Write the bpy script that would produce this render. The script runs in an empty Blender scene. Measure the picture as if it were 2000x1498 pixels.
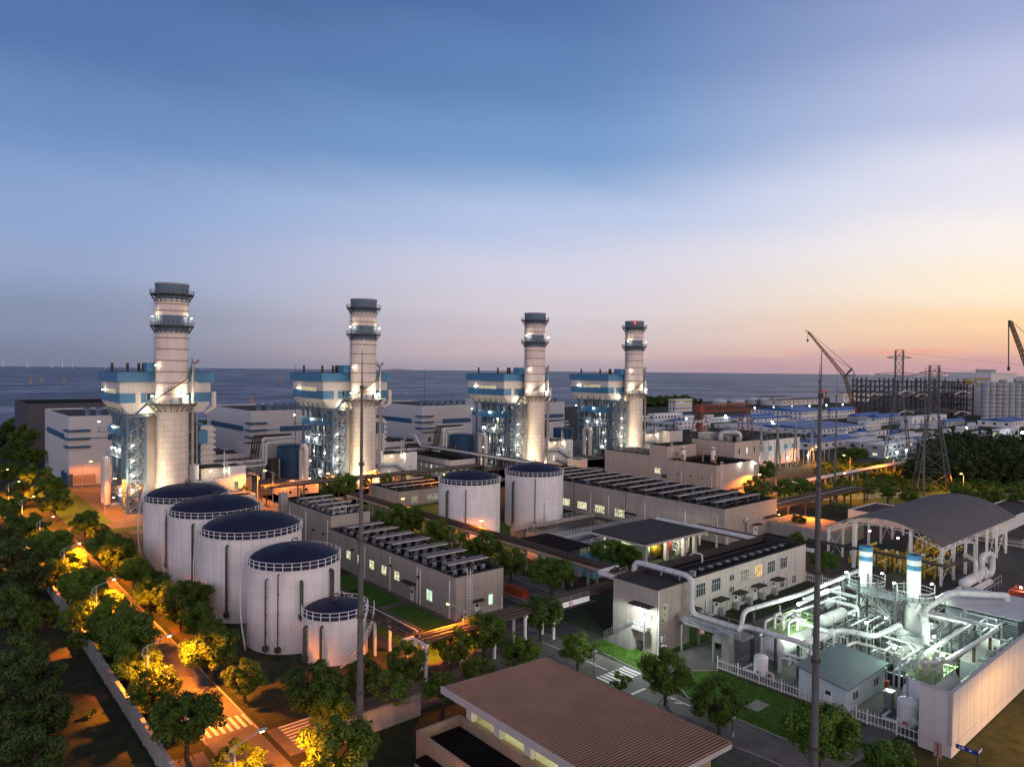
import bpy, math, random
from math import sin, cos, pi, radians, atan, atan2, hypot, sqrt, tan
from mathutils import Vector, Matrix
random.seed(7)
S = bpy.context.scene
COL = S.collection
# ------------------------------------------------------------------ camera
# Site axes: X runs along the row of chimneys (to the right and away), Y runs along the
# boundary wall (to the left and away), Z up. The drone hovers 42 m above the origin.
FOC, AZ, CH, ROLL = 1390.0, radians(49.5), 42.0, radians(0.6)
PIT = atan(26.5 / FOC)
FW = Vector((cos(AZ) * cos(PIT), sin(AZ) * cos(PIT), -sin(PIT)))
RT = Vector((sin(AZ), -cos(AZ), 0.0))
UP = Vector((cos(AZ) * sin(PIT), sin(AZ) * sin(PIT), cos(PIT)))

def ray(px, py):
    X, Y = px - 1000, py - 749
    x = X * cos(ROLL) + Y * sin(ROLL); y = -X * sin(ROLL) + Y * cos(ROLL)
    return FW * FOC + RT * x - UP * y
def G(px, py, z=0.0):
    r = ray(px, py); t = (z - CH) / r.z
    return r.x * t, r.y * t
def onV(px, v, py=800):
    r = ray(px, py); return r.x * v / r.y
def onU(px, u, py=800):
    r = ray(px, py); return r.y * u / r.x
def rowof(u, v, z):
    d = Vector((u, v, z - CH)); D = d.dot(FW)
    x = FOC * d.dot(RT) / D; y = -FOC * d.dot(UP) / D
    return 749 + x * sin(ROLL) + y * cos(ROLL)
def Hz(u, v, py):
    lo, hi = -60.0, 400.0
    for _ in range(40):
        m = (lo + hi) / 2
        if rowof(u, v, m) > py: lo = m
        else: hi = m
    return lo
def depth(u, v): return u * cos(AZ) + v * sin(AZ)
def blk(pl, pc, pr, yb, yt):
    """footprint and height of an axis-aligned block from where its near corner stands"""
    u, v = G(pc, yb)
    return u, onV(pr, v, yb), v, onU(pl, u, yb), Hz(u, v, yt)

cd = bpy.data.cameras.new('camera'); cam = bpy.data.objects.new('camera', cd); COL.objects.link(cam)
cd.sensor_width = 36.0; cd.lens = FOC / 2000 * 36.0; cd.clip_end = 60000; cd.clip_start = 0.5
cr, sr = cos(ROLL), sin(ROLL)
Xc = RT * cr + UP * sr; Yc = UP * cr - RT * sr
m3 = Matrix((Xc, Yc, -FW)).transposed(); cam.matrix_world = Matrix.Translation((0, 0, CH)) @ m3.to_4x4()
S.camera = cam

# ------------------------------------------------------------------ materials
MATS = {}
def nt(name):
    m = bpy.data.materials.new(name); m.use_nodes = True
    t = m.node_tree; t.nodes.clear(); out = t.nodes.new('ShaderNodeOutputMaterial'); MATS[name] = m
    return m, t, out
def N(t, typ, **kw):
    n = t.nodes.new(typ)
    for k, v in kw.items():
        if k in n.inputs.keys(): n.inputs[k].default_value = v
        else: setattr(n, k, v)
    return n
def L(t, a, b): t.links.new(a, b)
def c4(c): return (c[0], c[1], c[2], 1.0)
def mat(name, col, rough=0.6, metal=0.0, var=0.18, scale=0.6, bump=0.0, bscale=6.0, streak=0.0, uvcourse=None, lines=None, spec=0.4, fine=None):
    """painted / plaster / metal surface: broad tone variation, vertical weather streaks, optional seams"""
    m, t, out = nt(name)
    b = N(t, 'ShaderNodeBsdfPrincipled', Roughness=rough, Metallic=metal)
    b.inputs['Specular IOR Level'].default_value = spec
    g = N(t, 'ShaderNodeNewGeometry')
    n1 = N(t, 'ShaderNodeTexNoise', Scale=scale, Detail=5.0, Roughness=0.6)
    L(t, g.outputs['Position'], n1.inputs['Vector'])
    mr = N(t, 'ShaderNodeMapRange'); mr.inputs['From Min'].default_value = 0.25; mr.inputs['From Max'].default_value = 0.75
    mr.inputs['To Min'].default_value = 1 - var; mr.inputs['To Max'].default_value = 1 + var * 0.6
    L(t, n1.outputs['Fac'], mr.inputs['Value'])
    fac = mr.outputs['Result']
    def mul(a, bsock):
        x = N(t, 'ShaderNodeMath', operation='MULTIPLY'); L(t, a, x.inputs[0]); L(t, bsock, x.inputs[1]); return x.outputs[0]
    if fine:
        nf = N(t, 'ShaderNodeTexNoise', Scale=fine[0], Detail=3.0); L(t, g.outputs['Position'], nf.inputs['Vector'])
        r2 = N(t, 'ShaderNodeMapRange'); r2.inputs['To Min'].default_value = 1 - fine[1]; r2.inputs['To Max'].default_value = 1 + fine[1]
        L(t, nf.outputs['Fac'], r2.inputs['Value']); fac = mul(fac, r2.outputs['Result'])
    if streak:
        mp = N(t, 'ShaderNodeMapping'); mp.inputs['Scale'].default_value = (1.3, 1.3, 0.09)
        L(t, g.outputs['Position'], mp.inputs['Vector'])
        n2 = N(t, 'ShaderNodeTexNoise', Scale=1.0, Detail=4.0); L(t, mp.outputs['Vector'], n2.inputs['Vector'])
        r2 = N(t, 'ShaderNodeMapRange'); r2.inputs['From Min'].default_value = 0.5; r2.inputs['From Max'].default_value = 0.8
        r2.inputs['To Min'].default_value = 1.0; r2.inputs['To Max'].default_value = 1 - streak
        L(t, n2.outputs['Fac'], r2.inputs['Value']); fac = mul(fac, r2.outputs['Result'])
    colsock = None
    mx = N(t, 'ShaderNodeMix', data_type='RGBA', blend_type='MULTIPLY'); mx.inputs[0].default_value = 1.0
    mx.inputs[6].default_value = c4(col)
    cb = N(t, 'ShaderNodeCombineColor'); 
    for i in range(3): L(t, fac, cb.inputs[i])
    L(t, cb.outputs[0], mx.inputs[7]); colsock = mx.outputs[2]
    def seam(vec, w, h, mort, dark):
        br = N(t, 'ShaderNodeTexBrick', Scale=1.0); br.inputs['Color1'].default_value = (1, 1, 1, 1); br.inputs['Color2'].default_value = (0.93, 0.93, 0.92, 1)
        br.inputs['Mortar'].default_value = c4(dark); br.inputs['Mortar Size'].default_value = mort
        br.inputs['Brick Width'].default_value = w; br.inputs['Row Height'].default_value = h; br.inputs['Mortar Smooth'].default_value = 0.2
        L(t, vec, br.inputs['Vector'])
        m2 = N(t, 'ShaderNodeMix', data_type='RGBA', blend_type='MULTIPLY'); m2.inputs[0].default_value = 1.0
        L(t, colsock, m2.inputs[6]); L(t, br.outputs['Color'], m2.inputs[7]); return m2.outputs[2]
    if uvcourse:
        uv = N(t, 'ShaderNodeUVMap'); colsock = seam(uv.outputs['UV'], *uvcourse)
    if lines:   # ('x'|'y'|'z' period, width, darkness): thin seams at regular spacing in site space
        for ax, per, wid, dk in lines:
            sp = N(t, 'ShaderNodeSeparateXYZ'); L(t, g.outputs['Position'], sp.inputs[0])
            if ax == 'xy':
                ad = N(t, 'ShaderNodeMath', operation='ADD'); L(t, sp.outputs[0], ad.inputs[0]); L(t, sp.outputs[1], ad.inputs[1]); src = ad.outputs[0]
            else: src = sp.outputs['xyz'.index(ax)]
            md = N(t, 'ShaderNodeMath', operation='FLOORED_MODULO'); md.inputs[1].default_value = per; L(t, src, md.inputs[0])
            lt = N(t, 'ShaderNodeMath', operation='LESS_THAN'); lt.inputs[1].default_value = wid; L(t, md.outputs[0], lt.inputs[0])
            m2 = N(t, 'ShaderNodeMix', data_type='RGBA', blend_type='MULTIPLY'); L(t, lt.outputs[0], m2.inputs[0])
            L(t, colsock, m2.inputs[6]); m2.inputs[7].default_value = (dk, dk, dk, 1); colsock = m2.outputs[2]
    L(t, colsock, b.inputs['Base Color'])
    if bump:
        nb = N(t, 'ShaderNodeTexNoise', Scale=bscale, Detail=4.0); L(t, g.outputs['Position'], nb.inputs['Vector'])
        bp = N(t, 'ShaderNodeBump', Strength=bump, Distance=0.05); L(t, nb.outputs['Fac'], bp.inputs['Height']); L(t, bp.outputs[0], b.inputs['Normal'])
    L(t, b.outputs[0], out.inputs['Surface'])
    return m
def emit(name, col, st):
    m, t, out = nt(name); e = N(t, 'ShaderNodeEmission', Color=c4(col), Strength=st); L(t, e.outputs[0], out.inputs['Surface']); return m
def litglass(name, ca, cb_, st, sc=2.2):
    """a lit room seen through a pane: uneven brightness of the things inside"""
    m, t, out = nt(name); g = N(t, 'ShaderNodeNewGeometry')
    n = N(t, 'ShaderNodeTexNoise', Scale=sc, Detail=3.0); L(t, g.outputs['Position'], n.inputs['Vector'])
    r = N(t, 'ShaderNodeValToRGB'); r.color_ramp.elements[0].position = 0.36; r.color_ramp.elements[0].color = c4(cb_)
    r.color_ramp.elements[1].position = 0.52; r.color_ramp.elements[1].color = c4(ca); L(t, n.outputs['Fac'], r.inputs['Fac'])
    e = N(t, 'ShaderNodeEmission', Strength=st); L(t, r.outputs[0], e.inputs['Color'])
    gl = N(t, 'ShaderNodeBsdfGlossy', Roughness=0.05); gl.inputs['Color'].default_value = (.05, .05, .05, 1)
    ad = N(t, 'ShaderNodeAddShader'); L(t, e.outputs[0], ad.inputs[0]); L(t, gl.outputs[0], ad.inputs[1]); L(t, ad.outputs[0], out.inputs['Surface']); return m
def leafmat(name, c1, c2):
    m, t, out = nt(name); oi = N(t, 'ShaderNodeObjectInfo'); g = N(t, 'ShaderNodeNewGeometry')
    n = N(t, 'ShaderNodeTexNoise', Scale=0.9, Detail=3.0); L(t, g.outputs['Position'], n.inputs['Vector'])
    mx = N(t, 'ShaderNodeMix', data_type='RGBA'); mx.inputs[6].default_value = c4(c1); mx.inputs[7].default_value = c4(c2)
    mr = N(t, 'ShaderNodeMapRange'); mr.inputs['From Min'].default_value = .3; mr.inputs['From Max'].default_value = .7; L(t, n.outputs['Fac'], mr.inputs['Value'])
    L(t, mr.outputs[0], mx.inputs[0])
    hs = N(t, 'ShaderNodeHueSaturation'); v = N(t, 'ShaderNodeMapRange'); v.inputs['To Min'].default_value = .7; v.inputs['To Max'].default_value = 1.3
    L(t, oi.outputs['Random'], v.inputs['Value']); L(t, v.outputs[0], hs.inputs['Value']); L(t, mx.outputs[2], hs.inputs['Color'])
    d = N(t, 'ShaderNodeBsdfPrincipled', Roughness=.55); d.inputs['Specular IOR Level'].default_value = .25; L(t, hs.outputs[0], d.inputs['Base Color'])
    tr = N(t, 'ShaderNodeBsdfTranslucent'); L(t, hs.outputs[0], tr.inputs['Color'])
    ms = N(t, 'ShaderNodeMixShader'); ms.inputs[0].default_value = .22; L(t, d.outputs[0], ms.inputs[1]); L(t, tr.outputs[0], ms.inputs[2])
    L(t, ms.outputs[0], out.inputs['Surface']); return m
def groundmat(name, c1, c2, sc, rough=.9, bump=.3, bs=8.0, tile=None, c3=None):
    m, t, out = nt(name); g = N(t, 'ShaderNodeNewGeometry')
    n = N(t, 'ShaderNodeTexNoise', Scale=sc, Detail=8.0, Roughness=.65); L(t, g.outputs['Position'], n.inputs['Vector'])
    r = N(t, 'ShaderNodeValToRGB'); r.color_ramp.elements[0].position = .35; r.color_ramp.elements[1].position = .65
    r.color_ramp.elements[0].color = c4(c1); r.color_ramp.elements[1].color = c4(c2); L(t, n.outputs['Fac'], r.inputs['Fac']); cs = r.outputs[0]
    if c3:
        n3 = N(t, 'ShaderNodeTexNoise', Scale=sc * .22, Detail=4.0); L(t, g.outputs['Position'], n3.inputs['Vector'])
        r3 = N(t, 'ShaderNodeMapRange'); r3.inputs['From Min'].default_value = .52; r3.inputs['From Max'].default_value = .64; L(t, n3.outputs['Fac'], r3.inputs['Value'])
        m3_ = N(t, 'ShaderNodeMix', data_type='RGBA'); L(t, r3.outputs[0], m3_.inputs[0]); L(t, cs, m3_.inputs[6]); m3_.inputs[7].default_value = c4(c3); cs = m3_.outputs[2]
    if tile:
        br = N(t, 'ShaderNodeTexBrick', Scale=1.0, offset=0.0); br.inputs['Color1'].default_value = (1, 1, 1, 1); br.inputs['Color2'].default_value = (.86, .86, .86, 1)
        br.inputs['Mortar'].default_value = (.55, .55, .55, 1); br.inputs['Mortar Size'].default_value = .03
        br.inputs['Brick Width'].default_value = tile[0]; br.inputs['Row Height'].default_value = tile[1]; L(t, g.outputs['Position'], br.inputs['Vector'])
        m2 = N(t, 'ShaderNodeMix', data_type='RGBA', blend_type='MULTIPLY'); m2.inputs[0].default_value = 1.0; L(t, cs, m2.inputs[6]); L(t, br.outputs['Color'], m2.inputs[7]); cs = m2.outputs[2]
    b = N(t, 'ShaderNodeBsdfPrincipled', Roughness=rough); b.inputs['Specular IOR Level'].default_value = .25; L(t, cs, b.inputs['Base Color'])
    nb = N(t, 'ShaderNodeTexNoise', Scale=bs, Detail=4.0); L(t, g.outputs['Position'], nb.inputs['Vector'])
    bp = N(t, 'ShaderNodeBump', Strength=bump, Distance=.1); L(t, nb.outputs['Fac'], bp.inputs['Height']); L(t, bp.outputs[0], b.inputs['Normal'])
    L(t, b.outputs[0], out.inputs['Surface']); return m

STK = mat('chimney_cream', (.68, .61, .53), .5, var=.10, scale=.25, streak=.22, uvcourse=(3.5, 1.65, .05, (.60, .47, .37)))
STKU = mat('chimney_upper', (.68, .60, .55), .5, var=.08, scale=.25, streak=.25)
RUST = mat('rust_ring', (.30, .17, .09), .8)
BLUE = mat('blue_cladding', (.055, .20, .36), .45, var=.10, scale=.3, lines=[('xy', 1.1, .10, .82)])
BLUED = mat('dark_blue_cladding', (.022, .085, .19), .5, var=.10, scale=.3)
BLUEG = mat('bluegrey_band', (.085, .14, .20), .55, var=.12)
STEELB = mat('blue_steel', (.11, .18, .25), .5, var=.15)
STEELG = mat('grey_steel', (.22, .24, .25), .5, var=.2)
DST = mat('dark_steel', (.06, .066, .07), .55, var=.25)
GALV = mat('galvanised', (.48, .50, .51), .4, .35, var=.2, scale=2)
PENT = mat('cream_panel', (.60, .57, .53), .5, var=.07, scale=.2, lines=[('xy', 1.2, .07, .86)], streak=.06)
HALL = mat('pale_hall_panel', (.55, .55, .56), .5, var=.06, scale=.08, lines=[('xy', 1.5, .08, .9)], streak=.08)
CASE = mat('boiler_casing', (.10, .12, .125), .5, var=.2, scale=.5, lines=[('z', 3.2, .25, .6)])
WHITE = mat('tank_white', (.74, .73, .74), .42, var=.08, scale=.3, streak=.22, uvcourse=(6.0, 1.95, .022, (.72, .66, .62)))
WPIPE = mat('white_pipe', (.66, .68, .68), .45, var=.16, scale=.9, streak=.2, lines=[('xy', 1.6, .08, .62), ('xy', 6.4, .3, .8)])
WPAINT = mat('white_paint', (.74, .74, .73), .5, var=.08, scale=1, streak=.10)
DOME = mat('navy_dome', (.017, .021, .052), .6, var=.25, scale=.5, streak=.15, spec=.22, uvcourse=(1.9, 100, .07, (.62, .62, .68)))
GREY = mat('grey_plaster', (.37, .335, .295), .85, var=.14, scale=.35, streak=.24, lines=[('z', 1.5, .05, .80), ('xy', 6.0, .05, .8)], bump=.05, fine=(9.0, .05))
TAN = mat('tan_plaster', (.43, .36, .30), .85, var=.08, scale=.3, streak=.15, lines=[('z', .75, .03, .9)])
CREAM = mat('cream_wall', (.56, .52, .48), .8, var=.12, scale=.4, streak=.34, fine=(6.0, .04))
WALLW = mat('white_wall', (.64, .63, .62), .7, var=.07, scale=.4, streak=.12, lines=[('xy', 1.4, .05, .9)])
CONC = mat('concrete', (.33, .32, .30), .9, var=.2, scale=.7, streak=.3, bump=.1)
BLACKR = mat('black_roof', (.011, .011, .012), .95, var=.4, scale=.6, spec=.08)
GREYR = mat('grey_roof_sheet', (.060, .058, .060), .8, spec=.12, var=.12, scale=.4, lines=[('x', .9, .07, .75)])
PARAP = mat('parapet_dark', (.035, .032, .03), .85, var=.2)
PIPEB = mat('rusty_brown_pipe', (.075, .050, .036), .75, var=.3, scale=1.5)
PIPED = mat('dark_pipe', (.07, .065, .06), .7, var=.3)
GREENP = mat('green_pipe', (.05, .07, .04), .6, var=.2)
YEL = mat('yellow_pipe', (.46, .30, .012), .45, var=.1)
RED = mat('red_paint', (.50, .07, .04), .5, var=.15)
ORANGE = mat('orange_red_steel', (.24, .060, .03), .6, var=.2)
LGREEN = mat('light_green_tank', (.36, .58, .24), .4)
CYAN = mat('turquoise_wall', (.13, .42, .50), .7, var=.1)
CBLUE = mat('camp_blue_roof', (.026, .11, .36), .5, var=.18, scale=.15, lines=[('xy', 2.0, .2, .75)])
CWHITE = mat('camp_white', (.62, .64, .66), .55, var=.1, scale=.15, lines=[('xy', 3.0, .18, .7)])
CGREY = mat('camp_grey', (.30, .34, .37), .6, var=.15, scale=.2)
GLASS = mat('dark_glass', (.03, .045, .05), .12, var=.2, scale=1.5, spec=.6)
FRAME = mat('window_frame', (.62, .64, .63), .5)
SCRN = mat('roof_screen_sheet', (.17, .155, .145), .6, var=.2, scale=.5)
POLE = mat('lamp_pole', (.38, .39, .40), .4, var=.08)
MAST = mat('mast_steel', (.12, .118, .118), .55, .2, var=.2, scale=.5, streak=.2)
LATT = mat('dark_lattice', (.045, .046, .05), .6, var=.2)
BARK = mat('bark', (.055, .04, .03), .9, var=.3, scale=4)
SHEDW = mat('pale_blue_wall', (.50, .60, .64), .6, var=.06, streak=.06)
SHEDR = mat('shed_roof', (.13, .17, .18), .5, var=.1, lines=[('x', .36, .1, .55), ('y', .8, .05, .7)])
PINKW = mat('barrier_panel', (.62, .59, .57), .55, var=.05, scale=.4, lines=[('x', 2.55, .11, .55), ('z', 1.0, .04, .88)], streak=.16)
TILE = mat('ribbed_red_roof', (.29, .175, .125), .6, var=.22, scale=.35, streak=0)
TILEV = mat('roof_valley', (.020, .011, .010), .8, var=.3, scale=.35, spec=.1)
TILEP = mat('roof_edge', (.45, .42, .42), .6, var=.1)
BRNW = mat('brown_plaster', (.33, .24, .17), .85, var=.12, scale=.5, streak=.15)
INSIDE = mat('pale_interior', (.55, .57, .40), .8)
BLKBX = mat('black_box', (.02, .022, .025), .5)
ORBOX = mat('orange_crate', (.42, .07, .02), .6, var=.2)
MARK = mat('road_paint', (.62, .62, .58), .8, var=.25, scale=3, fine=(8, .15))
SIGNB = mat('sign_blue', (.02, .05, .30), .4)
SIGNW = mat('sign_white', (.75, .75, .75), .5)
GREENF = mat('green_floor', (.24, .36, .14), .6, var=.15)
SILV = mat('silver_duct', (.42, .43, .43), .35, .6, var=.2, lines=[('z', 1.2, .05, .6)])
GOLD = mat('gold_mark', (.50, .30, .05), .6)
LIT = litglass('lit_window', (.95, .90, .56), (.14, .17, .09), 1.1)
LITS = litglass('lit_strip', (.85, .72, .42), (.20, .17, .11), .8, 1.5)
LITG = litglass('lit_window_pale', (.62, .86, .62), (.48, .70, .48), 1.25, .6)
LITW = litglass('lit_window_warm', (1.0, .66, .22), (.55, .30, .08), 1.0, .9)
LITD = litglass('dim_window', (.55, .60, .38), (.05, .06, .05), .5, 2.0)
LITI = litglass('lit_hall_inside', (.60, .66, .34), (.30, .34, .16), .85, .5)
HOT = emit('lamp_white', (1, .90, .70), 45)
HOTC = emit('lamp_cool', (.86, 1, .92), 40)
SOD = emit('lamp_sodium', (1, .45, .09), 40)
REDL = emit('lamp_red', (1, .02, .02), 12)
LEAF = leafmat('leaf_green', (.038, .084, .009), (.115, .195, .024))
LEAFB = leafmat('leaf_bright', (.04, .10, .010), (.10, .18, .02))
LEAFD = leafmat('leaf_dark', (.024, .056, .010), (.080, .130, .028))
GRASSB = groundmat('base_ground', (.014, .024, .009), (.034, .044, .016), .25, c3=(.032, .026, .018))
GRASS = groundmat('lawn', (.035, .095, .010), (.075, .165, .022), .8, bump=.5, bs=14)
DIRT = groundmat('dirt_lawn', (.022, .030, .012), (.05, .055, .024), .5, c3=(.095, .065, .045))
DRYG = groundmat('dry_grass', (.030, .034, .008), (.070, .066, .018), .5, bump=.5, bs=10)
ASPH = groundmat('asphalt', (.040, .040, .040), (.070, .068, .065), .5, rough=.85, bump=.15, bs=20)
ROADM = groundmat('concrete_road', (.105, .10, .095), (.165, .155, .15), .35, rough=.8, bump=.1, tile=(4.5, 2.2), c3=(.085, .08, .075))
PAVE = groundmat('concrete_apron', (.11, .105, .10), (.18, .17, .16), .3, rough=.85, bump=.12, tile=(5, 5))
WETD = groundmat('basin_water', (.008, .010, .012), (.015, .017, .018), .5, rough=.15, bump=.05)

# ------------------------------------------------------------------ mesh builder
class MB:
    def __init__(s): s.v = []; s.f = []; s.uv = {}
    def face(s, *pts):
        b = len(s.v); s.v += [tuple(p) for p in pts]; s.f.append(tuple(range(b, b + len(pts)))); return s
    def box(s, x0, x1, y0, y1, z0, z1):
        b = len(s.v); s.v += [(x, y, z) for z in (z0, z1) for y in (y0, y1) for x in (x0, x1)]
        for q in ((0, 2, 3, 1), (4, 5, 7, 6), (0, 1, 5, 4), (2, 6, 7, 3), (0, 4, 6, 2), (1, 3, 7, 5)): s.f.append(tuple(b + i for i in q))
        return s
    def bar(s, p, q, w, h=None):
        h = h or w; p = Vector(p); q = Vector(q); d = (q - p)
        if d.length < 1e-6: return s
        d.normalize(); a = d.cross(Vector((0, 0, 1)))
        if a.length < 1e-3: a = Vector((1, 0, 0))
        a.normalize(); c = a.cross(d); a *= w / 2; c *= h / 2; b = len(s.v)
        for o in (p, q):
            for sa, sc in ((-1, -1), (1, -1), (1, 1), (-1, 1)): s.v.append(tuple(o + a * sa + c * sc))
        for i in range(4): j = (i + 1) % 4; s.f.append((b + i, b + j, b + 4 + j, b + 4 + i))
        s.f += [(b + 3, b + 2, b + 1, b), (b + 4, b + 5, b + 6, b + 7)]
        return s
    def rail(s, pts, h=1.1, w=.06, step=2.0, closed=False):
        pts = [Vector(p) for p in pts]
        if closed: pts = pts + [pts[0]]
        for a, b in zip(pts, pts[1:]):
            for k in (.5, 1.0): s.bar(a + Vector((0, 0, h * k)), b + Vector((0, 0, h * k)), w)
            n = max(1, round((b - a).length / step))
            for i in range(n + 1): p = a.lerp(b, i / n); s.bar(p, p + Vector((0, 0, h)), w)
        return s
    def cyl(s, p, q, r0, r1=None, n=10, cap=True):
        r1 = r0 if r1 is None else r1; p = Vector(p); q = Vector(q); d = (q - p).normalized()
        a = d.cross(Vector((0, 0, 1)))
        if a.length < 1e-3: a = Vector((1, 0, 0))
        a.normalize(); c = d.cross(a); b = len(s.v)
        for o, r in ((p, r0), (q, r1)):
            for i in range(n): t = 2 * pi * i / n; s.v.append(tuple(o + a * (r * cos(t)) + c * (r * sin(t))))
        for i in range(n): j = (i + 1) % n; s.f.append((b + i, b + j, b + n + j, b + n + i))
        if cap: s.f += [tuple(b + n - 1 - i for i in range(n)), tuple(b + n + i for i in range(n))]
        return s
    def tube(s, path, r, n=10, bend=None, seg=4):
        P = [Vector(p) for p in path]; bend = bend or r * 2.2; Q = [P[0]]
        for i in range(1, len(P) - 1):
            a, b, c = P[i - 1], P[i], P[i + 1]; k = min(bend, (a - b).length * .45, (c - b).length * .45)
            s0 = b + (a - b).normalized() * k; s1 = b + (c - b).normalized() * k
            for j in range(seg + 1):
                t = j / seg; Q.append(s0 * (1 - t) ** 2 + b * (2 * t * (1 - t)) + s1 * t * t)
        Q.append(P[-1]); b0 = len(s.v); a = None
        for i, p in enumerate(Q):
            d = (Q[min(i + 1, len(Q) - 1)] - Q[max(i - 1, 0)]).normalized()
            if a is None:
                a = d.cross(Vector((0, 0, 1)))
                if a.length < 1e-3: a = Vector((1, 0, 0))
            a = (a - d * a.dot(d)).normalized(); c = d.cross(a)
            for k in range(n): t = 2 * pi * k / n; s.v.append(tuple(p + a * (r * cos(t)) + c * (r * sin(t))))
        for i in range(len(Q) - 1):
            for k in range(n): j = (k + 1) % n; s.f.append((b0 + i * n + k, b0 + i * n + j, b0 + i * n + n + j, b0 + i * n + n + k))
        e = b0 + (len(Q) - 1) * n; s.f += [tuple(b0 + n - 1 - k for k in range(n)), tuple(e + k for k in range(n))]
        return s
    def lathe(s, cx, cy, prof, n=32, cap=False, a0=0.0, a1=2 * pi):
        b = len(s.v); full = abs(a1 - a0 - 2 * pi) < 1e-6; m = n if full else n + 1
        for r, z in prof:
            for i in range(m): t = a0 + (a1 - a0) * i / n; s.v.append((cx + r * cos(t), cy + r * sin(t), z))
        for k in range(len(prof) - 1):
            for i in range(n):
                j = (i + 1) % m; s.uv[len(s.f)] = [(2 * pi * i / n * prof[0][0], prof[k][1]), (2 * pi * (i + 1) / n * prof[0][0], prof[k][1]), (2 * pi * (i + 1) / n * prof[0][0], prof[k + 1][1]), (2 * pi * i / n * prof[0][0], prof[k + 1][1])]
                s.f.append((b + k * m + i, b + k * m + j, b + (k + 1) * m + j, b + (k + 1) * m + i))
        if cap: s.f.append(tuple(b + (len(prof) - 1) * m + i for i in range(m)))
        return s
    def ball(s, c, r, n=10, m=6, sq=(1, 1, 1)):
        b = len(s.v)
        for k in range(m + 1):
            ph = -pi / 2 + pi * k / m
            for i in range(n): t = 2 * pi * i / n; s.v.append((c[0] + r * sq[0] * cos(ph) * cos(t), c[1] + r * sq[1] * cos(ph) * sin(t), c[2] + r * sq[2] * sin(ph)))
        for k in range(m):
            for i in range(n): j = (i + 1) % n; s.f.append((b + k * n + i, b + k * n + j, b + k * n + n + j, b + k * n + n + i))
        return s
    def vessel(s, p, q, r, n=18):   # horizontal or vertical drum with dished ends
        p = Vector(p); q = Vector(q); d = (q - p).normalized(); e = r * .45; b0 = len(s.v)
        a = d.cross(Vector((0, 0, 1)))
        if a.length < 1e-3: a = Vector((1, 0, 0))
        a.normalize(); c = d.cross(a); prof = [(-e, 0.02), (-e * .8, .5 * r), (-e * .45, .82 * r), (0, r)]
        L_ = (q - p).length; prof = prof + [(L_ - x, rr) for x, rr in reversed(prof)]
        for x, rr in prof:
            for i in range(n): t = 2 * pi * i / n; s.v.append(tuple(p + d * x + a * (rr * cos(t)) + c * (rr * sin(t))))
        for k in range(len(prof) - 1):
            for i in range(n): j = (i + 1) % n; s.f.append((b0 + k * n + i, b0 + k * n + j, b0 + k * n + n + j, b0 + k * n + n + i))
        return s
    def shell(s, x0, x1, y0, y1, z0, z1, th=.3, drop=.6):   # walls with a parapet standing above the roof
        b = len(s.v); o = [(x0, y0), (x1, y0), (x1, y1), (x0, y1)]; i_ = [(x0 + th, y0 + th), (x1 - th, y0 + th), (x1 - th, y1 - th), (x0 + th, y1 - th)]
        s.v += [(x, y, z0) for x, y in o] + [(x, y, z1) for x, y in o] + [(x, y, z1) for x, y in i_] + [(x, y, z1 - drop) for x, y in i_]
        for k in range(4):
            j = (k + 1) % 4
            s.f += [(b + k, b + j, b + 4 + j, b + 4 + k), (b + 4 + k, b + 4 + j, b + 8 + j, b + 8 + k), (b + 8 + k, b + 8 + j, b + 12 + j, b + 12 + k)]
        return s
    def build(s, name, m, parent=None, smooth=False, org=None):
        o0 = Vector(parent.matrix_basis.translation) if parent else Vector(org or (0, 0, 0))
        if parent and parent.parent: o0 = o0 + Vector(parent.parent.matrix_basis.translation)
        me = bpy.data.meshes.new(name); me.from_pydata([tuple(Vector(v) - o0) for v in s.v], [], s.f)
        if s.uv:
            ul = me.uv_layers.new(name='UVMap')
            for fi, uvs in s.uv.items():
                for k, li in enumerate(me.polygons[fi].loop_indices): ul.data[li].uv = uvs[k]
        me.materials.append(m)
        if smooth:
            me.polygons.foreach_set('use_smooth', [True] * len(me.polygons))
            try: me.set_sharp_from_angle(angle=radians(40))
            except Exception: pass
        o = bpy.data.objects.new(name, me); COL.objects.link(o)
        if parent: o.parent = parent
        elif org: o.location = org
        return o
def tag(o, label=None, cat=None, group=None, kind=None):
    for k, v in (('label', label), ('category', cat), ('group', group), ('kind', kind)):
        if v: o[k] = v
    return o
def T(name, label, cat, loc=(0, 0, 0), group=None):
    o = bpy.data.objects.new(name, None); COL.objects.link(o); o.location = loc; o.empty_display_size = .5
    return tag(o, label, cat, group)
def kids(o): return [c for c in bpy.data.objects if c.parent == o]
def copy_tree(o, dx=0, dy=0, label=None, parent=None, chmap=None):
    c = o.copy(); COL.objects.link(c)
    if parent: c.parent = parent
    else: c.location = (o.location.x + dx, o.location.y + dy, o.location.z)
    if label: c['label'] = label
    for ch in o.children: copy_tree(ch, parent=c)
    return c
def copy_at(o, loc, rz=0, sc=1, label=None):
    c = copy_tree(o, label=label); c.location = loc; c.rotation_euler = (0, 0, rz); c.scale = (sc, sc, sc) if not isinstance(sc, tuple) else sc
    return c
def light(loc, power, col, parent=None, r=.25, spot=None, tgt=None, blend=.6):
    d = bpy.data.lights.new('lamp_light', 'SPOT' if spot else 'POINT'); d.energy = power; d.color = col; d.shadow_soft_size = r
    o = bpy.data.objects.new('lamp_light', d); COL.objects.link(o)
    if spot: d.spot_size = radians(spot); d.spot_blend = blend
    if tgt is not None: o.rotation_euler = (Vector(tgt) - Vector(loc)).to_track_quat('-Z', 'Y').to_euler()
    base = Vector((0, 0, 0))
    if parent: o.parent = parent; base = Vector(parent.location)
    o.location = Vector(loc) - base
    return o
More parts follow.
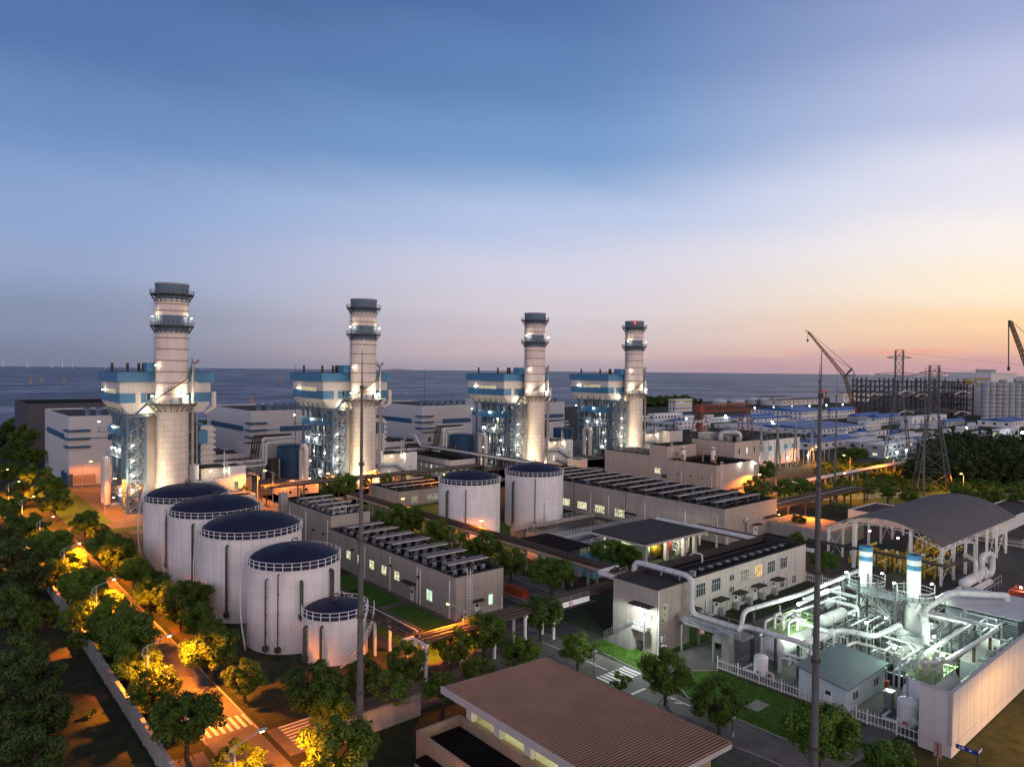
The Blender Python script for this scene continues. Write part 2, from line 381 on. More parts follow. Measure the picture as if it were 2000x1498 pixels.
SODC = (1, .235, .012); WARM = (1, .80, .52); COOL = (.74, 1, .78); NEUT = (1, .93, .80)
ORD = 'first second third fourth fifth sixth seventh eighth ninth tenth eleventh twelfth thirteenth fourteenth fifteenth sixteenth seventeenth eighteenth nineteenth twentieth'.split()
def ordn(i): return ORD[i] if i < 20 else 'number %d' % (i + 1)

# windows: a window part (frame) with its pane as a sub-part, standing 4-6 cm proud of the wall
def window(parent, face, pos, a0, a1, z0, z1, pane=LIT, nx=2, nz=2, fw=.09, name='window'):
    """face 'u': wall facing -X at x=pos, a along Y. face 'v': wall facing -Y at y=pos, a along X."""
    f = MB(); p = MB()
    def bx(mb, s0, s1, t0, t1, d0, d1):
        if face == 'u': mb.box(pos - d1, pos - d0, s0, s1, t0, t1)
        else: mb.box(s0, s1, pos - d1, pos - d0, t0, t1)
    bx(f, a0, a1, z1 - fw, z1, .005, .10); bx(f, a0, a1, z0, z0 + fw, .005, .14)
    for i in range(nx + 1):
        x = a0 + (a1 - a0) * i / nx; x = min(max(x, a0 + fw / 2), a1 - fw / 2); bx(f, x - fw / 2, x + fw / 2, z0 + fw, z1 - fw, .005, .08)
    for k in range(1, nz):
        z = z0 + (z1 - z0) * (k / nz if nz != 2 else .62); bx(f, a0 + fw, a1 - fw, z - fw / 3, z + fw / 3, .005, .07)
    bx(p, a0 + .02, a1 - .02, z0 + .02, z1 - .02, .003, .03)
    w = f.build(name, FRAME, parent); p.build('pane', pane, w); return w
def house(name, label, cat, u0, u1, v0, v1, h, wall=GREY, roof=BLACKR, par=.6, group=None, z0=0, cap=True, th=.3):
    t = T(name, label, cat, ((u0 + u1) / 2, (v0 + v1) / 2, 0), group)
    MB().shell(u0, u1, v0, v1, z0, h, th, par).build('wall', wall, t)
    MB().box(u0 + th + .003, u1 - th - .003, v0 + th + .003, v1 - th - .003, h - par - .15, h - par + .01).build('roof', roof, t)
    if cap and par > .3:
        c = MB()
        for a in ((u0 - .06, u1 + .06, v0 - .06, v0 + th + .06), (u0 - .06, u1 + .06, v1 - th - .06, v1 + .06)): c.box(*a, h + .003, h + .10)
        for a in ((u0 - .06, u0 + th + .06), (u1 - th - .06, u1 + .06)): c.box(*a, v0 + th + .062, v1 - th - .062, h + .003, h + .10)
        c.build('coping', PARAP, t)
        z0_, z1_ = h - par + .012, h - .002; q = MB()
        q.box(u0 + th + .004, u1 - th - .004, v0 + th + .004, v0 + th + .03, z0_, z1_).box(u0 + th + .004, u1 - th - .004, v1 - th - .03, v1 - th - .004, z0_, z1_).box(u0 + th + .004, u0 + th + .03, v0 + th + .031, v1 - th - .031, z0_, z1_).box(u1 - th - .03, u1 - th - .004, v0 + th + .031, v1 - th - .031, z0_, z1_).build('parapet_lining', PARAP, t)
    return t
# ------------------------------------------------------------------ sky, twilight light
W = bpy.data.worlds.new('World'); S.world = W; W.use_nodes = True
t = W.node_tree; t.nodes.clear(); wo = t.nodes.new('ShaderNodeOutputWorld')
tc = N(t, 'ShaderNodeTexCoord'); sp = N(t, 'ShaderNodeSeparateXYZ'); L(t, tc.outputs['Generated'], sp.inputs[0])
def Mth(op, a, b=None, c=None):
    n = N(t, 'ShaderNodeMath', operation=op)
    for i, x in enumerate((a, b, c)):
        if x is None: continue
        if isinstance(x, (int, float)): n.inputs[i].default_value = x
        else: L(t, x, n.inputs[i])
    return n.outputs[0]
def MR(x, a, b, c, d, typ='SMOOTHSTEP'):
    n = N(t, 'ShaderNodeMapRange', interpolation_type=typ); L(t, x, n.inputs[0])
    for i, k in enumerate((a, b, c, d)): n.inputs[i + 1].default_value = k
    return n.outputs[0]
fx, fy = cos(AZ), sin(AZ)
fwd = Mth('ADD', Mth('MULTIPLY', sp.outputs[0], fx), Mth('MULTIPLY', sp.outputs[1], fy))
rgt = Mth('SUBTRACT', Mth('MULTIPLY', sp.outputs[0], fy), Mth('MULTIPLY', sp.outputs[1], fx))
az = Mth('ARCTAN2', rgt, fwd)                      # bearing from the view axis, + to the right
el = Mth('ARCSINE', sp.outputs[2])
cv = N(t, 'ShaderNodeCombineXYZ'); L(t, Mth('MULTIPLY', az, 1.3), cv.inputs[0]); L(t, Mth('ADD', Mth('MULTIPLY', el, 9.0), Mth('MULTIPLY', az, 1.9)), cv.inputs[1])
cn = N(t, 'ShaderNodeTexNoise', Scale=1.15, Detail=3.0, Roughness=.45); L(t, cv.outputs[0], cn.inputs['Vector'])
wob = Mth('MULTIPLY', Mth('SUBTRACT', cn.outputs['Fac'], .5), .08)
e2 = Mth('ADD', Mth('MULTIPLY', el, 180 / pi / 90.0), Mth('MULTIPLY', wob, MR(el, 0.0, .12, .15, .55)))
def srgb(*c): return tuple((x / 255 / 12.92) if x / 255 < .04045 else ((x / 255 + .055) / 1.055) ** 2.4 for x in c)
def ramp(stops):
    r = N(t, 'ShaderNodeValToRGB'); r.color_ramp.interpolation = 'EASE'
    while len(r.color_ramp.elements) > 1: r.color_ramp.elements.remove(r.color_ramp.elements[-1])
    for i, (d, c) in enumerate(stops):
        e = r.color_ramp.elements[0] if i == 0 else r.color_ramp.elements.new(d / 90.0)
        e.position = d / 90.0; e.color = c4(srgb(*c))
    L(t, e2, r.inputs['Fac']); return r.outputs[0]
LEFT = ramp([(0, (120, 128, 150)), (3, (130, 144, 172)), (7, (146, 164, 200)), (11, (138, 164, 208)), (16, (106, 140, 190)), (22, (83, 117, 170)), (28, (68, 100, 150)), (48, (34, 50, 88)), (90, (24, 36, 66))])
MID = ramp([(0, (172, 160, 172)), (1.5, (202, 184, 188)), (3, (203, 192, 202)), (5, (212, 204, 214)), (8, (210, 208, 226)), (12, (180, 196, 228)), (17, (117, 155, 203)), (23, (94, 130, 182)), (28, (79, 113, 166)), (48, (36, 52, 90)), (90, (24, 36, 66))])
RGT = ramp([(0, (206, 168, 166)), (1.4, (234, 188, 160)), (3.4, (250, 213, 168)), (6, (253, 236, 210)), (9, (248, 240, 234)), (13, (229, 227, 239)), (18, (194, 199, 228)), (24, (158, 170, 210)), (29, (143, 153, 197)), (48, (48, 56, 92)), (90, (26, 38, 68))])
m1 = N(t, 'ShaderNodeMix', data_type='RGBA'); L(t, MR(az, -.62, .10, 0, 1), m1.inputs[0]); L(t, LEFT, m1.inputs[6]); L(t, MID, m1.inputs[7])
m2 = N(t, 'ShaderNodeMix', data_type='RGBA'); L(t, MR(az, .06, .70, 0, 1), m2.inputs[0]); L(t, m1.outputs[2], m2.inputs[6]); L(t, RGT, m2.inputs[7])
# low grey-violet cloud bank with a rose edge near where the sun went down
cw = N(t, 'ShaderNodeTexNoise', Scale=3.0, Detail=4.0); cc = N(t, 'ShaderNodeCombineXYZ'); L(t, Mth('MULTIPLY', az, 2.2), cc.inputs[0]); L(t, Mth('MULTIPLY', el, 22.0), cc.inputs[1]); L(t, cc.outputs[0], cw.inputs['Vector'])
band = Mth('MULTIPLY', MR(Mth('ADD', el, Mth('MULTIPLY', cw.outputs['Fac'], .03)), .030, .050, 1, 0), MR(az, .12, .34, 0, 1))
m3_ = N(t, 'ShaderNodeMix', data_type='RGBA'); L(t, Mth('MULTIPLY', band, .55), m3_.inputs[0]); L(t, m2.outputs[2], m3_.inputs[6]); m3_.inputs[7].default_value = c4(srgb(188, 150, 164))
edge = Mth('MULTIPLY', Mth('MULTIPLY', MR(el, .021, .027, 0, 1), MR(el, .027, .033, 1, 0)), Mth('MULTIPLY', Mth('MULTIPLY', MR(az, .34, .44, 0, 1), MR(az, .50, .60, 1, 0)), MR(cw.outputs['Fac'], .40, .6, 0, 1)))
m4 = N(t, 'ShaderNodeMix', data_type='RGBA'); L(t, Mth('MULTIPLY', edge, .6), m4.inputs[0]); L(t, m3_.outputs[2], m4.inputs[6]); m4.inputs[7].default_value = c4(srgb(250, 140, 128))
# sky behind the viewer boosted in rose as added fill, warmest to the right
back = Mth('MULTIPLY', MR(fwd, .05, -.6, 0, 1), MR(el, .35, 1.0, 1, 0))
m5 = N(t, 'ShaderNodeMix', data_type='RGBA'); L(t, back, m5.inputs[0]); L(t, m4.outputs[2], m5.inputs[6]); gl_ = N(t, 'ShaderNodeMix', data_type='RGBA'); L(t, MR(rgt, -.75, .75, 0, 1), gl_.inputs[0]); gl_.inputs[6].default_value = (1.06, .98, 1.20, 1); gl_.inputs[7].default_value = (1.85, 1.48, 1.42, 1); L(t, gl_.outputs[2], m5.inputs[7])
bg = N(t, 'ShaderNodeBackground', Strength=1.0); L(t, m5.outputs[2], bg.inputs['Color'])
sky = N(t, 'ShaderNodeTexSky', sky_type='NISHITA', sun_disc=False, sun_elevation=radians(-1.5), sun_rotation=radians(90) - (AZ - radians(42)))
bg2 = N(t, 'ShaderNodeBackground', Strength=.05); L(t, sky.outputs[0], bg2.inputs['Color'])
ad = N(t, 'ShaderNodeAddShader'); L(t, bg.outputs[0], ad.inputs[0]); L(t, bg2.outputs[0], ad.inputs[1]); L(t, ad.outputs[0], wo.inputs['Surface'])
sd = bpy.data.lights.new('twilight', 'SUN'); sd.energy = .30; sd.angle = radians(40); sd.color = (1, .80, .74)
so = bpy.data.objects.new('twilight', sd); COL.objects.link(so)
_d = RT * .95 - FW * .25 + Vector((0, 0, .45)); so.rotation_euler = _d.to_track_quat('Z', 'Y').to_euler()
S.view_settings.view_transform = 'Standard'; S.view_settings.look = 'None'; S.view_settings.exposure = 0.0; S.view_settings.gamma = 1.0
S.cycles.use_denoising = True
try: S.cycles.denoiser = 'OPENIMAGEDENOISE'; S.cycles.denoising_input_passes = 'RGB_ALBEDO_NORMAL'
except Exception: pass
S.cycles.max_bounces = 6; S.cycles.diffuse_bounces = 3; S.cycles.glossy_bounces = 2; S.cycles.transmission_bounces = 2; S.cycles.sample_clamp_indirect = 4.0; S.cycles.sample_clamp_direct = 0; S.cycles.use_light_tree = True
S.cycles.caustics_reflective = False; S.cycles.caustics_refractive = False

# ------------------------------------------------------------------ the setting
m, t2, out = nt('sea_water'); g = N(t2, 'ShaderNodeNewGeometry'); b = N(t2, 'ShaderNodeBsdfPrincipled', Roughness=.42); b.inputs['Specular IOR Level'].default_value = .32
mp = N(t2, 'ShaderNodeMapping'); mp.inputs['Rotation'].default_value = (0, 0, radians(20)); mp.inputs['Scale'].default_value = (.0045, .0045, 1); L(t2, g.outputs['Position'], mp.inputs['Vector'])
n1 = N(t2, 'ShaderNodeTexNoise', Scale=1.0, Detail=11.0, Roughness=.86); L(t2, mp.outputs[0], n1.inputs['Vector'])
r = N(t2, 'ShaderNodeValToRGB'); r.color_ramp.elements[0].position = .455; r.color_ramp.elements[0].color = (.010, .014, .024, 1); r.color_ramp.elements[1].position = .55; r.color_ramp.elements[1].color = (.20, .21, .29, 1)
e = r.color_ramp.elements.new(.63); e.color = (.40, .41, .46, 1); L(t2, n1.outputs['Fac'], r.inputs['Fac']); L(t2, r.outputs[0], b.inputs['Base Color'])
bp = N(t2, 'ShaderNodeBump', Strength=.4, Distance=6.0); L(t2, n1.outputs['Fac'], bp.inputs['Height']); L(t2, bp.outputs[0], b.inputs['Normal']); L(t2, b.outputs[0], out.inputs['Surface'])
SHORE = 585
o = MB().face((-16000, SHORE - 30, -1.5), (30000, SHORE - 30, -1.5), (30000, 22000, -1.5), (-16000, 22000, -1.5)).build('sea', m); tag(o, kind='structure')
o = MB().face((-1500, -600, 0), (9000, -600, 0), (9000, SHORE, 0), (-1500, SHORE, 0)).face((-1500, SHORE, 0), (9000, SHORE, 0), (9000, SHORE + 6, -3), (-1500, SHORE + 6, -3)).build('ground', GRASSB); tag(o, kind='structure')
def sheet(name, m, rects, lv, polys=()):
    b = MB(); z = .004 * lv + .004
    for u0, u1, v0, v1 in rects: b.face((u0, v0, z), (u1, v0, z), (u1, v1, z), (u0, v1, z))
    for p in polys: b.face(*[(x, y, z) for x, y in p])
    o = b.build(name, m); tag(o, kind='structure'); return o
sheet('dirt_strip', DIRT, [(32, 69, 81.5, 200), (-20, 19.5, 60, 190)], 0)
sheet('plant_apron', PAVE, [(43, 320, 196, 300), (84, 96, 88, 196), (88, 330, 196.01, 230)], 1)
sheet('yard_asphalt', ASPH, [(138, 232, 28, 86), (55, 84, 64, 118)], 1)
sheet('gas_yard_floor', PAVE, [(87.6, 137.5, 27.6, 64), (60, 66, 120, 121)], 2)
sheet('lawn', GRASS, [(57, 68.6, 84, 131), (97, 126, 117, 196), (32.5, 42.5, 208, 300), (36, 52, 200, 206), (85, 98, 64.2, 69.5), (225, 300, 70, 128)], 2,
      [[(76.6, 37), (86.9, 36), (86.9, 56), (84, 58.5), (78.5, 57), (76.6, 54)], [(78.0, 62.2), (80, 60.6), (84.3, 64), (84.3, 75), (81, 75), (79, 71)], [(60, 30), (70, 24), (71, 40), (70.5, 44), (66, 46), (60, 46)]])
sheet('dry_field', DRYG, [(87.6, 150, -20, 26.9)], 2, [[(80, 20), (87.3, 20), (87.3, 32), (84.5, 32.5), (81, 29)]])
sheet('boundary_road', ROADM, [(25.4, 31.0, 30, 205)], 2)
sheet('front_road', ROADM, [(31.6, 74, 73.2, 80.2), (20.6, 24.6, 73.2, 80.2)], 3)
sheet('inner_road', ROADM, [(86, 93, 90, 200)], 3)
sheet('gate_road', ROADM, [(71.5, 78, 56, 88), (66, 76.4, -10, 56)], 4, [[(76.4, 33.6), (87.5, 32.8), (87.5, 36), (77.5, 36.6), (76.4, 38)], [(78, 57), (84, 58.7), (87.5, 57), (100, 57), (100, 63), (85, 64), (80, 60.5), (78, 62)]])
sheet('unit_road', ROADM, [(31.7, 230, 205.5, 212.5), (42.5, 56, 212.6, 285)], 3)
sheet('path', PAVE, [(68.7, 69.6, 92, 131), (57, 68.6, 108, 109.6), (70, 82, 93.6, 95.5)], 4)
# kerbs
kb = MB()
for a in ((76.45, 76.6, 37, 54), (31.0, 31.15, 81, 200), (25.25, 25.4, 81, 205), (93, 93.15, 90, 195), (85.85, 86, 90, 195)): kb.box(*a, 0, .13)
for p in ([(76.5, 54), (78.5, 57), (84, 58.6), (87, 56.5)], [(79, 71), (78.0, 62.2), (80, 60.6), (84.3, 64)], [(70.6, 44), (71.1, 40), (70.1, 24)]):
    for a, b_ in zip(p, p[1:]): kb.bar((*a, .065), (*b_, .065), .15, .13)
tag(kb.build('kerb', CONC), kind='structure')
# painted markings: crosswalks, stop lines, arrows
mk = MB()
def strip(u0, u1, v0, v1, z=.026): mk.face((u0, v0, z), (u1, v0, z), (u1, v1, z), (u0, v1, z))
for i in range(9): strip(33.0, 37.0, 73.7 + i * .75, 74.05 + i * .75)
for i in range(8): strip(25.2 + i * .8, 25.6 + i * .8, 82.6, 86.0)
for i in range(8): strip(25.2 + i * .8, 25.6 + i * .8, 198, 202)
for i in range(8): strip(71.9 + i * .78, 72.3 + i * .78, 62.6, 65.8)
strip(38.2, 38.5, 73.4, 76.7); strip(71.7, 74.5, 59.2, 59.6); strip(24.8, 28, 88.6, 89.0); strip(74.85, 75.0, 66.5, 80)
strip(89.4, 89.55, 95, 190); strip(42.0, 46.0, 76.55, 76.7)
mk.face((42.4, 75.0, .026), (45.2, 75.15, .026), (45.2, 75.4, .026), (42.4, 75.3, .026)); mk.face((41.0, 75.2, .026), (42.5, 74.5, .026), (42.5, 76.0, .026))
mk.face((74.9, 51.5, .026), (75.1, 51.5, .026), (75.1, 55.2, .026), (74.9, 55.2, .026)); mk.face((74.6, 55.0, .026), (75.4, 55.0, .026), (75.0, 56.3, .026)); mk.face((74.1, 54.3, .026), (74.9, 53.4, .026), (74.9, 53.8, .026), (74.3, 54.6, .026))
for a in range(6): strip(67, 76, 4 + a * 6, 4.12 + a * 6)
tag(mk.build('road_marking', MARK), kind='structure')
o = MB().box(80.2, 83.0, 46.4, 48.2, 0, .05).build('concrete_slab', CONC); tag(o, 'pale concrete manhole slab lying in the lawn before the picket fence', 'slab')

# ------------------------------------------------------------------ power units (one is built, then copied)
UX = [47.5, 110.8, 192.8, 258.4]
WHERE = ['largest, rising behind the navy domed tanks at left', 'behind the nearest lightning mast, second of the four', 'above the two far tanks, third of the four', 'smallest and farthest of the four, nearest the camp']
U = UX[0]
def chimney():
    cx, cy, r = U + 12.9, 226.0, 4.45
    T0 = T('chimney_stack', 'pale cylindrical chimney with blue bands, ' + WHERE[0], 'chimney', (cx, cy, 0))
    MB().lathe(cx, cy, [(r + .12, 0), (r + .12, 31)], 40).build('lower_shaft', STK, T0, True)
    MB().lathe(cx, cy, [(r, 31), (r, 52.1)], 40).lathe(cx, cy, [(r, 56.9), (r, 61.6)], 40).build('upper_shaft', STKU, T0, True)
    for z0, z1 in ((52.1, 56.9), (61.6, 65.7)): MB().lathe(cx, cy, [(r, z0), (r + .1, z0), (r + .1, z1), (r, z1)], 40).build('blue_band', BLUEG, T0, True)
    MB().lathe(cx, cy, [(r + .1, 65.7), (r + .25, 65.75), (r + .25, 66.3), (r - .3, 66.3), (r - .3, 64)], 40).build('rim', STEELG, T0)
    for z in (33.8, 37.1, 40.4, 43.7, 47.0, 50.3, 58.2, 60.2): MB().lathe(cx, cy, [(r, z - .13), (r + .14, z - .09), (r + .14, z + .09), (r, z + .13)], 40).build('stiffener_ring', RUST, T0)
    for z, ro in ((31, 7.0), (54, 6.0), (63.2, 6.0)):
        d = MB().lathe(cx, cy, [(r + .13, z - .25), (ro, z - .25), (ro, z), (r + .13, z)], 36).build('platform', DST, T0)
        rl = MB()
        for k in (.55, 1.15): rl.lathe(cx, cy, [(ro - .05, z + k - .04), (ro + .03, z + k), (ro - .05, z + k + .04)], 36)
        for i in range(30): a = 2 * pi * i / 30; p = (cx + (ro - .02) * cos(a), cy + (ro - .02) * sin(a)); rl.bar((*p, z), (*p, z + 1.15), .08)
        rl.build('railing', STEELG if z > 40 else STEELB, d)
        bk = MB()
        for i in range(20): a = 2 * pi * i / 20; bk.bar((cx + (r + .1) * cos(a), cy + (r + .1) * sin(a), z - 2.3), (cx + (ro - .2) * cos(a), cy + (ro - .2) * sin(a), z - .25), .16)
        for rr, zz in ((r + .16, z - 2.3), (ro - .2, z - .3)): bk.lathe(cx, cy, [(rr - .07, zz), (rr + .07, zz + .02), (rr - .07, zz + .12)], 20)
        bk.build('bracket', DST, d)
    # spiral stair wrapping round the right-hand side
    st = MB(); ra, rb_ = r + .25, r + 1.35; n = 46
    for i in range(n):
        a = radians(-168 + 178 * i / n); b_ = radians(-168 + 178 * (i + 1) / n); z = 31.2 + 12.4 * i / n; z2 = 31.2 + 12.4 * (i + 1) / n
        q = lambda R_, A_, Z_: (cx + R_ * cos(A_), cy + R_ * sin(A_), Z_)
        st.face(q(ra, a, z), q(rb_, a, z), q(rb_, b_, z), q(ra, b_, z)); st.face(q(rb_, a, z - .3), q(rb_, b_, z2 - .3), q(rb_, b_, z2 + .18), q(rb_, a, z + .18))
        st.bar(q(rb_, a, z + 1.1), q(rb_, b_, z2 + 1.1), .08); st.bar(q(rb_, a, z + .6), q(rb_, b_, z2 + .6), .05)
        if i % 2 == 0: st.bar(q(rb_, a, z), q(rb_, a, z + 1.1), .06)
    st.build('spiral_stair', DST, T0)
    ld = MB(); a = radians(172)
    for off in (-.3, .3):
        x, y = cx + (r + .35) * cos(a) - off * sin(a), cy + (r + .35) * sin(a) + off * cos(a); ld.bar((x, y, 43), (x, y, 63), .08)
    for k in range(40): z = 43 + k * .5; ld.bar((cx + (r + .35) * cos(a) + .3 * sin(a), cy + (r + .35) * sin(a) - .3 * cos(a), z), (cx + (r + .35) * cos(a) - .3 * sin(a), cy + (r + .35) * sin(a) + .3 * cos(a), z), .05)
    for k in range(20):
        z = 43.6 + k; ld.lathe(cx + (r + .75) * cos(a), cy + (r + .75) * sin(a), [(.42, z), (.46, z), (.46, z + .06)], 8)
    ld.build('ladder', STEELG, T0)
    gp = MB().tube([(cx + 4.9, cy - 3.2, 0), (cx + 4.9, cy - 3.2, 43)], .42).tube([(cx + 6.3, cy - 2.4, 0), (cx + 6.3, cy - 2.4, 28)], .25)
    gp.build('drain_pipe', CONC, T0, True)
    MB().cyl((cx + 5.2, cy - 1.8, 42.6), (cx + 7.2, cy - 1.2, 43.8), .2, .36).build('silencer', RUST, T0)
    # instruments on the ring platform
    for a, s in ((-100, .5), (-92, .35), (-70, .6), (-64, .45)):
        a = radians(a); MB().box(cx + (r + 1) * cos(a) - s, cx + (r + 1) * cos(a) + s, cy + (r + 1) * sin(a) - s, cy + (r + 1) * sin(a) + s, 31.2, 32.4 + s).build('instrument_box', GALV, T0)
    return T0, cx, cy, r
CHM, cx, cy, r = chimney()
def fixture(parent, loc, power, col=WARM, size=.22, m=HOT, spot=None, tgt=None, soft=.3):
    f = MB().box(loc[0] - size, loc[0] + size, loc[1] - size * .6, loc[1] + size * .6, loc[2] - size * .5, loc[2] + size * .5).build('floodlight', m, parent)
    f.visible_shadow = True
    # the light source sits just in front of the fitting
    light((loc[0], loc[1] - size * .6 - .25 if tgt is None else loc[1], loc[2] - .05), power, col, parent, soft, spot, tgt)
    return f
def polar(R_, a, z): a = radians(a); return (cx + R_ * cos(a), cy + R_ * sin(a), z)
fixture(CHM, polar(6.3, -65, 33.1), 2600); fixture(CHM, polar(6.3, -160, 33.3), 1100)
fixture(CHM, polar(5.7, -40, 56.2), 330, size=.18); fixture(CHM, polar(5.7, -172, 56.4), 330, size=.18)
fixture(CHM, polar(5.3, -160, 42.3), 60, size=.16)

def boiler():
    T0 = T('boiler_house', 'overhanging cream and blue boiler house beside the chimney ' + WHERE[0], 'boiler house', (U + 12.7, 243, 0))
    a0, a1, b0, b1 = U, U + 25.5, 231.0, 256.0
    MB().box(a0, a1, b0, b1, 34, 37.3).box(a0 + .002, a1 - .002, b0 + .002, b1 - .002, 31, 31.09).build('upper_wall', PENT, T0)
    MB().box(a0 - .8, a1 + .8, b0 - .8, b1 + .8, 37.3, 40.2).build('roof_band', BLUE, T0)
    MB().box(a0 - .003, a1 + .003, b0 - .003, b1 + .003, 31.1, 34).build('lower_band', BLUE, T0)
    sk = MB(); x0, x1 = a0 + 2.2, a1 - 2.2
    sk.face((a0, b0, 31.1), (a0, b1, 31.1), (x0, b1, 27.9), (x0, b0, 27.9)).face((a1, b1, 31.1), (a1, b0, 31.1), (x1, b0, 27.9), (x1, b1, 27.9))
    sk.face((a0, b0, 31.1), (x0, b0, 27.9), (x1, b0, 27.9), (a1, b0, 31.1)).face((a0, b1, 31.1), (a1, b1, 31.1), (x1, b1, 27.9), (x0, b1, 27.9)).face((x0, b0, 27.9), (x0, b1, 27.9), (x1, b1, 27.9), (x1, b0, 27.9))
    sk.build('skirt', PENT, T0)
    MB().box(a0 + .3, a1 - .3, b0 + .3, b1 - .3, 40.2, 40.35).build('roof', GREYR, T0)
    MB().box(a0 + 6.8, a0 + 10.5, 228.8, 233, 40.2, 43.0).build('lift_housing', BLUE, T0)
    window(T0, 'u', a0, 236, 248.5, 33.7, 35.2, LITS, nx=9, nz=1, name='window_strip')
    window(T0, 'v', b0, a0 + 7.2, a0 + 8.3, 31.6, 34.0, GLASS, nx=1, nz=1, name='door')
    MB().box(a0 + 4.2, a0 + 5.6, b0 - .06, b0 - .01, 31.1, 34.1).build('door_panel', PENT, T0)
    # dark exhaust vents on the roof
    for x, y, h in ((2, 251, 2.3), (4, 240, 2.3), (6.2, 236, 2.3), (7.4, 236, 2.3), (9, 238, 2.4), (10.4, 236, 2.4), (22, 238, 1.8)):
        MB().cyl((a0 + x, y, 40.3), (a0 + x, y, 40.3 + h), .4, .4, 10).cyl((a0 + x, y, 40.3 + h + .02), (a0 + x, y, 40.3 + h + .3), .48, .4, 10).build('roof_vent', PIPEB if x != 2 else LATT, T0)
    MB().tube([(a1 + .9, b0 - .3, 34.2), (a1 + .9, b0 - .3, 29)], .75).tube([(a0 + .9 + 25, 230.2, 29), (a0 + 23.5, 230.5, 27.6)], .6).build('relief_pipe', PENT, T0, True)
    # boiler casing and columns under the overhang
    MB().box(a0 + 6.6, a1 - 3.5, 236.4, 254, 0.2, 27.9).build('casing', CASE, T0)
    for z in (3.9, 9.2, 14.9, 18.4, 21.75):
        p = MB().box(a0 + 2.2, a0 + 6.58, 233.3, 252, z - .35, z - .21).box(a0 + 6.6, a1 - 4, 233.3, 236.38, z - .35, z - .21).build('floor', GALV, T0); MB().rail([(a0 + 2.3, 252, z - .2), (a0 + 2.3, 233.4, z - .2), (a1 - 4, 233.4, z - .2)], 1.1, .08, 1.6).build('railing', STEELB, p)
    for k in range(9): MB().cyl((a0 + 5.4 - .5 * (k % 2), 235 + k * 1.9, .3), (a0 + 5.4 - .5 * (k % 2), 235 + k * 1.9, 27.8), (.42, .25, .32)[k % 3], n=10).build('riser_pipe', (PENT, GALV, STEELB)[k % 3], T0, True)
    for k in range(6): MB().cyl((a0 + 8 + k * 2.2, 235.2, .3), (a0 + 8 + k * 2.2, 235.2, 27.8), .3, n=10).build('riser_pipe', (GALV, PENT)[k % 2], T0, True)
    cb = MB()
    for y in (233.2, 237.2, 241.2, 245.2, 249.2, 253.2):
        cb.box(a0 + 2.6, a0 + 3.3, y, y + .6, 0, 27.9); cb.bar((a0 + 3, y + .3, 25), (a0 + .8, y + .3, 29.3), .35)
    for z in (3.5, 9.2, 14.5, 21.6): cb.box(a0 + 2.7, a0 + 3.2, 233.2, 254, z, z + .5)
    for x in range(6): cb.box(a0 + 4 + x * 2.9, a0 + 4.5 + x * 2.9, 233.2, 233.8, 0, 27.9)
    cb.box(a0 + 2.7, a0 + 3.2, 233.2, 254, 27.3, 27.8)
    cb.build('steel_frame', STEELB, T0)
    bl = MB().box(a0 + .4, a0 + .55, 232.5, 249.5, 21.6, 24.4).box(a0 + .55, a0 + 3.9, 232.5, 249.5, 21.5, 21.75).box(a0 + .56, a0 + 8, 232.3, 232.45, 21.6, 24.4); bl.build('walkway', BLUE, T0)
    MB().rail([(a0 - 1.6, 249.6, 21.7), (a0 - 1.6, 252, 21.7), (a0 + 2, 252, 21.7)], 1.2).box(a0 - 1.7, a0 + 2.5, 249.7, 252, 21.4, 21.65).build('landing', STEELB, T0)
    for z, y1 in ((14.9, 251), (3.9, 245)):
        p = MB().box(a0 + .2, a0 + 3.9, 232, y1, z - .2, z).build('platform', STEELB, T0); MB().rail([(a0 + .25, 232, z), (a0 + .25, y1, z)], 1.2, .07).build('railing', STEELB, p)
    for i, (y, z, s) in enumerate(((234, 15, .9), (236.5, 15, .6), (239.5, 15, 1.0), (243, 15, .7), (246, 15, .9), (235, 4, .8), (238, 4, 1.0), (241.5, 4, .7), (235, 22, .6), (240, 22, .8), (245, 22, .6))):
        MB().cyl((a0 + 2, y, z), (a0 + 2, y, z + s * 2.2), s * .5).tube([(a0 + 2, y, z + s * 2), (a0 + 1.2, y + 1, z + s * 2), (a0 + 1.2, y + 1, z)], .14, 6).build('valve', GALV, T0)
    MB().tube([(a0 - 1.2, 241.5, .3), (a0 - 1.2, 241.5, 13.6), (a0 - 1.2, 245.4, 13.6), (a0 - 1.2, 245.4, .3)], .95, 14, 1.9, 6).build('loop_pipe', STKU, T0, True)
    MB().box(a0 + 5.7, a0 + 16.8, 229.6, 233.2, .1, 27).build('outlet_duct', STKU, T0)
    MB().box(a0 + 22.2, a0 + 25, 232, 236, 18, 22).box(a0 + 24, a0 + 25.4, 238, 252, 10, 24).build('side_box', BLUE, T0)
    ab = MB()
    for z in range(8): ab.box(a0 + 24.3, a0 + 29, 237, 243, 8 + z * 1.9, 8.9 + z * 1.9)
    ab.box(a0 + 24.6, a0 + 28.4, 237.4, 242.8, 7, 23); ab.build('air_filter', PENT, T0)
    # lamps
    for x, y, z, p in ((4.2, 247, 11.4, 260), (4.2, 238, 11.4, 260), (4.2, 243, 17.6, 260), (4.2, 250, 7.4, 220), (4.2, 236, 7.4, 260), (4.2, 240, 20.6, 200), (9, 234.4, 12.0, 240), (12, 234.4, 6.4, 240), (-.6, 250.5, 34.6, 60), (-1.6, 251, 24.6, 260), (.2, 241, 23.6, 300), (1.2, 233.4, 23.8, 330), (1.0, 246, 16.8, 420), (1.0, 239, 16.6, 480), (1.0, 243.5, 1.8, 260), (1.2, 236, 4.9, 260), (7, 229.9, 29.0, 480)):
        fixture(T0, (a0 + x, y, z), p, NEUT if z < 18 else WARM, .2 if z > 20 else .16)
    return T0
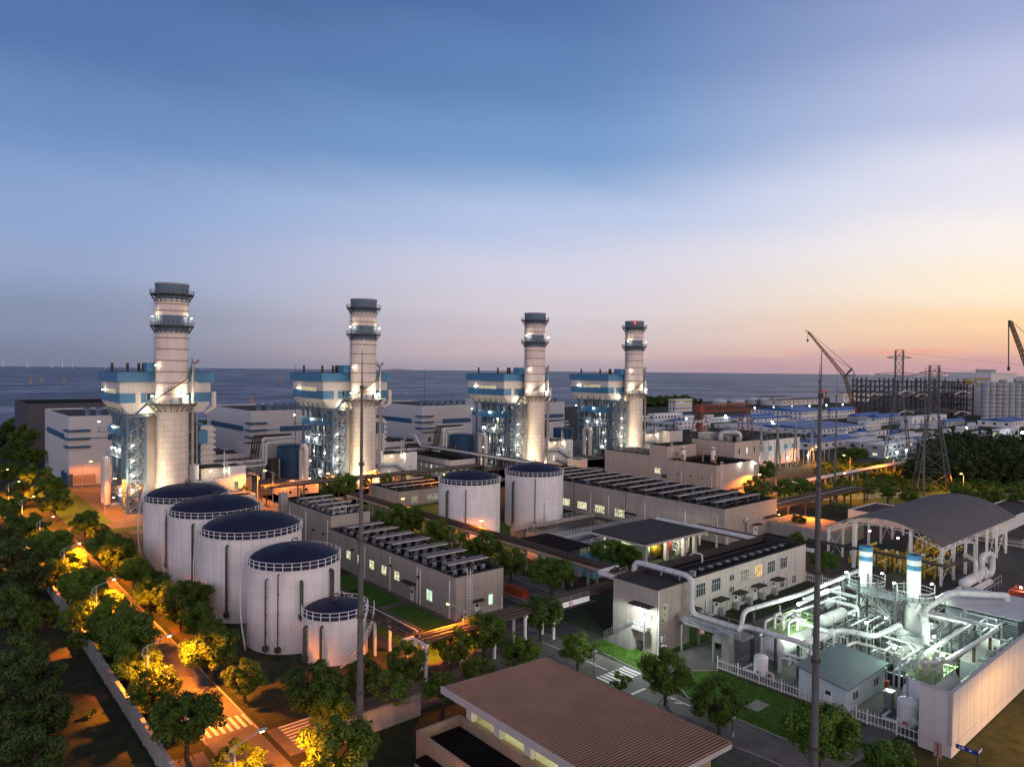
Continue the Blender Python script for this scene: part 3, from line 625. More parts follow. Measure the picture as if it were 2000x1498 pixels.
BOI = boiler()
def stairtower():
    x0, x1, y0, y1 = U + .5, U + 5.2, 224.0, 228.7
    T0 = T('stair_tower', 'blue lattice stair tower standing against the chimney ' + WHERE[0], 'stair tower', ((x0 + x1) / 2, (y0 + y1) / 2, 0))
    f = MB(); cs = [(x0, y0), (x1, y0), (x1, y1), (x0, y1)]; H = 27.0; n = 6; h = H / n
    for c in cs: f.bar((*c, 0), (*c, H + .5), .55)
    for k in range(n + 1):
        for i in range(4): f.bar((*cs[i], k * h + .3), (*cs[(i + 1) % 4], k * h + .3), .38)
    for k in range(n):
        for i in range(4):
            a, b_ = cs[i], cs[(i + 1) % 4]; f.bar((*a, k * h + .3), (*b_, (k + 1) * h + .3), .2); f.bar((*b_, k * h + .3), (*a, (k + 1) * h + .3), .2)
    f.build('frame', STEELB, T0)
    s = MB()
    for k in range(n):
        z = k * h; s.bar((x0 + .6, y0 + 1.3, z + .3), (x1 - .6, y0 + 1.3, z + h / 2 + .3), 1.0, .2); s.bar((x1 - .6, y0 + 3.4, z + h / 2 + .3), (x0 + .6, y0 + 3.4, z + h + .3), 1.0, .2)
        s.box(x0 + .1, x0 + 1.2, y0 + .5, y1 - .5, z + .2, z + .3); s.rail([(x0 + .6, y0 + .8, z + 1.2), (x1 - .6, y0 + .8, z + h / 2 + 1.2)], .6, .06, 1)
        s.cyl((x0 + 3.6, y0 + 4.2, z), (x0 + 3.6, y0 + 4.2, z + h), .3)
    s.build('stair_flight', GALV, T0)
    d = MB().box(x0 + .4, x1 + 3, y0 + .4, y1 + 2, H + .4, H + .6).rail([(x0 + .4, y0 + .4, H + .6), (x1 + 3, y0 + .4, H + .6)], 1.2).rail([(x0 + .4, y0 + .4, H + .6), (x0 + .4, y1 + 2, H + .6)], 1.2)
    d.bar((x0 + 2, y0 + 1.6, H + .6), (x0 + 6, y0 + 3.5, 31), 1.0, .2); d.build('top_landing', STEELB, T0)
    for z in (19.3, 10.8, 6.6, 15): fixture(T0, (x0 + 1.4, y0 - .1, z), 330, WARM, .17)
    light((x0 - 2.5, y0 - 3.5, 9), 6500, WARM, T0, 1.0, 120, (cx - 1, cy - 3, 15)); light((x0 + 4.5, y0 - 4.5, 3), 4000, WARM, T0, 1.0, 130, (cx, cy - 3, 11))
    return T0
STT = stairtower()
def silo():
    T0 = T('inlet_duct', 'dark blue rounded air inlet casing with rust seams, ' + WHERE[0], 'duct', (U + 3, 265, 0))
    MB().lathe(U + 4, 266, [(5.6, .1), (5.6, 11.5), (5.2, 11.8), (0.1, 12)], 20).build('casing', BLUED, T0, True)
    rb = MB()
    for k in range(9): rb.lathe(U + 4, 266, [(5.6, .8 + k * 1.3), (5.72, .85 + k * 1.3), (5.72, .95 + k * 1.3), (5.6, 1 + k * 1.3)], 20)
    rb.build('seam', LATT, T0)
    MB().box(U - 6, U - 2, 262, 267, 0, 7.2).build('cabinet', LATT, T0); return T0
SIL = silo()
def pipebridge():
    y = 262
    T0 = T('pipe_bridge', 'white pipes stepping up to the turbine hall side of the boiler house ' + WHERE[0], 'pipes', (U - 10, y, 0))
    p = MB()
    for k, (dy, dz) in enumerate(((0, 0), (1.0, -1.6))):
        p.tube([(U - 38, y - dy, 7.2 + dz), (U - 9 + k * .8, y - dy, 7.2 + dz), (U - 9 + k * .8, y - dy, 15.5 + dz), (U + 4, y - dy, 15.5 + dz)], .42, 8)
    p.tube([(U - 8.3, y + 1, .2), (U - 8.3, y + 1, 15)], .4, 8); p.build('white_run', WPIPE, T0, True)
    d = MB()
    for k in range(4): d.tube([(U - 13 + k * .9, y + 2, 8), (U - 12 + k * .9, y + 2, 16.4 - k * .2), (U + 3, y + 2 + k, 16.4 - k * .2)], .28, 6)
    for k in range(3): d.tube([(U - 40, y + 1.2 + k * .9, 8.1), (U - 12, y + 1.2 + k * .9, 8.1)], .25, 6)
    d.build('brown_run', PIPEB, T0)
    s = MB()
    for k in range(6):
        x = U - 36 + k * 6.5
        for yy in (y - 1.5, y + 3.4): s.box(x, x + .35, yy, yy + .35, 0, 7.7)
        s.box(x, x + .35, y - 1.5, y + 3.4, 4.6, 5.0)
    s.build('support', CONC, T0); return T0
PBR = pipebridge()
def chemhouse():
    x1 = U + 33.7; v = 223.0
    T0 = T('dosing_house', 'white dosing house with outside stairs and a lit porch, right of the chimney ' + WHERE[0], 'building', (x1 - 7, v + 5, 0))
    MB().shell(x1 - 15.5, x1 - 5, v, v + 10, 0, 7.8, .25, .5).shell(x1 - 5, x1, v - .02, v + 10, 0, 11.3, .25, .4).build('wall', WALLW, T0)
    MB().box(x1 - 15.2, x1 - 5.3, v + .3, v + 9.7, 7.2, 7.3).box(x1 - 4.7, x1 - .3, v + .3, v + 9.7, 10.8, 10.9).build('roof', GREYR, T0)
    MB().box(x1 - 12.5, x1 - 5.1, v + 3, v + 9.5, 7.3, 11).build('roof_room', CREAM, T0); MB().box(x1 - 12.8, x1 - 5.2, v + 1.2, v + 9.6, 11, 11.25).build('porch_roof', GREYR, T0)
    window(T0, 'v', v, x1 - 12.3, x1 - 11, 2.6, 5.2, LIT, 1, 1, name='door'); window(T0, 'v', v, x1 - 3.6, x1 - 2.2, 3.9, 6.6, LITD, 1, 1, name='door')
    s = MB().bar((x1 - 10, v - .8, 7.2), (x1 - 4.2, v - .8, 3.8), 1.3, .22).box(x1 - 4.4, x1 - 1.8, v - 1.5, v - .05, 3.6, 3.8).bar((x1 - 11, v - .8, 3.3), (x1 - 4, v - .8, .1), 1.3, .22).box(x1 - 15.6, x1 - 9.8, v - 1.5, v - .05, 7.1, 7.3)
    s.rail([(x1 - 10, v - 1.45, 7.2), (x1 - 4.3, v - 1.45, 3.8)], 1.1, .07, 1).rail([(x1 - 11, v - 1.45, 3.3), (x1 - 4, v - 1.45, .1)], 1.1, .07, 1).rail([(x1 - 15.6, v - 1.45, 7.3), (x1 - 10, v - 1.45, 7.3)], 1.1, .07, 1.2)
    s.build('outside_stair', STEELB, T0)
    MB().vessel((x1 - 15, v + 1.5, 8), (x1 - 15, v + 1.5, 12.3), 1.35).build('vessel', WPAINT, T0, True)
    MB().bar((x1 - 6.4, v + .6, 7.3), (x1 - 6.4, v + .6, 16), .3).bar((x1 - 5.6, v + .6, 7.3), (x1 - 5.6, v + .6, 14.8), .2).build('flue', GALV, T0)
    k = MB()
    for i in range(9): k.tube([(x1 - 21 + i * .7, v + 2, .2), (x1 - 21 + i * .7, v + 2 + i % 3, 5.2 + i % 3), (x1 - 21 + i * .7, v + 6, 5.2 + i % 3), (x1 - 15, v + 6, 5 + i % 4)], .22, 6)
    for z in (3.5, 6.4): k.box(x1 - 22, x1 - 15.6, v + 1, v + 8, z, z + .2)
    for xx in (x1 - 22, x1 - 18.5, x1 - 15.9):
        for yy in (v + 1, v + 8): k.box(xx, xx + .3, yy, yy + .3, 0, 10)
    for q in ((0, 2, 1.1), (3, 3, .7), (5, 2.5, .9)): k.cyl((x1 - 21 + q[0], v + q[1], .2), (x1 - 21 + q[0], v + q[1], 3), q[2])
    k.build('pipework', WPIPE, T0)
    for p in ((x1 - 6.2, v + .2, 10.2, 320), (x1 - 10.5, v + .6, 10.3, 420), (x1 - 19, v + .3, 5.6, 420), (x1 - 17, v + .3, 2.2, 300)): fixture(T0, p[:3], p[3], WARM, .17)
    MB().shell(U + 27, U + 33.2, 213.5, 219.5, 0, 3.7, .2, .3).build('pump_house_wall', CREAM, T0); MB().box(U + 27.2, U + 33, 213.7, 219.3, 3.3, 3.42).build('pump_house_roof', BLACKR, T0)
    return T0
CHE = chemhouse()
def hall():
    x0, x1, y0, y1, H = U - 4.2, U + 26, 287.0, 342.0, 24.3
    T0 = T('turbine_hall', 'pale windowless turbine hall with a dark blue stripe and fins behind the chimney ' + WHERE[0], 'hall', ((x0 + x1) / 2, 314, 0))
    MB().shell(x0, x1, y0, y1, 0, H, .3, .5).build('wall', HALL, T0); MB().box(x0 + .31, x1 - .31, y0 + .31, y1 - .31, H - .8, H - .5).build('roof', GREYR, T0)
    MB().box(x0 - .10, x0 - .01, y0 + 9, y1 - 6, 15.4, 17.6).box(x0 + 12, x1 - 1, y0 - .10, y0 - .01, 15.4, 17.6).build('blue_stripe', BLUED, T0)
    MB().box(x0 - .08, x0 - .01, y0 + 4, y1, 16.2, 16.5).box(x0 + 3, x1, y0 - .08, y0 - .01, 16.2, 16.5).build('stripe_line', BLUED, T0)
    for z in (18.9, 16.05, 13.2): MB().box(x0 - 1.0, x0 + 6.4, y0 - 1.0, y0 - .02, z, z + .65).box(x0 - 1.0, x0 - .02, y0 - .02, y0 + 4.6, z, z + .65).build('corner_fin', BLUED, T0)
    v0 = MB().cyl((x0 + 10, y0 + 5, H - .5), (x0 + 10, y0 + 5, H + 1.3), .95, .8, 14).lathe(x0 + 10, y0 + 5, [(.8, H + 1.25), (1.5, H + 1.35), (1.5, H + 1.7), (1.0, H + 2.15), (.05, H + 2.3)], 14).build('roof_ventilator', STEELB, T0, False)
    for j in range(2):
        for i in range(6):
            if i + j == 0: continue
            c = v0.copy(); COL.objects.link(c); c.parent = T0; c.location = (-2.2 * j + i * 3.9, i * .3 + j * 7.5, 0)
    # low wing with a stepped parapet toward the previous unit
    MB().shell(x0 - 6, x0 + 8, y0 - 12, y0 - .3, 0, 12.3, .3, .5).shell(x0 - 30, x0 - 6.05, y0 - 12, y0 + 8, 0, 9.0, .3, .9).build('wing_wall', HALL, T0)
    MB().box(x0 - 5.7, x0 + 7.7, y0 - 11.7, y0 - .6, 11.6, 11.75).box(x0 - 29.7, x0 - 6.4, y0 - 11.7, y0 + 7.7, 8.0, 8.15).build('wing_roof', BLACKR, T0)
    window(T0, 'v', y0 - 12, x0 - 4.6, x0 - 2.8, 8.2, 10.6, GLASS, 2, 2)
    MB().box(x0 - 24, x0 - 20, y0 - 6, y0 - 2, 8.15, 11).box(x0 - 18, x0 - 12, y0 - 4, y0 + 2, 8.15, 9.8).tube([(x0 - 16, y0 - 6, 9.2), (x0 - 9, y0 - 6, 9.2), (x0 - 9, y0 - 6, 8.2)], .6).build('wing_plant', LATT, T0)
    return T0
HAL = hall()
lab = {CHM: 'pale cylindrical chimney with blue bands, ', BOI: 'overhanging cream and blue boiler house beside the chimney ', STT: 'blue lattice stair tower standing against the chimney ', SIL: 'dark blue rounded air inlet casing with rust seams, ', PBR: 'white pipes stepping up to the turbine hall side of the boiler house ', CHE: 'white dosing house with outside stairs and a lit porch, right of the chimney ', HAL: 'pale windowless turbine hall with a dark blue stripe and fins behind the chimney '}
grp = {CHM: 'row of four chimneys', BOI: 'boiler houses', STT: 'stair towers at the chimneys', SIL: 'air inlet casings', PBR: 'pipe bridges', CHE: 'dosing houses', HAL: 'turbine halls'}
WS = ['of the nearest chimney, far left', 'of the second chimney, behind the lightning mast', 'of the third chimney, above the far tanks', 'of the farthest chimney, next to the camp']
short = {BOI: 'overhanging cream and blue boiler house ', STT: 'blue lattice stair tower ', SIL: 'dark blue rounded inlet casing ', PBR: 'white stepped pipe bridge ', CHE: 'white dosing house with outside stairs ', HAL: 'pale hall with blue stripe '}
for o in (CHM, BOI, STT, SIL, PBR, CHE, HAL):
    o['group'] = grp[o]
    mk_ = (lambda k: short[o] + WS[k]) if o in short else (lambda k: 'pale banded chimney, ' + WHERE[k])
    o['label'] = mk_(0)
    for k in (1, 2, 3): copy_tree(o, UX[k] - UX[0], 0, mk_(k))
# the nearest unit's hall front stands clear: no inlet casing, pipe bridge or low wing there
def drop(o):
    for c in list(o.children): drop(c)
    bpy.data.objects.remove(o)
drop(SIL); drop(PBR)
for c in list(HAL.children):
    if c.name.split('.')[0] in ('wing_wall', 'wing_roof', 'wing_plant', 'window'): drop(c)
# parts only some units show
far = max([o for o in S.objects if o.name.startswith('chimney_stack') and o.type == 'EMPTY'], key=lambda q: q.location.x)
MB().ball((far.location.x - 4.2, 222.2, 65.2), .35).build('warning_lamp', REDL, far)
# ------------------------------------------------------------------ storage tanks
def tank(cx, cy, r, h, label, stair=None, pipes=(), group='white storage tanks', cone=.17):
    T0 = T('storage_tank', label, 'tank', (cx, cy, 0), group)
    MB().lathe(cx, cy, [(r, 0), (r, h), (r + .12, h), (r + .12, h + .12), (r - .1, h + .12)], 64).build('shell', WHITE, T0, True)
    d = MB().lathe(cx, cy, [(r - .1, h + .1)] + [((r - .1) * cos(a * pi / 20), h + .1 + r * 2 * cone * (sin(a * pi / 20))) for a in range(1, 10)] + [(.05, h + .1 + r * 2 * cone)], 64)
    d.build('dome', DOME, T0, True)
    zt = h + .1 + r * 2 * cone
    MB().cyl((cx, cy, zt - .1), (cx, cy, zt + .5), .25).tube([(cx - .4, cy, zt), (cx - .4, cy, zt + .9), (cx + .5, cy, zt + .9), (cx + .5, cy, zt + .4)], .1, 6).build('vent', PIPED, T0)
    rl = MB(); n = max(20, int(r * 5)); R_ = r + .05
    for k in (.6, 1.15): rl.lathe(cx, cy, [(R_ - .05, h + .12 + k - .05), (R_ + .05, h + .12 + k), (R_ - .05, h + .12 + k + .05)], 48)
    for i in range(n): a = 2 * pi * i / n; p = (cx + R_ * cos(a), cy + R_ * sin(a)); rl.bar((*p, h + .1), (*p, h + 1.27), .09)
    rl.build('railing', WPAINT, T0)
    if stair:
        a0, a1 = stair; s = MB(); k = int(h / .26)
        for i in range(k):
            a = radians(a0 + (a1 - a0) * i / k); b_ = radians(a0 + (a1 - a0) * (i + 1) / k); z = h * i / k; z2 = h * (i + 1) / k
            q = lambda R_, A, Z: (cx + R_ * cos(A), cy + R_ * sin(A), Z)
            s.face(q(r + .1, a, z), q(r + .95, a, z), q(r + .95, b_, z), q(r + .1, b_, z))
            s.face(q(r + .95, a, z - .15), q(r + .95, b_, z2 - .15), q(r + .95, b_, z2 + .12), q(r + .95, a, z + .12))
            s.bar(q(r + .95, a, z + 1.05), q(r + .95, b_, z2 + 1.05), .09); s.bar(q(r + .95, a, z + .55), q(r + .95, b_, z2 + .55), .06)
            if i % 3 == 0: s.bar(q(r + .95, a, z), q(r + .95, a, z + 1.05), .08)
        s.build('spiral_stair', WPAINT, T0)
    for a, top, bot, rr, m in pipes:
        a = radians(a); q = lambda R_, Z: (cx + R_ * cos(a), cy + R_ * sin(a), Z)
        p = MB().tube([q(r - .1, top), q(r + .45, top), q(r + .45, bot)], rr, 8)
        for k in range(1, 4): z = bot + (top - bot) * k / 4; p.bar(q(r, z), q(r + .5, z), .12)
        p.box(q(r + .45, 0)[0] - .35, q(r + .45, 0)[0] + .35, q(r + .45, 0)[1] - .35, q(r + .45, 0)[1] + .35, bot + .2, bot + .9)
        p.build('wall_pipe', m, T0, True)
    return T0
CAMA = lambda cx, cy: math.degrees(atan2(-cy, -cx))
tp = lambda a, h, b=None: ((a - 38, h - .7, .3, .17, GREENP), (a - 8, h - .1, .3, .07, PIPED), (a + 22, h - 1.0, .3, .2, GREENP))
def place_tank(cx, cy, r, h, label, st=True, pp=None):
    a = CAMA(cx, cy); return tank(cx, cy, r, h, label, (a - 62, a - 112) if st else None, pp or ((a - 26, h - .8, 1, .2, GREENP),))
place_tank(46.4, 162.0, 8.5, 13.7, 'white tank with navy dome, farthest back of the front tank row')
place_tank(46.4, 143.6, 8.5, 13.7, 'white tank with navy dome, second from the back of the front tank row')
place_tank(46.2, 123.9, 8.4, 13.6, 'white tank with navy dome, third in the front tank row, widest looking')
a = CAMA(46.1, 105.7); place_tank(46.1, 105.7, 6.95, 12.1, 'white navy domed tank directly behind the smallest tank', True, ((a - 33, 11.0, .4, .13, PIPED), (a - 18, 11.8, .3, .10, PIPEB), (a + 8, 10.6, 5, .26, GREENP), (a + 48, 11.4, 5, .3, PIPED)))
a = CAMA(48.1, 95.9); tank(48.1, 95.9, 4.7, 6.2, 'smallest and nearest white tank, stair spiralling up its right side', (a + 8, a + 95), ((a - 55, 5.2, .2, .24, GREENP), (a - 22, 5.6, .2, .2, GREENP)))
a = CAMA(107.7, 142.1); tank(107.7, 142.1, 7.7, 14.0, 'white navy domed tank behind the pipe rack, orange lamplight on its left', None, ((a - 42, 12.4, 1, .3, GREENP), (a - 6, 13.0, .5, .13, PIPED)))
a = CAMA(131.9, 144.6); tank(131.9, 144.6, 8.0, 13.6, 'white navy domed tank with a bright floodlight at its foot', None, ((a - 42, 12.0, .5, .3, GREENP), (a + 2, 13.2, 1, .13, PIPED), (a + 20, 7, .4, .1, GALV)))
tank(119.5, 156.5, 4.5, 10.5, 'small white tank half hidden between the two far domed tanks', None, (), cone=.12)

# ------------------------------------------------------------------ long grey control buildings with rows of condensers on the roof
def downpipe(T0, face, pos, a, h):
    m = MB(); c = (pos - .16, a) if face == 'u' else (a, pos - .16); m.tube([(c[0], c[1], .1), (c[0], c[1], h)], .13, 8); return m.build('downpipe', WPAINT, T0)
def wall_lamp(T0, face, pos, a, z):
    c = (pos - .3, a, z) if face == 'u' else (a, pos - .3, z); MB().ball(c, .32, 8, 5, (1, 1, .8)).cyl((c[0] + (.3 if face == 'u' else 0), c[1] + (.3 if face == 'v' else 0), z), c, .15).build('wall_vent', LATT, T0)
def condensers(T0, u0, u1, v0, v1, zr, nr, nc, sz, alt=None, hh=.9, m=GALV):
    first = None
    for i in range(nr):
        for j in range(nc):
            x = u0 + (u1 - u0) * (j + .5) / nc + random.uniform(-.15, .15); y = v0 + (v1 - v0) * (i + .5) / nr + random.uniform(-.1, .1)
            if first is None:
                f0 = MB().box(-sz, sz, -sz * .7, sz * .7, .35, .35 + hh).cyl((0, 0, .35 + hh), (0, 0, .42 + hh), sz * .62, n=10).box(-sz * .9, -sz * .7, -.3, .3, .0, .35).box(sz * .7, sz * .9, -.3, .3, 0, .35)
                first = f0.build('condenser', m, T0); c = first
            else: c = first.copy(); COL.objects.link(c); c.parent = T0
            c.location = (x, y, zr)
            if alt and (i * nc + j) % 17 == 5: c.data = alt
def screens(T0, u0, u1, ys, z, w=1.9, tilt=.45, m=SCRN):
    for y in ys:
        MB().bar((u0, y, z + tilt), (u1, y, z + tilt), w, .07).build('roof_screen', m, T0); MB().bar((u0, y - w / 2, z + tilt + .05), (u1, y - w / 2, z + tilt + .05), .12, .17).build('screen_edge', CREAM, T0)
        s = MB().bar((u0, y, z - .9), (u1, y, z - .9), .09); n = max(3, int((u1 - u0) / 3))
        for i in range(n): x = u0 + (u1 - u0) * (i + .5) / n; s.bar((x, y, z - .9), (x, y + w * .4, z + tilt - .06), .07).bar((x, y, z - .9), (x, y - w * .4, z + tilt - .06), .07)
        s.build('screen_strut', STEELG, T0)
def canopy(T0, face, pos, a0, a1, z, out=1.2):
    if face == 'u': MB().box(pos - out, pos - .004, a0, a1, z, z + .22).build('door_canopy', PARAP, T0)
    else: MB().box(a0, a1, pos - out, pos - .004, z, z + .22).build('door_canopy', PARAP, T0)
def door(T0, face, pos, a0, a1, z0, z1, m=WPAINT):
    b = MB()
    if face == 'u': b.box(pos - .07, pos - .004, a0, a1, z0, z1)
    else: b.box(a0, a1, pos - .07, pos - .004, z0, z1)
    d = b.build('door', m, T0); k = MB(); c = (a0 + a1) / 2
    if face == 'u': k.box(pos - .09, pos - .072, c - .35, c + .35, z0 + 1.45, z0 + 1.95)
    else: k.box(c - .35, c + .35, pos - .09, pos - .072, z0 + 1.45, z0 + 1.95)
    k.build('door_window', GLASS, d); return d
def cage_ladder(T0, x, y, z0, z1):
    l = MB()
    for o_ in (-.3, .3): l.bar((x + o_, y, z0), (x + o_, y, z1 + 1.2), .09)
    for k in range(int((z1 - z0) / .4)): l.bar((x - .3, y, z0 + .4 * k), (x + .3, y, z0 + .4 * k), .07)
    for k in range(int((z1 - z0 - 1.6) / .55) + 3):
        z = z0 + 1.6 + .55 * k; pts = [(x + .55 * cos(a_), y - .1 - .75 * abs(sin(a_)), z) for a_ in [0, pi * .25, pi * .5, pi * .75, pi]]
        for p, q in zip(pts, pts[1:]): l.bar(p, q, .07)
    return l.build('caged_ladder', WPAINT, T0)
B = house('control_building', 'long low grey building with lit windows and black condenser roof beside the front tanks', 'building', 69.7, 80.0, 95.5, 141.8, 7.3)
bm = bpy.data.meshes
condensers(B, 70.6, 79.0, 97, 140, 6.7, 14, 4, .34, None, .55, STEELG)
screens(B, 70.6, 79.4, [100, 106.5, 112.5, 118.5, 124.5, 130.5, 136.5], 8.0, 2.2)
for v in (103.2, 114.0, 118.7, 123.4, 128.2, 133.0): window(B, 'u', 69.7, v - .95, v + .95, 1.5 if v < 105 else 2.6, 3.5 if v < 105 else 4.4, LITG if v < 105 else LIT, 2, 1 if v < 105 else 2)
# the double window by the corner is at ground-floor height
door(B, 'u', 69.7, 108.2, 109.4, .1, 3.0); canopy(B, 'u', 69.7, 107.5, 111.0, 3.3); door(B, 'v', 95.5, 73.7, 74.7, .1, 2.3); canopy(B, 'v', 95.5, 73.2, 75.3, 2.6, .9)
window(B, 'v', 95.5, 76.6, 77.7, 1.3, 3.2, LITG, 1, 1)
for a in (97, 105.9, 106.9, 116.3, 126): downpipe(B, 'u', 69.7, a, 6.6)
for a in (106.4, 116, 131): wall_lamp(B, 'u', 69.7, a, 5.0)
cage_ladder(B, 72.2, 95.2, .4, 7.3); downpipe(B, 'v', 95.5, 79.6, 2.4)
MB().box(70.8, 71.6, 94.2, 95.2, .4, .9).tube([(70.6, 94.4, 0), (70.6, 94.4, 1.0), (71.6, 94.4, 1.0), (71.6, 94.4, 0)], .07, 6).build('pump', LATT, B)
B2 = house('switch_building', 'taller grey block with roof condensers behind the long low grey building', 'building', 70.0, 79.6, 141.95, 166, 10.0)
condensers(B2, 70.8, 79, 143, 164, 9.4, 8, 4, .34, None, .55, STEELG); screens(B2, 70.6, 79, [145, 150, 155, 160], 10.7, 1.6)
for a in (143, 154, 163): downpipe(B2, 'u', 70.0, a, 9)
for a in (145, 150): wall_lamp(B2, 'u', 70.0, a, 5.6)
MB().box(70.0 - 1.8, 70.0 - .01, 164.2, 165.8, 0, 12).build('flue_riser', CONC, B2)
MB().rail([(71, 142.5, 9.5), (74, 142.5, 9.5)], 2.2, .09, 1.5).build('roof_ladder', WPAINT, B2)
C = house('cooling_plant', 'longest grey building, dark roof crossed by many pale strips, right of the far tanks', 'building', 152.0, 176.5, 97.6, 178, 8.6)
cm_ = MB().box(-.5, .5, -.4, .4, .2, 1.0).cyl((0, 0, 1.0), (0, 0, 1.15), .38); cb_ = cm_.build('condenser', STEELG, C); cb_.location = (155, 175, 7.9)
blu = MB().cyl((0, 0, .2), (0, 0, 1.0), .55).cyl((0, 0, 1.0), (0, 0, 1.4), .3).build('condenser', BLUE, C); blu.location = (157, 175, 7.9)
condensers(C, 153.5, 175, 99, 172, 7.9, 22, 4, .5, blu.data, .9, LATT)
screens(C, 152.8, 173.5, [101.5 + 5.6 * i for i in range(13)], 9.2, 1.5, .4)
for v in (104.0, 138.5, 145.5, 152.5, 131): window(C, 'u', 152.0, v - 1.9, v + 1.9, 1.2, 3.4, LITD if v == 104 else LIT, 5, 2)
for a in (99.5, 109, 122, 135, 142, 158): downpipe(C, 'u', 152.0, a, 6.5)
for a in (128.8, 148.8): MB().box(151.96, 152.06, a, a + .12, 0, 8.4).build('wall_joint', PARAP, C)
canopy(C, 'u', 152, 125, 129, 2.8); canopy(C, 'v', 97.6, 170, 175.5, 4.3, 1.6); canopy(C, 'v', 97.6, 164.5, 167.5, 3.1, 1.4); door(C, 'v', 97.6, 165, 167, .1, 2.9)
MB().tube([(161.6, 97.2, .3), (161.6, 97.2, 5), (160.6, 97.2, 5), (160.6, 97.2, 4.4)], .35, 8).build('wall_duct', GALV, C)
# low grey building behind the left far tank
LG = house('pump_building', 'low grey building with black roof behind the pipe rack, left of the far tanks', 'building', 114.2, 136, 186, 204.5, 4.6)
window(LG, 'v', 186, 118.6, 120.8, .9, 2.7, LITD, 3, 2); window(LG, 'v', 186, 124.3, 129.5, .9, 2.7, LITD, 5, 2); screens(LG, 115, 135, [192, 198], 4.9, 1, .2)
u0, u1, v0, v1, h = blk(815, 880, 928, 938, 910)
OW = house('office_block', 'cream two storey office with a blue roof line, above the left far tank', 'building', u0, u1, v0, v0 + 34, 7.5, CREAM, BLACKR, .8)
MB().box(u0 - .06, u1 + .06, v0 - .06, v0 + 34.06, 5.0, 5.4).build('blue_line', BLUED, OW)
for k in range(9):
    for z in (.9, 3.2): window(OW, 'u', u0, v0 + 1.5 + 3.6 * k, v0 + 2.8 + 3.6 * k, z, z + 1.4, LITD if (k * 3 + int(z)) % 4 else LIT, 1, 1)
for k in range(3): window(OW, 'v', v0, u0 + 1.2 + 3 * k, u0 + 2.6 + 3 * k, 3.2, 4.6, LITD, 1, 1)

# ------------------------------------------------------------------ corner building with outside stair and the long two-storey wing
u0, u1, v0, v1 = 84.6, 92.6, 65.4, 74.0
D0 = house('stair_block', 'pale grey corner block with an outside stair and lit door, at the junction', 'building', u0, u1, v0, v1, 9.6, GREY, GREYR, .5)
MB().box(u0 - .8, u0 - .01, v0 + 1.2, v0 + 5.4, 3.55, 3.85).box(u0 - 1.7, u0 - .81, v0 + .9, v0 + 3.6, 3.45, 3.75).build('stair_landing', CONC, D0)
st = MB()
for i in range(18): st.box(u0 - 1.7, u0 - .02, v0 + 3.65 + i * .3, v0 + 3.95 + i * .3, 0, 3.45 - i * .19)
st.build('outside_stair', CONC, D0)
MB().rail([(u0 - 1.65, v0 + .95, 3.75), (u0 - 1.65, v0 + 3.6, 3.75), (u0 - 1.65, v0 + 9.0, .3)], 1.1, .06, .45).build('stair_railing', STEELG, D0)
door(D0, 'u', u0, v0 + 1.6, v0 + 3.1, 3.9, 6.2); canopy(D0, 'u', u0, v0 + .5, v0 + 4.3, 6.9, 1.6)
MB().box(u0 - .05, u0 - .005, v0 + .8, v0 + 1.2, 5.0, 5.7).build('warning_sign', RED, D0)
window(D0, 'v', v0, u0 + .9, u0 + 2.3, 4.6, 7.2, LITD, 1, 2); MB().box(u0 + .6, u0 + 1.4, v0 - .5, v0 - .01, 1.9, 2.7).build('meter_box', GALV, D0)
MB().box(u0 - .5, u0 - .01, v0 + 2.6, v0 + 3.4, .2, 1.2).build('hatch', LATT, D0); MB().box(u0 + .5, u0 + 1.2, v0 - 1.0, v0 - .3, 0, 1.4).build('air_conditioner', GALV, D0)
MB().tube([(u0 + .15, v0 - .12, 0), (u0 + .15, v0 - .12, 9.3)], .09, 6).build('downpipe', WPAINT, D0)
fx = MB().box(u0 - .8, u0 - .5, v0 + 2.0, v0 + 2.7, 6.74, 6.88).build('porch_lamp', HOT, D0); light((u0 - .7, v0 + 2.2, 6.5), 190, NEUT, D0, .15)
D = house('laboratory_wing', 'two storey pale building with rows of white framed windows above the gas yard', 'building', 92.65, 138.2, 70.0, 79.4, 7.5, CREAM, BLACKR, 1.1)
for k in range(9): 
    x = 97.6 + k * 4.55
    if k in (3,): window(D, 'v', 70, x - .5, x + 1.1, 5.0, 6.2, GLASS, 3, 1); window(D, 'v', 70, x - .5, x + 1.1, 2.9, 4.1, GLASS, 3, 1)
    elif k == 8: window(D, 'v', 70, x - .1, x + .9, 4.2, 6.2, LITD, 2, 2)
    else: window(D, 'v', 70, x - 1.35, x + 1.35, 4.1, 6.4, (LITW if k == 5 else LITD if k in (0, 4) else GLASS), 4, 2)
    window(D, 'v', 70, x - 1.2, x + .4, .5, 2.1, GLASS if k % 3 else LITD, 3, 2)
for x in (97.5, 105.6, 111.6, 118, 124.6): canopy(D, 'v', 70, x, x + 2.8, 2.75, 1.7); door(D, 'v', 70, x + .6, x + 2.0, .1, 2.5)
for x in (103.6, 116.2, 122.5, 131): downpipe(D, 'v', 70, x, 3.2)
wr = MB().box(93.2, 137.8, 73.6, 73.9, 6.4, 7.3).box(93.2, 137.8, 76.8, 77.0, 6.4, 6.9); wr.build('roof_upstand', PARAP, D)
MB().bar((94, 74.9, 7.05), (136, 74.9, 7.05), 1.8, .08).bar((94, 72.2, 7.0), (136.5, 72.2, 7.0), 1.9, .08).build('roof_screen', BLACKR, D)
pk = MB().bar((94, 73.98, 7.14), (136, 73.98, 7.14), .12, .1).bar((94, 71.2, 7.1), (136.5, 71.2, 7.1), .12, .1).build('screen_edge', GALV, D)
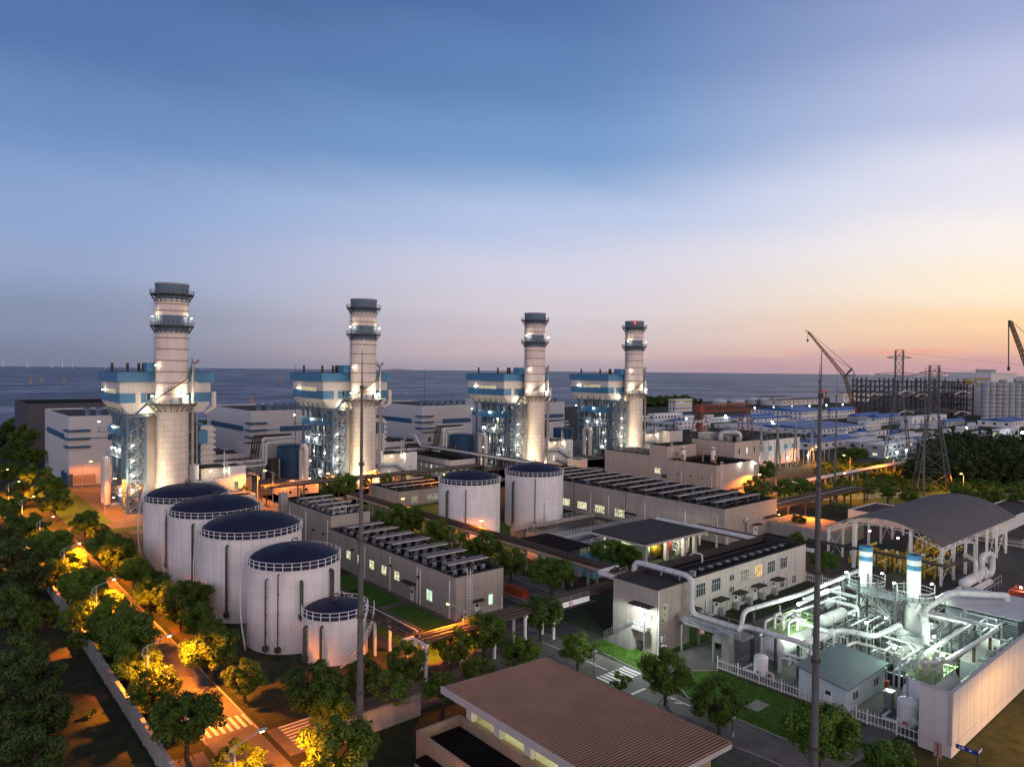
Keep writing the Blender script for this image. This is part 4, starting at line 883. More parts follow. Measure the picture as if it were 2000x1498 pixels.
c0 = MB().cyl((0, 0, 0), (0, 0, .75), .42).box(-.45, .45, -.4, .4, .55, .8).build('roof_fan', STEELG, D)
for i in range(15):
    c = c0 if i == 0 else c0.copy()
    if i: COL.objects.link(c); c.parent = D
    c.location = (96 + i * 2.75, 73.3, 6.5)
MB().tube([(112, 79.2, 7.6), (112, 78.2, 8.3), (112, 76.5, 8.3), (112, 76.5, 6.6)], .16, 6).build('roof_pipe', WPIPE, D)
for i in range(7): MB().box(98.5 + i * 4.4, 99.3 + i * 4.4, 68.9, 69.6, 0, 1.3).build('air_conditioner', GALV, D)
MB().box(87.6, 91, 66.3, 69.8, 3, 3.25).box(88.5, 90.5, 65.6, 69.6, 3.3, 5.0).build('air_handler', GALV, D0)
for x in (94.6, 128): MB().bar((x, 69.9, 6.9), (x, 69.3, 6.8), .12).box(x - .15, x + .15, 68.9, 69.4, 6.6, 6.9).build('camera', WPAINT, D)

# ------------------------------------------------------------------ red-roofed building and its flat annex
za, zb = 7.0, 6.3
RB = T('gate_building', 'building with a wide ribbed red-brown roof in the foreground', 'building', (52, 50, 0))
rf = MB(); x0, x1, y0, y1 = 44.9, 60.4, 37.6, 63.9
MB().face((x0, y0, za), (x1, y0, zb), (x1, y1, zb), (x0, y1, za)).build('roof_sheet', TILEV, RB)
rf.face((x0, y0, za - .12), (x0, y1, za - .12), (x1, y1, zb - .12), (x1, y0, zb - .12))
n = 72
for i in range(n):
    y = y0 + (y1 - y0) * (i + .5) / n; rf.face((x0, y - .055, za + .12), (x1, y - .055, zb + .12), (x1, y + .055, zb + .12), (x0, y + .055, za + .12)).face((x0, y - .075, za + .003), (x1, y - .075, zb + .003), (x1, y - .055, zb + .12), (x0, y - .055, za + .12)).face((x0, y + .055, za + .12), (x1, y + .055, zb + .12), (x1, y + .075, zb + .003), (x0, y + .075, za + .003)).face((x0, y - .075, za + .003), (x0, y - .055, za + .12), (x0, y + .055, za + .12), (x0, y + .075, za + .003))
rf.build('roof', TILE, RB)
MB().box(x0 - .12, x0 - .003, y0 - .1, y1 + .1, za - .65, za + .12).build('fascia', TILEP, RB); MB().box(x1 + .003, x1 + .1, y0, y1, zb - .3, zb + .14).build('ridge_flashing', TILE, RB)
for y in (y0, y1 - .02): MB().face((x0, y, za - .6), (x1, y, zb - .5), (x1, y, zb - .01), (x0, y, za - .01)).build('gable_edge', TILEP, RB)
wl = MB().box(47.2, 59.2, 61.4, 61.8, 0, 6.0).box(47.2, 59.2, 39.2, 39.6, 0, 6.0).box(58.8, 59.2, 39.61, 61.39, 0, 6.0).box(46.8, 47.2, 39.2, 61.8, 0, 3.7); wl.build('wall', BRNW, RB)
pv = [61.2, 56.4, 51.6, 46.8, 42.0, 39.6]
for y in pv: MB().box(46.55, 47.35, y - .45, y + .45, 3.71, 6.3).build('pier', CREAM, RB)
for a, b_ in zip(pv, pv[1:]): MB().box(46.75, 47.0, b_ + .46, a - .46, 5.5, 6.3).build('lintel', CREAM, RB)
MB().box(47.3, 58.7, 39.7, 61.3, 3.2, 3.4).build('inner_floor', INSIDE, RB)
for y in (59, 54, 49, 44): 
    MB().box(50, 56, y - .3, y + .3, 5.5, 5.6).build('ceiling_lamp', emit('tube_lamp%d' % int(y), (.9, 1, .7), 4), RB)
for y in (57, 49, 42): light((52, y, 5.2), 700, (.95, 1, .62), RB, .4)
MB().box(47.25, 47.3, 56.9, 60.6, 3.75, 5.4).build('pane', LITD, RB) if False else None
MB().box(59.25, 59.6, 39.4, 40.3, 0, 6.0).build('pier', CREAM, RB)
AN = T('flat_annex', 'brown walled annex with a sunken black roof against the red-roofed building', 'building', (43.5, 50, 0))
MB().shell(40.8, 46.5, 30, 62.7, 0, 4.0, .3, 1.1).build('wall', BRNW, AN); MB().box(41.15, 46.15, 30.4, 62.35, 2.7, 2.9).build('roof', BLACKR, AN); MB().box(39.2, 40.75, 40, 60.5, 0, 2.2).build('lean_to', BRNW, AN); MB().box(39.1, 40.74, 39.9, 60.6, 2.21, 2.35).build('lean_to_roof', BLACKR, AN)
o = MB().box(36.0, 47.5, 72.0, 72.35, 0, 2.4).box(35.9, 47.6, 71.93, 72.42, 2.4, 2.55).build('perimeter_wall', CONC); tag(o, 'stained concrete wall between the front road and the annex', 'wall')
o = MB().box(20.05, 20.35, 20, 196, 0, 2.2)
for k in range(36): o.box(19.95, 20.45, 20.5 + k * 5, 20.9 + k * 5, 0, 2.5)
tag(o.box(19.98, 20.42, 20, 196, 2.2, 2.32).build('boundary_wall', CONC), 'long grey boundary wall with pillars between the lamp-lit road and the dark wood', 'wall')

# ------------------------------------------------------------------ pipe racks
def rack(name, label, axis, c0, c1, a0, a1, z, step, npipes, m, colm=CONC, skip=(), cw=.5, rails=True, extra=0):
    """elevated rack running along axis; c0..c1 is its width, a0..a1 its length"""
    T0 = T(name, label, 'pipe rack', ((c0 + c1) / 2, (a0 + a1) / 2, 0) if axis == 'v' else ((a0 + a1) / 2, (c0 + c1) / 2, 0))
    P = (lambda c, a, zz: (c, a, zz)) if axis == 'v' else (lambda c, a, zz: (a, c, zz))
    n = max(1, round((a1 - a0) / step))
    for i in range(n + 1):
        if i in skip: continue
        a = a0 + (a1 - a0) * i / n; cb = MB()
        for c in (c0 + cw / 2, c1 - cw / 2): cb.cyl(P(c, a, 0), P(c, a, z - .62), cw / 2, n=10)
        cb.bar(P(c0 - .2, a, z - .45), P(c1 + .2, a, z - .45), .35); cb.build('column', colm, T0)
    d = MB()
    for c in (c0, c1): d.bar(P(c, a0, z - .14), P(c, a1, z - .14), .14, .26)
    for i in range(int((a1 - a0) / 2)): d.bar(P(c0 + .08, a0 + i * 2, z - .12), P(c1 - .08, a0 + i * 2, z - .12), .12, .18)
    d.build('beam', PIPEB, T0)
    for k in range(npipes):
        c = c0 + .35 + (c1 - c0 - .7) * k / max(1, npipes - 1); r_ = (.20, .13, .26, .15, .18, .11)[k % 6]
        MB().cyl(P(c, a0, z + r_ + .01), P(c, a1, z + r_ + .01), r_, n=8).build('pipe', (PIPEB, PIPED, PIPEB, WPIPE, PIPED, PIPEB)[(k + extra) % 6] if m is None else m, T0)
    if rails: MB().bar(P(c0 - .25, a0, z + .1), P(c0 - .25, a1, z + .1), .12, .3).build('side_pipe', PIPEB, T0)
    return T0
R1 = rack('pipe_rack', 'long straight rack lit orange from below, passing in front of the far tanks', 'v', 96.3, 99.2, 84, 184, 6.2, 6.67, 6, None)
MB().cyl((95.8, 84, 5.75), (95.8, 184, 5.75), .3, n=10).build('side_pipe', STK, R1, True)
R3 = rack('pipe_rack', 'dark rack crossing on white columns in front of the small lit grey building corner', 'u', 79.3, 82.4, 53.2, 77, 5.4, 6.2, 6, None, WPAINT)
R3b = rack('pipe_rack', 'rack running back between the front tanks and the long low grey building', 'v', 52.0, 55.0, 83, 134, 5.4, 8.5, 5, None, WPAINT)
BR = rack('pipe_bridge', 'pipe bridge with white side panel spanning the road to the corner block', 'u', 79.3, 82.4, 77.3, 97, 5.6, 20, 6, None, WPAINT, (0,))
MB().box(76, 84.5, 79.0, 79.08, 4.7, 5.6).build('side_panel', WPAINT, BR); MB().rail([(76, 79.0, 5.65), (84.4, 79.0, 5.65)], .7, .08, 2).build('railing', STEELG, BR)
def roundsign(T0, c, r_=.42):
    s = MB().cyl((c[0] + .02, c[1] + .02, c[2]), (c[0] - .03, c[1] - .03, c[2]), r_, n=20).build('height_sign', RED, T0)
    MB().cyl((c[0] - .03, c[1] - .03, c[2]), (c[0] - .045, c[1] - .045, c[2]), r_ * .74, n=20).build('sign_face', SIGNW, s)
    MB().box(c[0] - .22, c[0] - .04, c[1] - .10, c[1] - .06, c[2] - .16, c[2] + .16).box(c[0] + .02, c[0] + .18, c[1] - .10, c[1] - .06, c[2] - .16, c[2] + .16).build('sign_digit', BLKBX, s)
roundsign(BR, (80.0, 78.8, 5.1))
R2 = rack('pipe_rack', 'high rack of brown pipes behind the far tanks, running toward the third chimney', 'v', 172, 178, 182, 292, 8.0, 9, 8, None, PIPEB)
MB().tube([(171.4, 185, 8.6), (171.4, 262, 8.6), (171.4, 266, 12.6), (171.4, 272, 12.6), (171.4, 276, 8.8), (150, 276, 8.8)], .5, 8).build('expansion_loop', WPIPE, R2, True)
R4 = rack('pipe_rack', 'low pipe run in front of the second and third chimneys', 'u', 213, 218, 84, 168, 5.2, 12, 5, None, PIPEB, extra=2)
R5 = rack('pipe_rack', 'rack with a pale fat pipe behind the corner of the laboratory wing', 'v', 142, 147, 78, 101, 5.0, 7.5, 6, None, WPAINT, extra=1)
MB().cyl((141.4, 70, 5.6), (141.4, 110, 5.6), .45, n=10).build('side_pipe', WPIPE, R5, True)
R6 = rack('pipe_rack', 'dark rack beyond the longest grey building running toward the switchyard', 'u', 100, 107, 178, 236, 5.0, 9, 8, None, PIPEB)
R7 = rack('pipe_rack', 'pale pipeline on low supports crossing the dark green ground toward the pylons', 'u', 124, 126.6, 232, 340, 3.2, 9, 3, WPIPE, CONC)
# big white pipe over the corner block
BP = T('insulated_pipe', 'thick white insulated pipe looping over the corner block roof', 'pipe', (88, 72, 0))
MB().tube([(98.6, 85.3, 6.3), (93.3, 85.3, 6.3), (93.3, 79.45, 6.3)], .44, 12).tube([(91.4, 75.5, 6), (91.4, 75.5, 10.7), (91.4, 64.2, 10.7), (91.4, 64.2, 5.0), (91.4, 56.0, 5.0)], .44, 14, 1.4, 6).build('pipe', WPIPE, BP, True)
MB().bar((91.4, 70, 9.6), (91.4, 70, 10.2), .2).bar((91.4, 66.5, 9.6), (91.4, 66.5, 10.2), .2).box(91.2, 91.6, 63.6, 64.4, 10.9, 11.7).build('pipe_support', STEELG, BP)
CB = T('cable_bridge', 'grey steel bridge carrying pipes and cable trays from the corner block to the gas yard', 'pipe rack', (91, 60, 0))
MB().box(89.6, 92.8, 54.5, 65.1, 3.9, 4.25).build('deck', STEELG, CB)
for x in (88.9, 93.0): MB().rail([(x, 54.5, 4.3), (x, 65, 4.3)], 1.2, .08, 2.2).build('railing', STEELG, CB)
for y in (64, 58.5): MB().box(88.9, 89.2, y, y + .3, 0, 3.88).box(93.1, 93.4, y, y + .3, 0, 3.88).build('column', STEELG, CB)
ct = MB()
for k in range(4): ct.bar((89.2 + k * .05, 54.5, 4.4 + k * .28), (89.2 + k * .05, 65, 4.4 + k * .28), .5, .06)
ct.build('cable_tray', GALV, CB); MB().box(87.6, 88.9, 55.2, 56.4, 0, 5.3).box(87.55, 89.4, 56.42, 57.6, 3.6, 5.2).build('riser_duct', SILV, CB); roundsign(CB, (88.7, 60.4, 4.0))
# ------------------------------------------------------------------ gas compressor yard
def picket(name, label, pts, h=1.7, m=WPAINT):
    f = MB()
    for a, b_ in zip(pts, pts[1:]):
        a = Vector((*a, 0)); b_ = Vector((*b_, 0)); n = int((b_ - a).length / .40)
        for k in (.35, 1.3): f.bar(a + Vector((0, 0, k)), b_ + Vector((0, 0, k)), .06, .1)
        for i in range(n + 1): p = a.lerp(b_, i / n); f.bar(p + Vector((0, 0, .08)), p + Vector((0, 0, h if i % 8 else h + .2)), .05 if i % 8 else .13)
    return tag(f.build(name, m), label, 'fence')
picket('picket_fence', 'white picket fence along the lawn in front of the floodlit gas yard', [(87.3, 56.8), (87.5, 36.4)])
picket('picket_fence', 'white picket fence beside the pink barrier wall, in front of the small dosing vessel', [(87.5, 33.0), (87.5, 30.7)])
picket('picket_gate', 'white picket gate leaves at the gas yard entrance', [(87.5, 36.3), (87.9, 33.1)])
picket('picket_fence', 'white picket fence between the gas yard and the arched canopy yard', [(138.6, 70), (140.5, 47), (142, 30)])
picket('picket_fence', 'white picket fence behind the arched canopy at far right', [(206, 66), (207, 20)], 2.0)
picket('picket_fence', 'white fence between the lamp trees and the pipe racks, left of the thin mast', [(196, 118), (232, 110), (262, 96)], 1.8)
o = MB().box(87.0, 87.25, 27.2, 30.5, 1.3, 7.1).box(87.26, 140, 27.2, 27.45, 1.3, 7.1).build('barrier_panel', PINKW); BW = T('noise_barrier', 'tall pale pink noise barrier wall round the near corner of the gas yard', 'wall', (87, 27.2, 0)); tag(BW)
o.parent = BW; o.data.transform(Matrix.Translation((-87, -27.2, 0)))
MB().box(86.95, 87.3, 27.15, 30.5, 0, 1.28).box(87.31, 140, 27.15, 27.5, 0, 1.28).build('base_course', PINKW, BW)
MB().box(86.9, 87.3, 27.1, 27.5, 1.3, 7.15).box(86.93, 87.32, 27.52, 30.5, 7.11, 7.2).box(87.33, 140, 27.13, 27.52, 7.11, 7.2).build('trim', TILEP, BW)
# shed
SH = T('site_hut', 'pale blue hut with a dark tiled mono-pitch roof inside the picket fence', 'hut', (94, 42, 0))
x0, x1, y0, y1 = 88.4, 99.6, 39.2, 45.4
MB().face((x0, y0, 0), (x1, y0, 0), (x1, y0, 3.3), (x0, y0, 3.0)).face((x0, y1, 0), (x0, y0, 0), (x0, y0, 3.0), (x0, y1, 3.9)).face((x1, y0, 0), (x1, y1, 0), (x1, y1, 3.9), (x1, y0, 3.3)).face((x1, y1, 0), (x0, y1, 0), (x0, y1, 3.9), (x1, y1, 3.9)).build('wall', SHEDW, SH)
rf = MB(); q = [(x0 - .4, y0 - .4, 2.97), (x1 + .4, y0 - .4, 3.27), (x1 + .4, y1 + .4, 3.98), (x0 - .4, y1 + .4, 3.98)]; w_ = [(x, y, z + .14) for x, y, z in q]; rf.face(*w_).face(*reversed(q))
for i in range(4): rf.face(q[i], q[(i + 1) % 4], w_[(i + 1) % 4], w_[i])
rf.build('roof', SHEDR, SH)
window(SH, 'v', y0, 90.0, 91.6, 1.0, 2.2, GLASS, 2, 1); window(SH, 'v', y0, 96.0, 97.6, 1.0, 2.2, GLASS, 2, 1); door(SH, 'u', x0, 41, 42, .1, 2.1)
sb = SH.children[1]; sb.location = (0, 0, 0)
def thing(mb, name, label, cat, m, smooth=False, group=None): return tag(mb.build(name, m, None, smooth), label, cat, group)
def drum(x, y, label):
    T0 = T('pressure_drum', label, 'drum', (x + 5, y, 0))
    MB().vessel((x + .5, y, 2.5), (x + 9.5, y, 2.5), 1.85, 24).build('shell', WPAINT, T0, True)
    for k in (2.2, 7.4): MB().box(x + k, x + k + .7, y - 1.6, y + 1.6, .02, 1.4).build('saddle', WPAINT, T0)
    MB().cyl((x - .55, y, 2.0), (x + .05, y, 2.0), .5, n=14).build('manhole', GALV, T0)
    p = MB().box(x + 1.2, x + 9.5, y - 1.7, y + 1.7, 4.42, 4.55).build('green_platform', GREENF, T0); MB().rail([(x + 1.2, y - 1.7, 4.55), (x + 9.5, y - 1.7, 4.55), (x + 9.5, y + 1.7, 4.55), (x + 1.2, y + 1.7, 4.55)], 1.1, .06, 1.2, True).build('railing', GREENF, p)
    for dx, dy, s in ((3, 0, .5), (4.4, .5, .7), (5.6, -.3, .6), (7.2, .2, .8)): MB().box(x + dx - s * .6, x + dx + s * .6, y + dy - s * .5, y + dy + s * .5, 4.56, 4.6 + s * 1.5).cyl((x + dx, y + dy, 4.6 + s * 1.5), (x + dx, y + dy, 5.2 + s * 1.5), s * .4).build('valve', CREAM, T0)
    MB().tube([(x + 2.4, y + .8, 4.5), (x + 2.4, y + .8, 6.6), (x + 4, y + .8, 6.6)], .2, 8).build('top_pipe', CREAM, T0, True); MB().tube([(x + 5, y - 1, 4.5), (x + 5, y - 1, 6.2), (x + 5, y - 2.6, 6.2)], .25, 8).build('top_pipe', CREAM, T0, True)
    return T0
drum(94.2, 52.6, 'large white horizontal drum with green top platform, far end of the picket fence'); drum(93.8, 33.2, 'large white horizontal drum with green top platform behind the pink barrier corner')
def vessel(x, y, r, h, label):
    T0 = T('dosing_vessel', label, 'vessel', (x, y, 0)); MB().vessel((x, y, .8), (x, y, h), r, 20).build('shell', WPAINT, T0, True)
    MB().cyl((x, y, h + r * .3), (x, y, h + 2.9), .16).tube([(x, y, h + 2.6), (x, y, h + 3.1), (x - .6, y, h + 3.1)], .16, 8).build('vent_pipe', GALV, T0)
    MB().cyl((x - r * .7, y - r * .7, 1.7), (x - r - .1, y - r - .1, 1.7), .42, n=14).build('manhole', WPAINT, T0); MB().box(x - r - .05, x - r + .0, y - .5, y + .1, 1.0, 1.35).build('label_plate', RED, T0)
    MB().tube([(x, y - r, 1.2), (x, y - r - .9, 1.2), (x, y - r - .9, .1)], .17, 8).build('pipe', WPIPE, T0, True); MB().tube([(x - .3, y + r, .6), (x - .3, y + r + 1.6, .6), (x + 2, y + r + 1.6, .6)], .17, 8).build('pipe', WPIPE, T0, True)
vessel(89.3, 51.3, .95, 3.0, 'small white upright vessel by the picket fence, below the long white pipe'); vessel(90.0, 32.8, 1.1, 3.4, 'small white upright vessel beside the pink barrier corner')
# two short stacks with ring platforms
YS = []
for (x, y, yt, lb) in ((117.5, 49.5, 1066, 'short white gas turbine stack with two blue bands, left of the pair'), (117.5, 42.3, 1083, 'short white gas turbine stack with two blue bands, right and nearer of the pair')):
    h = Hz(x, y, yt); r = .98; T0 = T('exhaust_stack', lb, 'stack', (x, y, 0)); YS.append(T0)
    MB().lathe(x, y, [(r + .25, 2.5), (r + .25, 6.2), (r, 6.9), (r, h - 2.3)], 28).lathe(x, y, [(r, h - 1.55), (r, h - .75)], 28).build('shaft', WPAINT, T0, True)
    for z0, z1 in ((h - 2.3, h - 1.55), (h - .75, h)): MB().lathe(x, y, [(r, z0), (r + .02, z0 + .01), (r + .02, z1 - .01), (r, z1)] + ([(r - .1, z1), (r - .1, z1 - 1)] if z1 == h else []), 28).build('blue_band', BLUE, T0, True)
    MB().lathe(x, y, [(.02, h - .8), (r - .1, h - .8)], 20).build('mouth', BLKBX, T0)
    p = MB().lathe(x, y, [(r + .05, 7.8), (2.9, 7.8), (2.9, 8.0), (r + .05, 8.0)], 20); 
    for i in range(10): a = 2 * pi * i / 10; p.bar((x + 1.1 * cos(a), y + 1.1 * sin(a), 6.4), (x + 2.7 * cos(a), y + 2.7 * sin(a), 7.85), .1)
    p = p.build('ring_platform', STEELG, T0); q = MB(); pts = [(x + 2.85 * cos(2 * pi * i / 20), y + 2.85 * sin(2 * pi * i / 20), 8.0) for i in range(20)]; q.rail(pts, 1.15, .08, 1, True).build('railing', WPAINT, p)
    for k, (a, s) in enumerate(((150, 1), (20, 1), (-60, 1))):
        a = radians(a); b_ = (x + 2.85 * cos(a), y + 2.85 * sin(a)); MB().tube([(*b_, 8), (*b_, 10), (b_[0] - .6, b_[1] + .2, 10.3)], .05, 6).build('lamp_post', WPAINT, p)
        MB().box(b_[0] - .85, b_[0] - .5, b_[1] + .1, b_[1] + .35, 10.2, 10.32).build('lamp_head', HOTC, p)
    light((x - 2.9, y - .6, 9.8), 420, COOL, T0, .2)
    MB().box(x - 2.2, x + 4.5, y - 2.4, y + 2.4, .02, 3.2).build('exhaust_casing', WPAINT, T0); MB().box(x - 2.4, x + 4.7, y - 2.6, y - 2.41, 2.6, 3.3).box(x - 2.41, x - 2.21, y - 2.39, y + 2.5, 2.6, 3.3).build('casing_flange', STEELG, T0)
SG = T('lattice_stair', 'grey steel lattice stair tower linking the ring platforms of the short stacks', 'stair tower', (114.5, 45.8, 0)); f = MB()
cs = [(113.2, 43.2), (116.2, 43.2), (116.2, 48.6), (113.2, 48.6)]
for c in cs + [(113.2, 46)]: f.bar((*c, 0), (*c, 10.3), .26)
for z in (2.6, 5.2, 7.9): 
    for i in range(4): f.bar((*cs[i], z), (*cs[(i + 1) % 4], z), .18)
for i in range(4):
    for z in (0, 2.6, 5.2): a, b_ = cs[i], cs[(i + 1) % 4]; f.bar((*a, z), (*b_, z + 2.6), .1); f.bar((*b_, z), (*a, z + 2.6), .1)
f.build('frame', DST, SG)
s = MB().box(113, 116.4, 43, 48.8, 7.92, 8.02); s.rail([(113, 43, 8.02), (113, 48.8, 8.02)], 1.1, .07, 1).bar((113.6, 44, 5.3), (113.6, 47.8, 7.9), 1.0, .15).bar((115.4, 47.8, 2.7), (115.4, 44, 5.2), 1.0, .15).bar((113.6, 44, .1), (113.6, 47.8, 2.6), 1, .15)
for z0 in (.1, 5.3): s.rail([(113.1, 44, z0), (113.1, 47.8, z0 + 2.6)], 1, .06, .5)
s.build('stair_flight', STEELG, SG)
for x, y, z in ((113, 44.5, 5.0), (114.5, 43.0, 3.0)): fixture(SG, (x, y, z), 60, COOL, .16, HOTC)
# overhead pipe frames: each a thing with its run and posts
def piperun(label, path, r, posts=(), m=WPIPE, extra=(), pr=.16, pm=DST):
    x, y, _ = path[0]; T0 = T('overhead_pipe', label, 'pipe', (x, y, 0)); MB().tube(path, r * .74, 14, r * 2.4, 6).build('pipe', m, T0, True)
    for e in extra: MB().tube(e[0], e[1], 10).build('branch_pipe', m, T0, True)
    for (px, py, z) in posts: MB().box(px - pr, px + pr, py - pr, py + pr, 0, z - .02).build('post', pm, T0)
    return T0
piperun('thick white pipe zigzagging over the yard above the hut', [(91.4, 56.4, 5.0), (93.2, 56.0, 5.0), (93.6, 47.2, 5.0), (102.6, 46.7, 5.0), (103.8, 42.3, 5.0), (109.0, 42.0, 5.0), (112, 42.0, 5.0), (112, 42, 3)], .5, [(93.4, 55.2, 4.5), (93.5, 51.5, 4.5), (93.6, 48.2, 4.5), (98, 47, 4.5), (102.4, 46.2, 4.5), (103.7, 43, 4.5)])
piperun('thick white pipe along the laboratory wing side of the yard, dipping at its near end', [(92.6, 56.6, 4.2), (92.6, 56.0, 7.4), (107.2, 54.6, 7.4), (127.5, 54.9, 7.4)], .45, [(94.5, 55.6, 6.9), (100.5, 54.9, 6.9), (107, 54.3, 6.9), (115, 54.5, 6.9), (121, 54.6, 6.9)], extra=[([(104, 53.7, 6.6), (118, 53.9, 6.6), (118, 53.9, 3)], .28)])
piperun('white pipe turning down toward the left short stack', [(106, 53.9, 6.9), (113.7, 53.9, 6.9), (113.7, 48.9, 6.9), (115.5, 48.9, 6.9), (115.5, 48.9, 3.3)], .34, [(110, 53.6, 6.5)], extra=[([(110, 52.2, 5.8), (112.4, 52.2, 5.8), (112.4, 48.4, 5.8), (112.4, 48.4, 1)], .28)])
piperun('slim white pipe crossing the middle of the yard under a floodlight', [(99.1, 53.2, 1), (99.1, 53.2, 6), (114.2, 52.4, 6), (114.2, 51, 6)], .25, [(104, 52.7, 5.7)])
piperun('white square pipe beam running from the floodlight toward the hut roof', [(99.3, 52.3, 5.6), (99.3, 46.0, 5.6), (99.3, 45.9, 1)], .3, [(99.4, 49, 5.3)])
piperun('white pipe frame ending in a rounded corner above the right hand drum, inner side', [(97.4, 34.6, .5), (97.4, 34.6, 6), (116.9, 34.4, 6), (116.4, 41.1, 6), (119, 41, 6)], .32, [(106, 34.1, 5.6), (112, 34.1, 5.6), (117, 37, 5.6)])
piperun('white pipe frame running above the pink barrier wall', [(97.5, 34.0, 5.8), (99.4, 32.0, 5.8), (119.1, 31.5, 5.8), (118.9, 37.6, 5.8), (118.9, 41.5, 5.8)], .38, [(103, 31.6, 5.4), (109, 31.6, 5.4), (115, 31.4, 5.4), (119.2, 34.5, 5.4)], pm=PIPEB)
piperun('white grey beam pipe low in front of the two stacks', [(100.4, 44.9, 3.6), (103.4, 44.8, 3.6), (103.8, 37.6, 3.6), (101, 36.8, 3.6)], .28, [(103.6, 44, 3.3), (103.7, 40.5, 3.3)], CREAM)
piperun('white twin pipe loop standing between hut and right drum', [(105, 41.6, 5.0), (105, 38.4, 5.0), (103.4, 36.9, 4.6), (103.4, 36.9, .2)], .22, [(105, 40, 4.7)], extra=[([(106, 41, 4.6), (106, 38, 4.6), (104.6, 36, 4.2), (104.6, 36, .2)], .22)])
piperun('widest white duct rising behind the right short stack and bending onto the green shed roof', [(112.5, 38.7, .5), (112.5, 38.7, 4.6), (118, 41.0, 6.2), (130.5, 41.4, 6.2), (137.6, 35.4, 5.8), (137.6, 35.4, 5.0)], .72, (), WPIPE)
piperun('short white fat duct lying behind the right short stack', [(121, 44.8, 3.4), (128, 44.6, 3.4)], .6, [(124, 44.7, 2.8)])
piperun('white pipe pair above the drum nearest the cable bridge', [(95, 54, 1), (95, 54, 5.9), (97.6, 54, 5.9), (97.6, 52.6, 5.9), (97.6, 52.6, 4.6)], .26, (), extra=[([(96, 51, 4.6), (96, 51, 6.4), (98.6, 51, 6.4), (98.6, 51, 4.6)], .2)])
piperun('thin white low pipe along the fence in front of the left drum', [(92.5, 50.4, .3), (92.5, 50.4, 2.5), (92.8, 46.4, 2.5), (96, 46.4, 2.5)], .24, (), extra=[([(93.3, 50.6, .3), (93.3, 50.6, 2.8), (93.6, 46.6, 2.8), (96, 46.6, 2.8)], .2)])
# the dense lattice of thin lines, racks and small platforms between the machines
PL = T('pipe_lattice', 'dense lattice of thin white lines on grey steel frames filling the floodlit yard', 'pipework', (106, 41, 0)); RL = random.Random(12)
for i in range(80):
    x = RL.uniform(96, 128); y = RL.choice((RL.uniform(29.5, 40.5), RL.uniform(35, 40), RL.uniform(48, 55), RL.uniform(44, 48))); z = RL.uniform(1.4, 5.2); L_ = RL.uniform(3, 8); r_ = RL.choice((.07, .09, .12, .15))
    if i % 2: pts = [(x, y, .1), (x, y, z), (x + L_, y, z), (x + L_, y, .1)]
    else: pts = [(x, y, .1), (x, y, z), (x, y + L_ * .6, z), (x + 1.5, y + L_ * .6, z), (x + 1.5, y + L_ * .6, .1)]
    if y + L_ * .6 > 55.5 or y < 29: continue
    MB().tube(pts, r_, 8).build('thin_pipe', WPIPE if i % 5 else GALV, PL, True)
for x0, x1, y0, y1, z in ((96.5, 104, 46.4, 48, 3.2), (104.6, 112, 46, 48.4, 4.2), (99, 104, 33.5, 35, 3.0), (112.6, 121, 33.6, 36.8, 4.4), (119.6, 127, 41, 44, 4.6), (105, 112, 53.2, 55, 4.4), (120, 126, 47, 50, 5.0), (122, 130, 29, 33, 4.0)):
    f = MB()
    for a in (x0, (x0 + x1) / 2, x1):
        for b_ in (y0, y1): f.bar((a, b_, 0), (a, b_, z + .9), .16)
    for b_ in (y0, y1):
        f.bar((x0, b_, z), (x1, b_, z), .2).bar((x0, b_, z + .9), (x1, b_, z + .9), .08).bar((x0, b_, .2), ((x0 + x1) / 2, b_, z), .09).bar((x1, b_, .2), ((x0 + x1) / 2, b_, z), .09)
    for k in range(7): a = x0 + (x1 - x0) * k / 6; f.bar((a, y0, z + .06), (a, y1, z + .06), .1)
    f.build('steel_bay', DST, PL)
# enclosures, ducts and small plant
def encl(x0, x1, y0, y1, h, label, m=WALLW):
    T0 = T('machine_enclosure', label, 'enclosure', ((x0 + x1) / 2, (y0 + y1) / 2, 0)); MB().box(x0, x1, y0, y1, .02, h).build('casing', m, T0)
    MB().box(x0 - .1, x1 + .1, y0 - .1, y1 + .1, h + .003, h + .1).build('roof', CREAM, T0)
    k = MB()
    for i in range(4): x = x0 + (x1 - x0) * (i + .5) / 4; k.box(x - .3, x + .3, (y0 + y1) / 2 - .5, (y0 + y1) / 2 + .5, h + .1, h + .5 + .3 * (i % 2))
    k.rail([(x0, y0, h + .1), (x1, y0, h + .1)], 1, .06, 1.4); k.build('roof_gear', STEELG, T0); return T0
encl(108.5, 121, 28.4, 33.2, 3.4, 'grey green machine box just behind the pink barrier wall', CGREY); encl(105, 112, 35.2, 40.6, 2.6, 'low white machine box in front of the right short stack')
encl(103, 113, 49.6, 53.0, 2.4, 'low white machine box in front of the left short stack'); encl(98.6, 103, 48, 52, 2.2, 'flat topped white box between the left drum and the stacks'); encl(122, 132, 46, 52, 3.0, 'white machine box behind the left short stack')
encl(99.0, 106.5, 28.6, 31.4, 2.3, 'low pale box behind the pink barrier, beside the right drum'); encl(121.5, 127, 35, 40, 3.2, 'white machine box right of the right short stack')
T0 = T('air_intake_duct', 'pale round duct lying on steel legs near the white pipe corner', 'duct', (113, 51, 0)); MB().vessel((107, 51.2, 4.0), (113, 51, 4.0), .95, 16).build('shell', WPAINT, T0, True); MB().box(108, 108.4, 50.5, 51.9, 2.4, 3.2).box(111.6, 112, 50.5, 51.9, 2.4, 3.2).build('leg', STEELG, T0)
GS = T('plant_shed', 'green walled shed with pale ribbed roof at the right edge behind the barrier', 'shed', (134, 37, 0)); MB().shell(128.5, 141, 31.5, 41.6, 0, 4.4, .15, .2).build('wall', CGREY, GS)
